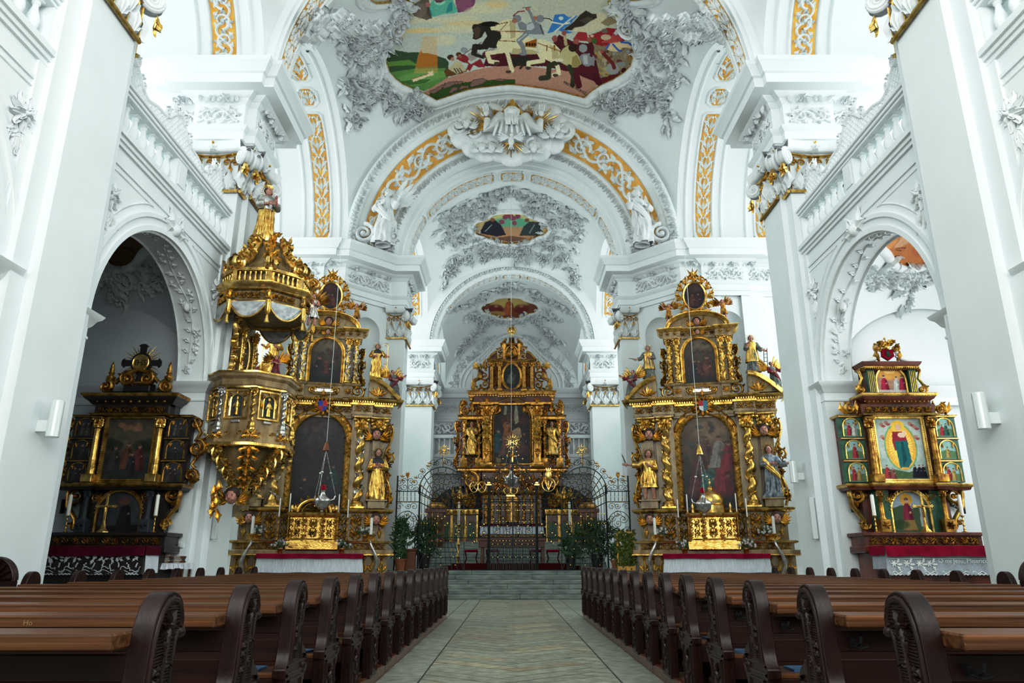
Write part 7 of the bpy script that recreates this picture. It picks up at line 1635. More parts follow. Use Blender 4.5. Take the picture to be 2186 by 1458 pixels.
def chapel_altar(s):
 D=15.66;cx=s*8.55*.972-.0;T=Tr((cx,D,.034),0,1,.972);L=s<0;w1,w2=('black','gold_dark')if L else('marble_red','gold');body2='black' if L else 'teal'
 A=thing('chapel_altar','black and gold panel altar topped by a sunburst in the dim left chapel' if L else 'green red and gold painted panel altar in the bright right chapel','altar',(cx,D,0));k,g,t2=MB(T),MB(T),MB(T)
 def flush(nm,mt=None):
  nonlocal g
  if g.n:g.build(nm,mt or w2,A,50)
  g=MB(T)
 hw=1.15 if L else 1.12
 k.box(-hw,hw,-.95,.3,.3,1.36,.01);k.box(-1.28,1.28,-.42,.3,1.36,1.5,.02);k.box(-1.22,1.22,-.36,.3,1.48,1.72);k.box(-1.3,1.3,-.44,.3,1.70,1.77,.012)
 q=Orn();q.rinceau(2.3,.17,11,.04);q.V=[np.stack([v[:,1]-1.15,v[:,0],v[:,2]],1)for v in q.V];orn(g,q,0,-.365,1.6)
 lw=.46 if L else.40;zl=2.70
 k.box(-.95,.95,.12,.9,1.75,2.72);[(t2.box(*sorted((e_*.78,e_*(lw+.04))),-.05,.2,1.76,2.68),t2.build('side_panel',body2,A,25),t2.__init__(T))for e_ in(-1,1)]
 pp=arch_poly(-lw,lw,1.78,2.62-lw+.02,20);pp=pp[1:]+pp[:1];frame(g,pp,[(0,0),(0,.05),(.035,.06),(.05,.04),(.08,.05),(.09,0)],.0)
 for x,z in pp[::1]:g.blob((x*1.13,-.06,1.78+(z-1.78)*1.05),.02,6,4)
 if L:low=lambda P:(P.ell(.5,.5,.6,.5,(.05,.055,.06),.9,.8),P.person(.62,P.H*.98,.75,(.012,.012,.014),(.2,.12,.09)),P.ell(.55,.22,.12,.07,(.14,.06,.05),.9,.5),P.poly([(0,P.H*.85),(1,P.H*.8),(1,P.H),(0,P.H)],(.01,.012,.012)))
 else:low=lambda P:(P.poly([(0,.45),(.3,.35),(.6,.45),(1,.3),(1,P.H),(0,P.H)],(.07,.12,.06)),P.poly([(.78,.35),(.95,.35),(.97,P.H*.85),(.76,P.H*.85)],(.42,.45,.45)),P.ell(.45,.2,.17,.17,(.65,.38,.06)),P.person(.45,P.H*.95,P.H*.80,(.26,.03,.06),(.6,.4,.3),0,.26),P.poly([(.32,.75),(.6,.75),(.66,P.H*.93),(.26,P.H*.93)],(.32,.22,.07)),P.ell(.2,P.H*.8,.2,.1,(.04,.08,.03),.8,.5))
 paint_panel('predella_painting',low,arch_poly(-lw,lw,1.78,2.64-lw,20),.012,'oil' if L else 'fresco',A,T,.02,(.03,.035,.045)if L else(.36,.45,.50))
 for e in(-1,1):
  c=MB(T);x=e*.68;c.box(x-.11,x+.11,-.26,-.02,1.77,2.05,.015);q=Orn();q.flower(0,0,.09,.04);orn(c,q,x,-.265,1.92);c.lathe([(.08,2.05),(.055,2.1),(.05,2.5),(.07,2.53)],x,-.14,0,12);corinth(c,x,-.14,2.5,2.68,.05);c.build('lower_column','slate' if L else 'gold_dark',A,40)
  q=Orn();q.spiral(e*.2,.62,.2,PI/2,1.6,-e,.045,.09,3);q.rib([(e*.36,.75),(e*.34,.4),(e*.12,.1),(e*.1,-.1)],.05,.09);q.spiral(e*.12,.0,.12,0,1.2,e,.035,.08,2);orn(g,q,e*.86,.1,1.95);q=Orn();q.spiral(0,0,.1,0,1.2,e,.025,.05,3);q.leaf(0,-.12,PI/2+e*.5,.25,.06,.05,0,3);orn(g,q,e*(lw+.08),-.02,2.52)
 flush('predella_carving');P1=[(-1.32,.3),(-1.32,-.12),(-.84,-.12),(-.84,-.30),(-.52,-.30),(-.52,-.2),(.52,-.2),(.52,-.30),(.84,-.30),(.84,-.12),(1.32,-.12),(1.32,.3)];k.molding(P1,[(-.3,2.66),(.0,2.67),(.03,2.74),(.06,2.80),(-.4,2.83)],1);g.molding(P1,[(.03,2.73),(.07,2.76),(.075,2.80),(.03,2.81)],1)
 flush('ledge_gilding')
 zt=4.32;pw=.50;k.box(-1.25,1.25,.1,.35,2.8,zt);k.box(-.62,.62,-.02,.2,2.82,zt)
 frame(g,[(pw,2.92),(pw,4.24),(-pw,4.24),(-pw,2.92)],[(0,0),(.01,.04),(.04,.05),(.045,.03),(.09,.05),(.10,0)],-.02,closed=True)
 for z in np.arange(2.86,4.3,.045):
  for e in(-1,1):g.blob((e*.565,-.07,z),.016,5,4)
 flush('painting_frame')
 if L:main=lambda P:(P.ell(.5,.3,.6,.35,(.10,.085,.06),.9,.8),[P.ell(x,y,.09,.05,(.30,.15,.09),.8,.4,a)for x,y,a in((.3,.15,.4),(.42,.2,-.5),(.6,.22,.3),(.68,.18,1.))],[P.ell(x,.55+.05*(i%3),.14,.1,(.015,.025,.012),.8,.5)for i,x in enumerate((.05,.2,.85,.95,.75))],P.person(.5,1.12,.6,(.12,.05,.03),(.28,.15,.1)),P.person(.22,1.15,.55,(.05,.05,.05)),P.person(.75,1.15,.58,(.11,.03,.03)),P.person(.6,1.2,.45,(.03,.03,.035)))
 else:
  def main(P):
   for i in range(26):a=2*PI*i/26;P.ell(.5+.42*math.cos(a),.5+.45*math.sin(a),.10,.07,(.55,.58,.55),.6,.6)
   for x,y in((.14,.12),(.25,.08),(.78,.1),(.88,.18),(.12,.4),(.86,.4)):P.ell(x,y,.05,.04,(.5,.28,.22));P.ell(x+.04,y+.04,.05,.03,(.4,.12,.1))
   P.ell(.5,.62,.36,.52,(.22,.42,.22));P.ell(.5,.62,.33,.49,(.82,.50,.10));P.ell(.5,.62,.26,.42,(.95,.68,.18))
   for i in range(40):a=2*PI*i/40;P.line([(.5+.2*math.cos(a),.62+.3*math.sin(a)),(.5+.32*math.cos(a),.62+.48*math.sin(a))],.012,(.90,.38,.05))
   P.ell(.5,.17,.15,.14,(.88,.58,.10));P.poly([(.36,.28),(.62,.28),(.68,.55),(.64,.7),(.36,.7),(.33,.5)],(.34,.03,.06));P.poly([(.38,.5),(.66,.48),(.70,.95),(.60,1.08),(.42,1.1),(.40,.8)],(.02,.17,.17));P.poly([(.52,.52),(.56,.5),(.6,.9),(.5,1.05)],(.01,.09,.1));P.ell(.50,.19,.06,.075,(.72,.5,.38));P.ell(.56,.36,.09,.06,(.75,.55,.42));P.ell(.62,.3,.04,.045,(.75,.55,.42));P.ell(.52,1.1,.1,.03,(.7,.42,.12))
   P.poly([(0,1.1),(.3,1.12),(.6,1.18),(1,1.05),(1,P.H),(0,P.H)],(.09,.16,.07));P.person(.13,1.32,.3,(.40,.06,.07),(.6,.42,.3));P.person(.25,1.34,.25,(.3,.1,.1),(.6,.42,.3));[P.person(x,1.3,.28,(.015,.018,.03),(.5,.35,.28))for x in(.74,.84,.92)]
 paint_panel('main_painting',main,[(-pw,2.92),(pw,2.92),(pw,4.24),(-pw,4.24)],.011,'oil' if L else 'fresco',A,T,-.03,(.03,.035,.03)if L else(.42,.50,.46))
 for e in(-1,1):
  c=MB(T);x=e*.69;c.box(x-.12,x+.12,-.3,0,2.82,3.0,.012);c.lathe([(.09,3.0),(.075,3.05),(.085,3.1),(.075,3.3),(.085,3.34),(.07,3.4),(.065,3.95),(.075,4.0)],x,-.14,0,14,ribs=10,rib=.05);corinth(c,x,-.14,4.02,4.26,.07);c.build('column','gold' if L else 'gold_dark',A,40)
  for i in range(3):
   z=2.84+i*.495;xc=e*1.04;wq=.20
   t2.box(xc-.26,xc+.26,-.02,.12,z,z+.47);t2.build('wing_panel',body2,A,25);t2.__init__(T);k.box(xc-.27,xc+.27,-.06,.12,z+.44,z+.49,.008);g.box(xc-.275,xc+.275,-.065,-.05,z+.455,z+.475)
   pq=arch_poly(xc-wq+.02,xc+wq-.02,z+.02,z+.24,14);frame(g,pq[1:]+pq[:1],[(0,0),(0,.025),(.02,.03),(.025,0)],-.02);q=Orn();[q.leaf(d*.15,.40,-PI/2-d*.5,.16,.04,.03,d*.6,3)for d in(-1,1)];orn(g,q,xc,-.025,z)
   pals=((.03,.04,.05),(.02,.025,.02),(.05,.04,.035),(.03,.02,.02),(.09,.08,.07))if L else((.30,.45,.42),(.10,.2,.08),(.35,.04,.06),(.5,.5,.46),(.03,.12,.10),(.4,.3,.1))
   paint_panel('small_painting',small_scene(i*3+e,2 if(i+e)%2 else 1,pals),pq,.012,'oil' if L else 'fresco',A,T,-.026,pals[0])
  q=Orn()
  if L:q.spiral(e*.1,1.3,.12,PI/2,1.5,-e,.035,.07,2);q.spiral(e*.18,.75,.2,PI/2,1.6,-e,.05,.08,3);q.spiral(e*.12,.15,.16,-PI/2,1.5,e,.05,.08,2);q.rib([(e*.05,1.4),(e*.22,1.1),(e*.12,.9)],.04,.06);q.rib([(e*.3,.7),(e*.1,.4),(e*.2,.3)],.04,.06);q.dome(e*.4,.75,.05,.07)
  orn(g,q,e*1.28,.12,2.85);flush('wing_carving')
 flush('wing_carving');zc=4.70;k.box(-.88,.88,.05,.3,zt,zc);PE=[(-1.02,.3),(-1.02,-.28),(1.02,-.28),(1.02,.3)]if L else[(-.78,.3),(-.78,-.28),(.78,-.28),(.78,.3)]
 g.molding([(-1.32,.3),(-1.32,-.05),(-.84,-.05),(-.84,-.26),(.84,-.26),(.84,-.05),(1.32,-.05),(1.32,.3)],[(-.2,4.28),(.0,4.29),(.03,4.33),(-.2,4.35)],1);q=Orn();q.rinceau(1.5,.15,8,.04);q.V=[np.stack([v[:,1]-.75,v[:,0],v[:,2]],1)for v in q.V];orn(g,q,0,-.16,4.43);k.box(-.82,.82,-.15,.2,4.33,4.56)
 k.molding(PE,[(-.3,4.54),(-.12,4.55),(-.06,4.62),(.0,4.66),(.05,4.74),(.06,4.78),(-.4,4.80)],1);g.molding(PE,[(.02,4.70),(.06,4.73),(.07,4.77),(.03,4.79)],1)
 for x in np.linspace(-.75,.75,9 if L else 17):g.blob((x,-.24,4.60),.03 if L else.018,6,5)
 flush('entablature_carving')
 if L:
  k.box(-.75,.75,-.05,.25,4.78,4.88);k.box(-.3,.3,-.1,.2,4.85,5.08,.02);g.box(-.32,.32,-.12,.0,5.04,5.09,.01)
  for e in(-1,1):
   q=Orn();q.spiral(e*.22,.30,.17,PI/2,1.5,-e,.05,.09,2);q.rib([(0,.52),(e*.2,.46),(e*.4,.3),(e*.5,.2)],.05,.08);q.spiral(e*.68,.12,.15,PI/2,1.5,e,.05,.09,1);orn(g,q,0,-.08,4.85);g.lathe([(.03,0),(.09,.08),(.1,.14),(.04,.18),(.07,.22),(.05,.28),(.055,.32),(.04,.36),(.045,.4),(.02,.46),(0,.52)],e*.66,.0,5.08,12)
  c=MB(T);zc_=5.54;c.prism([(.24*math.cos(a),zc_+.24*math.sin(a))for a in np.linspace(0,2*PI,32)[:-1]],-.06,.02)
  for a in(0,PI/2,PI,PI*1.5):ca,sa=math.cos(a),math.sin(a);c.prism([(r*ca-w*sa,zc_+r*sa+w*ca)for r,w in((.2,.06),(.38,.07),(.40,.11),(.45,.05),(.45,-.05),(.40,-.11),(.38,-.07),(.2,-.06))],-.05,.01)
  sb=c.build('monogram_cross','black',A,30);c=MB(T);a=np.linspace(0,2*PI,33)[:-1];c.tube(np.stack([.18*np.cos(a),np.full(32,-.07),zc_+.18*np.sin(a)],1),.015,6,closed=True);c.prism([(.17*math.cos(q_),zc_+.17*math.sin(q_))for q_ in a],-.068,-.062)
  for i in range(32):
   a_=2*PI*i/32
   if min(abs(a_-m_)for m_ in(0,PI/2,PI,1.5*PI,2*PI))>.28:c.tube([(.24*math.cos(a_),0,zc_+.24*math.sin(a_)),((.48 if i%2 else.4)*math.cos(a_),0,zc_+(.48 if i%2 else.4)*math.sin(a_))],[.02,.004],5)
  c.box(-.04,.04,-.02,.02,5.1,5.35);c.build('rays','gold_bright',sb,40);text_mesh('IHS',.19,lambda s_,t_:T(np.stack([np.array(s_),np.full(len(s_),-.075),zc_-.065+np.array(t_)],1))).build('monogram_letters','black',sb,0)
 else:
  k.box(-.56,.56,.0,.3,4.78,5.45);pa=arch_poly(-.32,.32,4.82,5.12,18);frame(g,pa[1:]+pa[:1],[(0,0),(0,.04),(.03,.05),(.06,.03),(.07,0)],-.02)
  def crown(P):P.ell(.5,.2,.4,.2,(.75,.42,.10),.9,.5);P.ell(.5,.14,.2,.1,(.85,.6,.25));P.person(.28,.95,.66,(.42,.03,.08),(.6,.42,.32));P.person(.72,.95,.62,(.55,.56,.52),(.6,.42,.32));P.person(.92,.9,.6,(.42,.03,.08),(.6,.42,.32));[P.ell(.12+.15*i,P.H-.05,.12,.08,(.62,.62,.58),.8,.4)for i in range(7)]
  paint_panel('crown_painting',crown,arch_poly(-.32,.32,4.82,5.12,18),.010,'fresco',A,T,-.025,(.45,.28,.20))
  for e in(-1,1):t2.box(*sorted((e*.38,e*.56)),-.12,.0,4.80,5.36,.01);t2.build('top_pilaster',body2,A,25);t2.__init__(T);[g.box(e*.47+d-.008,e*.47+d+.008,-.13,-.1,4.84,5.32)for d in(-.06,-.02,.02,.06)];q=Orn();q.spiral(e*.12,.1,.11,PI/2,1.5,-e,.03,.06,2);q.rib([(e*.2,.12),(e*.06,.35),(e*.12,.55)],.03,.05);q.spiral(e*.05,.55,.07,0,1.2,e,.02,.05,1);orn(g,q,e*.58,-.02,4.82);q=Orn();q.spiral(0,.12,.13,PI/2,1.4,-e,.04,.07,3);q.leaf(e*.1,0,PI/2-e*.8,.3,.07,.06,e,4);q.leaf(-e*.15,0,PI/2,.3,.08,.06,0,4);orn(g,q,e*1.02,-.02,4.36)
  PT=[(-.66,.3),(-.66,-.2),(.66,-.2),(.66,.3)];k.molding(PT,[(-.3,5.34),(-.1,5.36),(-.05,5.42),(0,5.48),(.02,5.53),(-.4,5.58)],1);g.molding(PT,[(-.08,5.39),(-.03,5.40),(-.03,5.43),(-.08,5.44)],1);[g.box(x-.014,x+.014,-.2,-.1,5.37,5.41)for x in np.linspace(-.6,.6,26)]
  c=MB(T);c.prism([(-.13,5.84),(.13,5.84),(.14,5.68),(.0,5.58),(-.14,5.68)],-.1,-.04);cs_=c.build('coat_of_arms','cloth_red',A,30);c=MB(T);q=Orn();q.leaf(0,.1,PI/2+.3,.16,.05,.04,-1,3);q.spiral(0,.12,.05,0,1.2,1,.015,.03,1);orn(c,q,0,-.1,5.58);c.build('charge','teal',cs_,40)
  for e in(-1,1):q=Orn();q.spiral(e*.2,.35,.1,PI/2,1.4,-e,.03,.07,3);q.spiral(e*.12,.48,.08,0,1.3,e,.03,.07,2);q.leaf(e*.2,.05,PI/2-e*.6,.3,.08,.08,e,4);flush('frieze_gilding')if e<0 else 0;orn(g,q,0,-.06,5.52);flush('crest_scroll');c=MB(T);c.tube([(e*.2,-.05,5.72),(e*.32,-.05,5.63),(e*.48,-.05,5.58),(e*.58,-.05,5.57)],[.05,.06,.04,.025],8);c.blob((e*.22,-.07,5.78),.05,10,7);c.tube([(e*.26,-.07,5.7),(e*.18,-.1,5.66)],.02,6);c.build('reclining_putto','petal',A,60)
  q=Orn();q.dome(0,.38,.08,.1);[q.leaf(0,.38,PI/2+d,.2,.05,.06,-d,3)for d in(-.6,0,.6)];q.dome(0,.6,.03,.04);orn(g,q,0,-.04,5.52)
 k.build('body',w1,A,25);flush('crest_carving')
 zt_=1.46
 draped_cloth(T,1.16,-1.02,-.46,zt_,.52,'lace_cloth','black' if L else 'linen',f"white lace altar cloth {'over a ground blackened as shadow' if L else 'with lettered border'} on the {SIDE[s]} chapel altar",'altar cloth',8,.42)  # left cloth coloured black to paint the shadow behind the lace
 lace=COL.objects[-1];b=MB(T);q=Orn()
 if L:
  for i in range(13):
   x=-1.1+2.2*(i+.5)/13;[q.leaf(x+random.uniform(-.03,.03),.34+random.uniform(-.05,.05),random.uniform(0,6.28),.1,.028,.008,.5,2,5)for _ in range(6)];[q.dome(x+.03+random.uniform(-.02,.02),.22-.03*j,.018,.008,6)for j in range(3)]
  xx=np.linspace(-1.14,1.14,200);q.rib(np.stack([xx,.11+.035*np.sign(np.sin(xx*17))+.02*np.sin(xx*34)],1),.008,.006);q.rib(np.stack([xx,.07+.03*np.sin(xx*17+1)],1),.006,.006);q.rib(np.stack([xx,.02+.008*np.sin(xx*90)],1),.012,.006)
  c=MB(T);v=np.linspace(-1.03,-.46,12);c.grid(np.stack([np.stack([np.full(12,1.18+.03*kk),v,np.full(12,zt_+.004-.5*kk)],1)for kk in(0,.5,1)]));c.build('linen_side','linen',lace,50)
 else:
  for x0 in(-1.05,-.80,-.55,-.35):q.flower(x0,.22,.07,.012,6);[q.leaf(x0+.06,.2+.03*d,d*.8,.12,.03,.01,d,3)for d in(-1,0,1)]
  xx=np.linspace(-1.14,1.14,200);q.rib(np.stack([xx,.05+.02*np.sin(xx*40)],1),.008,.006);q.rib(np.stack([xx,.012+.012*np.sin(xx*80)],1),.01,.006);q.rib(np.stack([xx,.31+0*xx],1),.005,.005)
  fnl=lambda s_,t_:T(np.stack([.42+np.array(s_),np.full(len(s_),-1.08),zt_-.30+np.array(t_)],1));text_mesh('O mi Jesu, Misericordia',.125,fnl).build('lettering','petal',lace,0)
 orn(b,q,0,-1.065,zt_-.53);b.build('lace_pattern','linen' if L else 'petal',lace,50)
 if not L:lace.data.materials.clear();lace.data.materials.append(M['robe_blue']if False else mat('grey lace ground',(.50,.54,.58),.9,scale=60,col2=(.33,.37,.42)))
 draped_cloth(T,1.2,-1.08,-.44,zt_+.03,.20,'cover_cloth','cloth_darkred' if L else 'cloth_red',f"{'deep' if L else 'bright'} crimson cover across the {SIDE[s]} chapel altar table",'altar cover',2,.18,None,.006,.0)
 for e in(-1,1):candlestick(tuple(T((e*.93,-.3,1.77))),.34,.42,.038,f"brass candlestick with thick white candle {'left' if e < 0 else 'right'} of the crucifix on the {SIDE[s]} chapel altar",'chapel altar candles','gold_bright')
 c=T((-.14 if L else.12,-.3,1.77));t=thing('crucifix',f"gilt standing crucifix on the {SIDE[s]} chapel altar",'crucifix',tuple(c));b=MB(Tr(c));b.lathe([(.12,0),(.12,.02),(.06,.08),(.03,.18),(.025,.24)],n=6);b.build('foot','gold_bright',t,30);b=MB(Tr(c));b.box(-.025,.025,-.015,.015,.2,.72,.005);b.box(-.18,.18,-.015,.015,.50,.55,.005)
 for x,z in((-.19,.525),(.19,.525),(0,.74)):[b.blob((x+dx,0,z+dz),.024,6,5)for dx,dz in((.02,0),(-.02,0),(0,.02),(0,-.02))]
 x_=b.build('cross','gold_bright',t,30);b=MB(Tr(c));b.tube([(0,-.03,.50),(.005,-.035,.42),(0,-.03,.30)],[.025,.022,.012],7);b.blob((0,-.035,.54),.02,8,6);b.tube([(0,-.03,.50),(.14,-.02,.53)],[.012,.007],5);b.tube([(0,-.03,.50),(-.14,-.02,.53)],[.012,.007],5);b.build('corpus','gold',x_,60)
for s in S2:
 b=MB(lambda P,s=s:np.asarray(P)*np.array([s,1,1]));b.box(7.7,11.9,14.2,16.6,0,.32);st(b,'floor_chapel','stone');chapel_altar(s)
 for x in(7.24,9.98):
  X=s*x;Y=15.97 if x<8 else(16.44 if s<0 else 16.58);e=s if x<8 else-s;t=thing('wall_bracket',f"black wrought iron candle bracket {'nave side' if x < 8 else 'far side'} of the {SIDE[s]} chapel altar",'bracket',(X,Y,2.35),'iron candle brackets');b=MB();f=e*.34
  P=lambda a,z:(X+f*a,Y-.06,2.42+z)
  b.box(X-.02,X+.02,Y-.08,Y+.02,2.2,2.5,.005);[b.tube([P(*p)for p in q],.011,5)for q in([(0,.02),(1,.02)],[(0,-.2),(1,.0)],[(0,-.05),(.5,-.02),(.3,-.12)],[(.5,.0),(.7,-.06),(.85,.0)])];q=Orn();q.spiral(.16,-.06,.05,0,1.2,1,.012,.015,0);q.spiral(.26,-.03,.04,0,1.2,-1,.012,.015,0);[q.leaf(.34,.0,a,.1,.03,.03,.6,2)for a in(.2,1.2,2.2,3.0)];b.mapped2(q,lambda s_,t_,h_:np.stack([X+e*s_,Y-.06-h_,2.42+t_],1));b.lathe([(.02,0),(.05,.04),(.055,.05),(0,.05)],X+f,Y-.06,2.44,10);b.build('bracket','iron_black',t,40);b=MB();b.lathe([(.001,0),(.022,0),(.022,.22),(.004,.225)],X+f,Y-.06,2.49,8);b.blob((X+f,Y-.06,2.74),(.028,.028,.035),8,6);b.build('candle','wax',t,40)
def tube_lamp(s,y,z0,z1,label):
 x=s*6.47;t=thing('wall_lamp',label,'lamp',(s*6.7,y,z0),'white tube wall lamps');b=MB();b.box(*sorted((s*6.7,s*6.55)),y-.025,y+.025,(z0+z1)/2-.18,(z0+z1)/2-.02,.004);b.build('mount','white_paint',t,30);b=MB();b.lathe([(.0,z0),(.075,z0),(.085,z0+.01),(.085,z1-.01),(.075,z1),(0,z1)],x,y,0,24);b.build('tube','opal',t,40)
tube_lamp(-1,10.05,2.84,3.36,'white glass tube wall lamp on the left foreground pillar');tube_lamp(1,9.98,2.94,3.46,'white glass tube wall lamp on the right foreground pillar');tube_lamp(1,17.0,2.92,3.42,'white glass tube wall lamp on the right pillar beside the gilt altar')
for s,lb in((-1,'left pillar below the pulpit'),(1,'right pillar in front of the gilt altar')):
 t=thing('column_speaker',f"slim pale column loudspeaker on the {lb}",'loudspeaker',(s*6.66,16.6,1.66),'column loudspeakers');b=MB();b.box(*sorted((s*6.69,s*6.58)),16.55,16.66,1.66,2.56,.008);b.build('case','white_paint',t,30);b=MB();b.box(s*6.58-.003,s*6.58+.003,16.57,16.64,1.70,2.50);b.build('grill','stucco_grey',t,30)
b=MB();b.box(-7.11,-7.01,15.95,15.99,1.46,1.56,.008);b.box(-7.09,-7.03,15.94,15.95,1.48,1.54,.004);tag(b.build('wall_socket','white_paint',None,30),'small white socket plate on the dim left chapel wall','socket')
t=thing('side_table','small side table with a white cloth and books beside the left chapel altar','table',(-7.05,15.7,0));b=MB();b.box(-7.34,-6.98+.2,15.5,15.95,1.10,1.15,.01);b.build('tabletop','brown_wood',t,30)
for x in(-7.3,-6.82):
 for y in(15.53,15.9):b=MB();b.box(x,x+.04,y,y+.04,0,1.1);b.build('leg','brown_wood',t,30)
draped_cloth(Tr((-7.06,15.5,0)),.31,-.02,.47,1.156,.12,'table_cloth','linen','white lace edged cloth on the small side table of the left chapel','tablecloth',7,.12)
z=1.165
for j,(xc,n,w)in enumerate(((-7.18,6,.17),(-6.93,4,.15))):
 z=1.165
 for i in range(n):
  h=.026+.006*((i*7+j)%3);t=thing('book',f"worn cream edged book, {ORD[n - 1 - i]} from the top of the {'taller' if j == 0 else 'lower'} pile on the side table",'book',(xc,15.68,z),'books piled on the side table');T=Tr((xc,15.68,z),.12*((i*5)%3-1));b=MB(T);b.box(-w/2,w/2,-.11,.11,0,.004);b.box(-w/2,w/2,-.11,.11,h-.004,h);b.box(w/2-.004,w/2,-.11,.11,0,h);b.build('cover',('brown_wood','marble_red','robe_dark')[(i+j)%3],t,0);b=MB(T);b.box(-w/2+.005,w/2-.004,-.105,.105,.004,h-.004);b.build('pages','paper',t,0);z+=h+.0005
def lin(r,g,b):return tuple(((k/255+.055)/1.055)**2.4 if k>10 else k/255/12.92 for k in(r,g,b))
def hit(fn,u,v,t0,t1,n=400):
 d=ray(u,v);t=np.linspace(t0,t1,n);P=CAM+np.outer(t/d[1],d);z=fn(P[:,0],P[:,1],np.zeros(n))[:,2];k=np.nonzero(P[:,2]>=z)[0]
 k=k[0]if len(k)else n-1;return P[k,0],P[k,1]
def hits(fn,pts,t0,t1):return np.array([hit(fn,*p,t0,t1)for p in pts])
def smoothpoly(P,n=6):
 P=np.array(P,float);out=[]
 for a,b in zip(P[:-1],P[1:]):out+=[a+(b-a)*k/n for k in range(n)]
 return np.array(out+[P[-1]])
def fresco(name,label,fn,oo,step,paintfn,base,frame_w,gold=.05,nm='stucco'):
 0
 x0,y0=oo.min(0);x1,y1=oo.max(0);nx,ny=int((x1-x0)/step),int((y1-y0)/step)
 X,Y=np.meshgrid(np.linspace(x0,x1,nx),np.linspace(y0,y1,ny),indexing='ij');V=fn(X.ravel(),Y.ravel(),np.full(X.size,.03));u,v=project(V)
 P=Paint(u,v,base);paintfn(P);ins=Paint(X,Y,(0,0,0)).poly(oo,(1,1,1)).C[:,0].reshape(nx,ny)>.5
 I,J=np.nonzero(ins[:-1,:-1]|ins[1:,1:]);f=np.stack([I*ny+J,(I+1)*ny+J,(I+1)*ny+J+1,I*ny+J+1],1);used=np.unique(f);re=np.zeros(X.size,int);re[used]=np.arange(len(used))
 b=MB();b.add(V[used],re[f],P.C[used]);o=tag(b.build(name,'fresco',None,60),label,'fresco')
 c=np.concatenate([oo,oo[:2]]);q=Orn();d=np.gradient(c,axis=0);d/=np.linalg.norm(d,axis=1)[:,None];sg=1 if np.sum(c[:-1,0]*np.roll(c[:-1,1],-1)-np.roll(c[:-1,0],-1)*c[:-1,1])>0 else-1;nr=np.stack([d[:,1],-d[:,0]],1)*sg
 q.rib(c+nr*frame_w*.5,frame_w*.6,.16,.0);q.rib(c+nr*frame_w*1.1,frame_w*.25,.10);b=MB();b.mapped(q,fn);b.build('frame',nm,o,50)
 q=Orn();q.rib(c,gold*.5,.12);b=MB();b.mapped(q,fn);b.build('gilt_edge','gold_bright',o,50);return o
VN=sail(XN,4.65,22.35,ZS)
L=lambda*p:[(810+x/6.783,y/6.783)for x,y in p]
Rr=lambda*p:[(1090+x/6.783,y/6.783)for x,y in p]
edge=L((475,0),(460,70),(400,190),(290,310),(200,420),(140,520),(95,620),(75,740),(85,880),(130,1010),(220,1120),(330,1200),(480,1270),(600,1310),(700,1360),(820,1430),(1000,1370),(1300,1280),(1600,1230),(1890,1208))+Rr((300,1235),(600,1290),(900,1350),(1080,1400),(1150,1330),(1300,1220),(1500,1130),(1650,1040),(1750,930),(1790,800),(1795,660),(1750,500),(1700,390),(1600,250),(1500,130),(1420,0))
E=hits(VN,edge,16,27);ym=(E[0,1]+E[-1,1])/2;Em=E[::-1].copy()[1:-1];Em[:,1]=2*ym-Em[:,1];Em[:,1]=ym-(ym-Em[:,1])*min(1,(ym-18.6)/(ym-Em[:,1].min()));oo=smoothpoly(np.concatenate([E,Em,E[:1]]),5)[:-1]
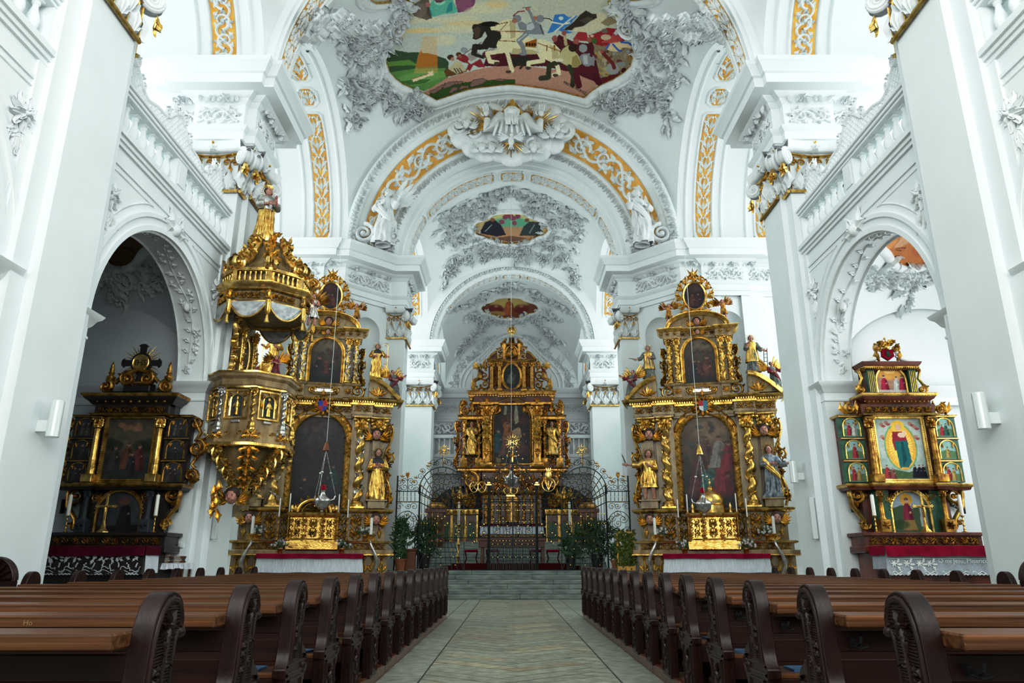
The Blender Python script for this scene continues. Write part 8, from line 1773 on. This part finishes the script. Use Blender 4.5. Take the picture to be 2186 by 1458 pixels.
def battle(P):
 g1,g2,w=lin(196,208,200),lin(232,226,196),lin(236,214,160)
 P.ell(1094,-80,420,110,lin(216,216,196),.8,.6)
 for(x,y,a,b,c)in((480,450,130,26,w),(700,440,190,30,w),(400,260,250,60,g2),(1000,260,300,60,g2),(1300,350,260,34,w),(1150,420,260,40,g2),(250,520,90,50,w),(1500,120,250,60,g2),(1700,60,120,40,w),(900,200,200,40,lin(205,212,204)),(950,580,120,60,g2)):P.ell(810+x/6.783,y/6.783,a/6.783,b/6.783,c,.75,.7)
 for(x,y)in((1270,60),(1330,30),(1200,20)):P.ell(x,y,60,14,lin(206,206,184),.6,.8)
 P.poly(L((470,180),(500,60),(600,0),(560,-160),(700,-160),(720,60),(760,260),(690,290),(600,260),(500,230)),lin(122,110,96));P.ell(*L((590,150))[0],10,14,lin(146,132,116),.8,.4);P.poly(L((690,90),(730,120),(750,270),(690,200)),lin(96,82,72))
 P.poly(L((715,60),(780,0),(800,-150),(1040,-150),(1060,0),(1140,170),(1060,195),(950,200),(840,230),(750,250),(735,160)),lin(112,200,178));P.poly(L((720,80),(760,200),(770,240),(735,200)),lin(60,150,150));P.poly(L((1000,60),(1050,20),(1060,150),(960,190)),lin(60,160,160));P.ell(*L((870,20))[0],12,8,lin(172,226,206));P.poly(L((790,0),(960,0),(880,40),(820,35)),lin(122,78,86))
 P.poly(L((1100,20),(1110,-160),(1350,-160),(1390,0),(1380,60),(1340,100),(1270,120),(1220,170),(1140,185),(1120,110)),lin(146,84,116));P.ell(*L((1230,60))[0],14,12,lin(170,108,138),.7,.5);P.ell(*L((700,70))[0],6,5,lin(186,128,118))
 P.poly(L((60,705),(250,730),(420,760),(560,755),(700,775),(840,810),(960,850),(1000,900),(1000,1020),(60,1040)),lin(64,92,62));P.poly(L((90,900),(300,880),(430,865),(540,930),(500,960),(300,950),(120,965)),lin(112,158,76));P.poly(L((120,980),(400,945),(540,950),(540,1000),(180,1050)),lin(66,98,64))
 P.poly(L((150,1050),(520,990),(830,990),(960,985),(1000,1150),(650,1320),(400,1250),(200,1120)),lin(106,158,84));P.poly(L((250,1120),(480,1050),(940,1030),(960,1110),(560,1240),(400,1240)),lin(124,176,98));P.poly(L((300,1180),(520,1150),(750,1150),(650,1210),(430,1230)),lin(78,128,66))
 P.poly(L((630,530),(830,530),(840,800),(845,1060),(500,1060),(560,800)),lin(232,190,110),.45);P.poly(L((600,720),(620,770),(700,770),(840,800),(840,960),(520,980)),lin(196,128,44),.9)
 P.poly(L((475,1150),(710,1070),(700,1035),(740,1040),(770,1015),(790,1090),(700,1110),(490,1190)),lin(238,222,190));P.line(L((470,1145),(710,1068)),1.2,lin(180,96,70))
 G=L((650,1330),(800,1240),(960,1140),(1200,1060),(1500,985),(1750,950),(1960,940))+Rr((200,960),(600,1000),(900,1040),(1300,1180),(1080,1420),(600,1300),(0,1230))+L((1600,1250),(1200,1320),(820,1450));P.poly(G,lin(198,154,132));P.poly(L((700,1400),(740,1340),(960,1250),(1250,1190),(1540,1160),(1967,1150),(1967,1240),(1500,1260),(1100,1360),(820,1450)),lin(60,92,42))
 for pts in(L((715,1330),(850,1260),(960,1200),(900,1290),(780,1360)),L((900,1270),(1000,1190),(1130,1175),(1080,1230),(950,1280)),L((1110,1220),(1150,1175),(1215,1180),(1180,1220)),L((1010,1330),(1060,1265),(1140,1265),(1120,1310),(1020,1350)),L((1150,1290),(1180,1240),(1290,1240),(1290,1270),(1160,1300)),L((1300,1240),(1360,1160),(1500,1135),(1560,1160),(1480,1220),(1340,1260)),L((1650,1160),(1720,1140),(1840,1150),(1780,1175))):P.poly(pts,lin(150,118,108));P.line(pts+pts[:1],1.,lin(84,58,52))
 P.poly(L((1500,960),(1560,800),(1967,700))+Rr((500,800),(700,500),(900,600),(1200,640),(1700,700),(1790,800),(1700,1000),(1300,1220),(900,1050),(500,960)),lin(92,34,44));P.poly(Rr((1180,640),(1790,640),(1780,950),(1620,1060),(1300,1130),(1220,800)),lin(150,136,106))
 rd=random.Random(5)
 for i in range(46):x,y=rd.uniform(1190,1780),rd.uniform(680,1080);P.ell(*Rr((x,y))[0],rd.uniform(2,6),rd.uniform(2,5),rd.choice([lin(170,160,130),lin(120,40,44),lin(190,180,150),lin(90,80,60),lin(160,165,165),lin(176,140,70)]),.9,.2)
 for i in range(16):x=rd.uniform(1300,1760);P.line(Rr((x,rd.uniform(620,900)),(x+rd.uniform(60,160),rd.uniform(360,640))),1.1,lin(110,88,60))
 P.poly(Rr((640,210),(770,200),(840,250),(980,225),(900,300),(880,340),(760,420),(900,470),(800,490),(700,440),(530,485),(600,340)),lin(66,146,206));P.line(Rr((600,325),(760,350),(860,330)),3,lin(236,232,214));P.line(Rr((920,235),(760,360),(640,460)),3,lin(236,232,214));P.ell(*Rr((730,265))[0],5,4,lin(226,232,226))
 P.poly(Rr((760,430),(900,330),(1010,210),(1090,150),(1180,200),(1250,200),(1250,260),(1150,310),(1050,380),(930,400),(880,440)),lin(62,56,44));P.poly(Rr((1000,300),(1120,240),(1200,270),(1080,340)),lin(92,84,66));P.poly(Rr((900,450),(960,400),(1080,380),(1250,260),(1240,180),(1400,200),(1600,330),(1420,330),(1250,440),(1130,470)),lin(222,214,184));P.poly(Rr((1300,330),(1440,230),(1560,320),(1400,380)),lin(160,146,108))
 P.poly(Rr((900,570),(980,460),(1100,470),(1130,600),(1000,590)),lin(176,56,62));P.poly(Rr((1130,510),(1280,460),(1400,400),(1560,420),(1680,490),(1750,560),(1540,620),(1330,670),(1180,630)),lin(166,44,50));P.poly(Rr((1300,620),(1500,500),(1740,540),(1500,620)),lin(196,84,80));P.ell(*Rr((1360,450))[0],7,5,lin(130,110,100));P.ell(*Rr((1380,540))[0],11,6,lin(208,190,160));P.ell(*Rr((1210,590))[0],6,6,lin(70,112,50));P.ell(*Rr((1180,520))[0],4,3,lin(220,190,170))
 P.poly(Rr((1370,700),(1420,630),(1600,600),(1700,600),(1780,640),(1780,690),(1620,690),(1560,750),(1440,740)),lin(226,206,168));[P.line(Rr(*q),4,lin(52,108,190))for q in(((1390,700),(1430,640)),((1480,640),(1560,730),(1600,740)),((1600,610),(1700,620),(1780,670)))]
 P.poly(L((935,1030),(960,1000),(1180,960),(1280,1010),(1260,1040),(970,1120)),lin(120,84,44));P.poly(L((1000,1000),(1060,930),(1120,880),(1180,900),(1260,1020),(1120,1070)),lin(206,196,160));[P.line(L((x,990),(x+40,1050)),2.,lin(60,50,36))for x in(1080,1120,1160)];P.ell(*L((1030,830))[0],7,6,lin(80,54,38));P.ell(*L((1060,855))[0],4,4,lin(206,150,120))
 P.poly(L((1110,840),(1210,780),(1300,830),(1280,900),(1330,930),(1460,850),(1530,970),(1450,980),(1360,940),(1310,1030),(1260,1000),(1290,920),(1200,900)),lin(160,52,58));P.poly(L((1280,780),(1400,730),(1480,800),(1330,890),(1290,860)),lin(176,168,160));P.ell(*L((1225,725))[0],8,6,lin(168,172,176));P.ell(*L((1150,790))[0],6,5,lin(96,60,40));P.ell(*L((1165,815))[0],4,4,lin(190,130,104));P.line(L((1120,860),(1340,700),(1480,610)),1.4,lin(110,54,48));P.ell(*L((1590,790))[0],15,9,lin(110,44,60));P.ell(*L((1640,740))[0],10,6,lin(176,172,180))
 dk=lin(54,50,42);P.poly(L((1340,390),(1360,350),(1420,350),(1560,310),(1700,340),(1760,500),(1760,620),(1690,700),(1560,690),(1480,640),(1560,520),(1530,450),(1480,540),(1400,575),(1350,560),(1360,480)),dk);P.poly(L((1360,420),(1420,380),(1470,420),(1440,540),(1380,560)),lin(96,78,58));P.ell(*L((1600,350))[0],20,6,lin(34,30,24));[P.line(L(*q),7,dk)for q in(((1540,660),(1370,660),(1350,780)),((1560,690),(1400,700),(1380,790),(1500,830)))];P.ell(*Rr((150,880))[0],25,9,dk);[P.line(Rr(*q),5,dk)for q in(((180,860),(60,960)),((260,850),(140,990)))]
 wh,ws=lin(236,228,192),lin(196,182,136);P.poly(L((1600,390),(1680,380),(1760,310),(1880,270),(1960,300))+Rr((40,360),(110,460),(300,560),(480,570),(640,640),(720,720),(700,830),(600,900),(500,860),(440,780),(200,790),(0,780))+L((1900,760),(1820,770),(1740,740),(1690,660),(1720,590),(1770,560),(1750,450),(1680,440),(1620,440)),wh)
 P.poly(L((1880,290),(1967,320),(1967,540),(1900,560)),ws,.8);P.poly(Rr((40,700),(300,720),(440,760),(300,790),(0,785)),ws,.8);P.poly(Rr((560,640),(700,720),(690,840),(590,890),(600,760)),ws,.8)
 [P.line(q,w_,wh)for q,w_ in((L((1780,740),(1560,770),(1600,890),(1710,905)),9),(L((1850,760),(1880,870),(1920,1020)),9),(Rr((420,780),(470,880),(260,910),(255,980)),9),(Rr((600,880),(680,960),(700,1060),(620,1090)),9))];[P.ell(*q,6,3.5,lin(90,74,58))for q in(*L((1870,1040)),*Rr((650,1090)),*L((1700,915)),*Rr((255,985)))]
 br=lin(156,98,34);[P.line(q,1.6,br)for q in(L((1700,455),(1960,455)),L((1680,360),(1860,320),(1750,440)),L((1740,590),(1967,600)),Rr((380,620),(600,700),(720,740)),Rr((0,455),(330,460)))];P.poly(Rr((210,620),(380,560),(370,690),(210,680)),lin(176,108,26));[P.ell(*Rr((x,645))[0],2.4,3.4,lin(50,34,22))for x in(235,275,315,350)];[P.line(Rr((x,660),(x,730)),3,br)for x in(525,635)]
 s1,s2,s3=lin(150,156,160),lin(206,212,212),lin(92,96,102)
 P.poly(Rr((100,330),(160,310),(240,360),(230,440),(130,430)),s1);P.ell(*Rr((95,270))[0],9,8,s1);P.ell(*Rr((60,300))[0],6,5,lin(186,130,104));P.line(Rr((40,230),(110,170),(200,160)),2.4,lin(150,40,36))
 P.poly(Rr((215,400),(260,330),(350,300),(440,350),(480,470),(500,510),(420,490),(300,470),(210,450)),s1);P.poly(Rr((230,370),(320,320),(350,400),(300,440),(230,430)),s2);P.ell(*Rr((425,270))[0],9,8,s1);P.ell(*Rr((355,265))[0],5,5,lin(196,136,108));P.line(Rr((480,265),(560,270),(600,300)),2,lin(60,50,40));P.line(Rr((330,300),(290,200),(255,140)),6,s1);P.ell(*Rr((245,125))[0],5,4,lin(196,136,108));P.line(Rr((240,110),(180,-20)),1.6,s2);P.line(Rr((180,115),(295,100)),1.4,s3);P.line(Rr((400,360),(440,470),(290,470)),8,s1);P.line(Rr((430,370),(470,480)),3,s3)
 P.line(Rr((240,480),(120,590),(170,660),(200,770)),10,s1);P.line(Rr((230,490),(110,590)),3,s2);P.ell(*Rr((180,780))[0],9,3.5,s1);P.line(Rr((400,520),(380,700),(405,770)),2.5,s2)
 P.poly(Rr((700,800),(760,700),(850,650),(980,800),(1030,920),(960,980),(850,970),(680,880)),lin(206,198,150));P.poly(Rr((890,830),(960,790),(1020,930),(960,980),(880,960)),lin(170,156,96));P.line(Rr((690,900),(560,950),(545,1120),(440,1135)),11,lin(62,66,44));P.line(Rr((850,970),(910,1090),(900,1230)),11,lin(62,66,44));P.line(Rr((800,640),(790,560),(780,490)),7,lin(200,186,140));P.ell(*Rr((775,480))[0],5,5,lin(176,96,84));P.ell(*Rr((900,690))[0],9,9,lin(58,40,30));P.ell(*Rr((640,560))[0],6,7,lin(170,96,90));P.line(Rr((700,560),(760,660)),5,lin(100,40,48));P.ell(*Rr((700,870))[0],10,4,lin(230,224,200))
 P.poly(Rr((990,820),(1050,780),(1180,770),(1220,830),(1210,960),(1060,960)),lin(154,158,160));P.poly(Rr((1050,800),(1110,800),(1120,930),(1060,930)),lin(196,200,200));P.ell(*Rr((1050,700))[0],9,9,lin(166,170,172));P.line(Rr((1170,800),(1190,700),(1150,600)),7,lin(96,34,42));P.ell(*Rr((1140,580))[0],5,6,lin(176,100,88));P.ell(*Rr((950,600))[0],7,6,lin(176,100,88));P.line(Rr((1040,980),(950,1080),(990,1240)),13,lin(98,30,44));P.line(Rr((1180,990),(1220,1120),(1280,1200)),13,lin(88,26,38));P.poly(Rr((1020,960),(1210,960),(1250,1060),(960,1060)),lin(104,32,46))
 P.ell(*Rr((1480,1000))[0],14,12,lin(168,170,168));P.line(Rr((1340,770),(1480,920),(1500,980)),8,lin(124,46,42));P.ell(*Rr((1325,745))[0],4,4,lin(170,90,76));P.poly(Rr((1300,1150),(1480,1080),(1620,1060),(1560,1110),(1330,1210)),lin(112,34,42));P.ell(*Rr((1640,1020))[0],6,6,lin(84,24,30));P.ell(*Rr((1600,930))[0],10,5,lin(150,154,150));[P.line(Rr(*q),3,lin(190,160,84))for q in(((1230,760),(1330,860)),((1270,950),(1420,1080)),((1290,1050),(1400,1100)))]
fr=fresco('ceiling_fresco','large framed ceiling fresco of armoured riders and banners above the chancel arch',VN,oo,.022,battle,lin(206,214,206),.30)
sx,sy=hit(VN,1228,189,16,27)
text_mesh('FRITZ KUNZ',.17,lambda s_,t_:VN(sx+np.array(s_),sy-np.array(t_)+.16*np.array(s_),np.full(len(s_),.05))).build('signature','black',fr,0)
rnd=random.Random(9);RS=math.hypot(XN,4.65)
def VN2(s_,t_,h_):
 lam=np.clip((t_-22.35)/RS,-1.4,1.4);ph=np.clip(s_/RS,-1.5,1.5);r_=RS-np.asarray(h_);return np.stack([r_*np.sin(ph)*np.cos(lam),22.35+r_*np.sin(lam),ZS+r_*np.cos(ph)*np.cos(lam)],1)
def hit2(u,v):
 x,y=hit(VN,u,v,15,26.9);lam=math.asin(max(-.9,min(.9,(y-22.35)/RS)));return RS*math.asin(max(-.99,min(.99,x/RS/math.cos(lam)))),22.35+RS*lam
for s in S2:
 mx=(lambda p:p)if s<0 else(lambda p:(2*1094-p[0],p[1]));b=MB();q=Orn()
 for pts,w,dn,sz in(([(868,-30),(838,40),(812,80),(796,118)],.9,26,.5),([(800,110),(770,88),(742,80)],.8,24,.45),([(796,120),(760,120),(730,120)],.7,24,.42),([(785,165),(755,165),(728,170)],.7,22,.42),([(800,180),(830,210),(870,222),(912,215)],1.1,30,.48),([(800,185),(775,215),(752,242),(770,256)],.9,20,.45),([(790,150),(790,190)],1.3,34,.5),([(840,215),(880,240)],.7,18,.4)):
  q.spray(np.array([hit2(*mx(p))for p in pts]),w,dn*.62,.24,rnd,sz)
 cx,cy=hit2(*mx((781,146)));q.dome(cx,cy,.62,.22,20);q.strip_frame(cx+.72*np.cos(np.linspace(0,2*PI,30)),cy+.85*np.sin(np.linspace(0,2*PI,30)),.1,.2)
 for(u,v,R_,a)in((797,118,.45,0),(800,178,.45,PI),(850,60,.4,0),(870,215,.4,0),(762,95,.35,0),(770,200,.35,0)):x,y=hit2(*mx((u,v)));q.spiral(x,y,R_,a,1.5,s,.09,.2,3)
 b.mapped(q,VN2);st(b,'vault_stucco','stucco_grey',50)
CC=lambda p:(900+p[0]/5.605,380+p[1]/5.605)
def quat(cx,cy,rx,ry,px=1.35):
 th=np.linspace(0,2*PI,49)[:-1];return[(cx+rx*math.copysign(abs(math.cos(k))**.9,math.cos(k))*(1 if abs(math.sin(k))<.55 else.9),cy-ry*math.sin(k)*(1.0 if abs(math.cos(k))<.5 else.82))for k in th]
def f1(P):
 P.ell(1090,490,90,40,lin(206,184,136));P.ell(1090,462,46,12,lin(206,206,150),.9,.4);P.ell(1090,480,40,14,lin(96,176,150),.9,.3);P.ell(1090,500,60,14,lin(196,152,116),.9,.3)
 P.poly([CC(p)for p in((690,660),(760,530),(860,490),(950,560),(1010,680),(900,700))],lin(48,50,62));P.poly([CC(p)for p in((1170,690),(1220,580),(1290,520),(1400,530),(1450,640),(1420,690))],lin(62,76,76));P.line([CC((760,640)),CC((840,560))],2,lin(150,160,166));P.line([CC((1290,660)),CC((1350,560))],2,lin(140,160,160))
 [P.ell(*CC((x,y)),r_,5,lin(150,84,104))for x,y,r_ in((1040,450,10),(1000,470,6),(1090,480,8),(1150,460,6),(960,525,6),(1110,540,5))];P.ell(*CC((850,500)),5,4,lin(150,100,80));P.ell(*CC((1260,505)),5,4,lin(140,96,78));P.poly([CC(p)for p in((880,720),(1070,690),(1260,720),(1070,770))],lin(132,96,82))
def f2(P):
 P.ell(1087,655,70,30,lin(132,78,62));P.ell(1087,644,34,12,lin(206,186,112),.9,.4);P.person(1087,672,34,lin(176,96,60),lin(176,110,90),0,.5);[P.ell(1087+d,660,14,9,lin(116,42,44),.9,.3)for d in(-28,26)];[P.ell(1087+d,653,4,4,lin(180,120,96))for d in(-28,26)];P.ell(1060,670,16,5,lin(196,150,90),.8,.4)
for i,(fn,px,pf,t0,t1,st_,lb)in enumerate(((CV[0],quat(*CC((1066,590)),80,32),f1,30.3,37.4,.028,'framed fresco of two dark robed figures on the first chancel vault'),(CV[1],quat(1088,655,60,22),f2,38.7,45.9,.035,'small reddish fresco on the far chancel vault above the high altar'))):
 o2=hits(fn,px,t0,t1);fresco('ceiling_fresco',lb,fn,smoothpoly(np.concatenate([o2,o2[:1]]),2)[:-1],st_,pf,lin(200,180,130),.24,.05)
for s in S2:
 mx=(lambda p:p)if s<0 else(lambda p:(2*1066-p[0],p[1]));b=MB();q=Orn()
 for pts,w,dn,sz in(([(1060,140),(930,170),(850,240),(780,420)],.9,40,.34),([(830,220),(720,215),(640,260)],.75,34,.32),([(760,400),(600,350),(450,410),(210,440)],1.2,34,.34),([(620,540),(400,520),(180,590)],1.2,36,.34),([(620,640),(420,680),(290,770)],1.3,32,.34),([(760,750),(620,790),(480,760)],.8,26,.3),([(1060,930),(900,850),(700,900),(580,870)],1.1,40,.34),([(1060,850),(860,800)],.8,30,.3),([(560,900),(450,990),(330,1090)],.7,34,.3),([(330,1120),(290,1240),(220,1370)],.6,36,.28)):
  q.spray(hits(CV[0],[CC(mx(p))for p in pts],30.3,37.4),w*1.1,dn*.5,.20,rnd,sz)
 for x,y,R_ in((470,300,.3),(420,830,.3),(330,1000,.3),(280,1130,.25),(560,330,.25)):cx,cy=hit(CV[0],*CC(mx((x,y))),30.3,37.4);q.spiral(cx,cy,R_,0,1.2,s,.05,.12,2)
 b.mapped(q,CV[0]);st(b,'vault_stucco','stucco_grey',50);b=MB();q=Orn();D2=lambda p:(728+p[0]/2.975,480+p[1]/2.975);mx=(lambda p:p)if s<0 else(lambda p:(2*1080-p[0],p[1]))
 for pts,w,dn,sz in(([(1080,370),(1040,375)],.6,44,.3),([(1080,410),(950,420),(890,450)],.8,36,.32),([(920,480),(820,490),(700,550)],1.0,34,.32),([(900,550),(800,580),(780,600)],1.,34,.32),([(1080,610),(960,590),(880,590)],.9,36,.32),([(900,630),(860,680),(790,740),(730,800)],.7,34,.3)):q.spray(hits(CV[1],[D2(mx(p))for p in pts],38.7,45.9),w*1.1,dn*.5,.18,rnd,sz)
 b.mapped(q,CV[1]);st(b,'vault_stucco','stucco_grey',50)
GP=lambda x,y,Y=26.62:at_y(960+x/8.096,200+y/8.096,Y)
t=thing('stucco_group','white stucco bearded figure on clouds with golden triangle at the arch crown','relief',tuple(GP(1080,900)))
b=MB();k=.0022*1.0
def cb(x,y,r,Y=26.75):p=GP(x,y,Y);b.blob(p,(r*1.1,r*.6,r),14,9)
for x,y,r in((180,640,.5),(250,760,.55),(390,400,.5),(300,560,.4),(500,780,.55),(430,930,.5),(760,800,.5),(1630,850,.55),(1780,880,.45),(1850,520,.5),(1950,640,.5),(1700,700,.5),(1400,820,.5),(1080,1060,.55),(880,1000,.5),(1270,1000,.5),(620,1000,.5),(1550,1000,.45),(560,300,.4),(1600,300,.4),(1750,350,.45),(700,900,.45),(1080,900,.5)):cb(x,y,r)
q=Orn()
for x,y,sg in((150,560,-1),(2000,640,1),(420,650,-1),(1650,650,1),(720,900,-1),(1450,880,1)):p=GP(x,y,26.35);q.spiral(p[0],p[2],.34,PI/2,1.3,sg,.08,.12,0)
b.mapped2(q,lambda s_,t_,h_:np.stack([s_,26.42-h_,t_],1));b.build('clouds','stucco',t,60)
b=MB();c=GP(1080,560,26.3);b.blob(c,(.72,.42,.55),22,12);b.tube([GP(900,420,26.3),GP(760,560,26.1),GP(640,600,25.95),GP(650,440,26.0)],[.30,.26,.22,.13],10);b.tube([GP(1280,430,26.3),GP(1420,600,26.1),GP(1550,600,25.95),GP(1570,460,26.0)],[.30,.26,.22,.13],10)
for i in range(7):p=np.linspace(0,1,8);P0,P1=GP(860+70*i,430,26.05),GP(760+105*i,720,26.0);b.tube(np.outer(1-p,P0)+np.outer(p,P1)+np.outer(np.sin(p*PI),[0,-.2,-.12]),.06,7)
b.tube([GP(700,190,26.5),GP(820,260,26.4),GP(940,330,26.4)],[.1,.2,.12],8);b.tube([GP(1250,300,26.4),GP(1330,220,26.4),GP(1240,190,26.5)],[.16,.14,.08],8);b.build('robe','stucco',t,60)
b=MB();h=GP(1075,330,25.85);b.blob(h,(.22,.25,.30),14,10);b.blob(h+np.array([0,-.25,-.03]),(.05,.06,.08),8,6);[b.blob(h+np.array([d*.09,-.2,.04]),.045,6,5)for d in(-1,1)];b.blob(h+np.array([0,-.19,-.14]),(.08,.05,.03),8,5)
for i in range(12):a=rng.uniform(-.6,.6);b.tube([h+np.array([a*.25,-.16,-.18]),h+np.array([a*.4,-.22,-.42]),h+np.array([a*.45+.05*math.sin(i),-.18,-.66])],[.06,.07,.03],6)
for d in(-1,1):[b.tube([h+np.array([d*.1,0,.25]),h+np.array([d*.26,-.05,.05]),h+np.array([d*.24,-.06,-.2])],[.08,.09,.05],6)];p=GP(640 if d<0 else 1570,380,26.);hand(b,p,(d*.15,-.1,1),6.)
b.build('body','stucco',t,60)
b=MB();P=[GP(1080,75,26.1),GP(1300,345,26.1),GP(860,345,26.1)];b.prism([(p[0],p[2])for p in P],26.12,26.18);b.build('triangle','gold',t,30);b=MB()
for(ox,oy,a0,a1,n,r0,r1)in((760,560,2.0,3.5,15,.35,1.0),(1420,570,-.5,1.2,15,.35,1.0),(1060,820,-PI+.25,-.25,11,.18,.62),(1060,740,1.1,2.0,5,.1,.4),(760,480,.8,1.6,7,.3,.7),(1420,500,1.5,2.2,7,.3,.7)):
 o_=GP(ox,oy,26.3);b=MB()
 for i in range(n):a=a0+(a1-a0)*i/(n-1);d=np.array([math.cos(a),0,math.sin(a)]);b.tube([o_+d*r0,o_+d*(r1*(.8+.2*(i%3)))],[.03,.022],4)
 b.build('ray_bundle','gold',t,40)
b=MB();p=GP(1060,820,25.85);b.blob(p,(.12,.14,.22),12,8);b.blob(p+np.array([.02,-.1,.22]),.085,8,6);wing(b,p+np.array([.05,-.05,.08]),1,.62,.3,.25,0);wing(b,p+np.array([-.05,-.05,.08]),-1,.62,.3,.25,0);q=Orn();[q.leaf(0,0,-PI/2+d,.3,.06,.03,0,1)for d in(-.4,0,.4)];b.mapped2(q,flatmap(p+np.array([0,-.05,-.15]),(1,0,0),(0,-1,0)));b.build('dove','stucco',t,60)
for x,y in((560,950),(730,950),(1450,960),(290,540),(1850,610),(1770,710)):gw,fl=MB(),MB();p=GP(x,y,26.15);winged_head(gw,fl,fl,p[0],p[1],p[2],1.5);w_=gw.build('cherub','stucco',t,50);fl.build('face','stucco_grey',w_,60)
for s in S2:
 p=at_y(1094+s*277,504,26.75)
 statue('stucco_figure',f"seated white stucco figure on the {SIDE[s]} springing of the chancel arch",'relief',Tr((p[0],26.85,13.33),s*.25),2.55,'stucco',[[(.18,-.08,.62),(.26,-.12,.74)],[(-.16,-.08,.62),(-.02,-.16,.66)]]if s<0 else[[(.16,-.08,.62),(.02,-.16,.66)],[(-.18,-.08,.62),(-.2,-.12,.72)]],hair='stucco',flesh='stucco',halo=False,lean=-s*.06,seat=True,mantle='stucco',seed=70+s,wings='stucco' if s<0 else None)
 b=MB();q=Orn();P=at_y(1094+s*318,495,26.6);q.spiral(P[0],P[2],.42,PI/2,1.6,s,.10,.16,3);q.spiral(P[0]-s*1.2,P[2]-.15,.3,PI/2,1.4,-s,.08,.14,2);b.mapped2(q,lambda s_,t_,h_:np.stack([s_,26.72-h_,t_],1));st(b,'stucco_scroll','stucco_grey',50)
cd=bpy.data.cameras.new('camera');co=bpy.data.objects.new('camera',cd);COL.objects.link(co)
co.location=CAM;co.rotation_euler=(PI/2+TH,0,0);cd.sensor_width=36;cd.lens=F/2186*36;cd.shift_x=(1093-U0)/2186;cd.clip_start=.05
sc.camera=co
w=bpy.data.worlds.new('daylight');sc.world=w;w.use_nodes=True
bg=w.node_tree.nodes['Background'];bg.inputs[0].default_value=(.90,1.0,.985,1);bg.inputs[1].default_value=1.45
def area(name,loc,rot,sx,sy,e,col=(1,1,1)):
 l=bpy.data.lights.new(name,'AREA');l.shape='RECTANGLE';l.size=sx;l.size_y=sy;l.energy=e;l.color=col
 o=bpy.data.objects.new(name,l);COL.objects.link(o);o.location=loc;o.rotation_euler=rot;return o
for s in S2:
 area('transept window',(s*11.7,22.5,9.5),(0,s*PI/2,0),8,6,280,(.93,.98,1))
 area('gallery window',(s*11.7,13.6,11.2),(0,s*PI/2*1.1,0),4,4.5,150,(.93,.98,1))
 area('chancel window',(s*7.0,34,11.5),(0,s*PI/2*1.1,0),4,5,120,(.93,.98,1))
 area('apse window',(s*5.0,42,10),(0,s*PI/2,0),3,4,70,(.93,.98,1))
area('west fill',(0,-2.5,8.5),(PI/2+.12,0,0),11,8,1150,(1,.985,.95))  # fill lamp added behind the camera to brighten the altars
area('chapel window',(11.6,13.4,4.2),(0,PI/2,0),4,3.5,150,(.95,.99,1))
sc.view_settings.view_transform='Standard';sc.view_settings.look='None';sc.view_settings.exposure=0.;sc.view_settings.gamma=1.
sc.view_settings.use_curve_mapping=True;cm=sc.view_settings.curve_mapping;c=cm.curves[3]
c.points.new(.25,.198);c.points.new(.72,.77);cm.update()
sc.cycles.max_bounces=5;sc.cycles.diffuse_bounces=3;sc.cycles.glossy_bounces=2;sc.cycles.transmission_bounces=4;sc.cycles.caustics_reflective=False;sc.cycles.caustics_refractive=False
sc.cycles.sample_clamp_indirect=6
sc.cycles.adaptive_threshold=.03
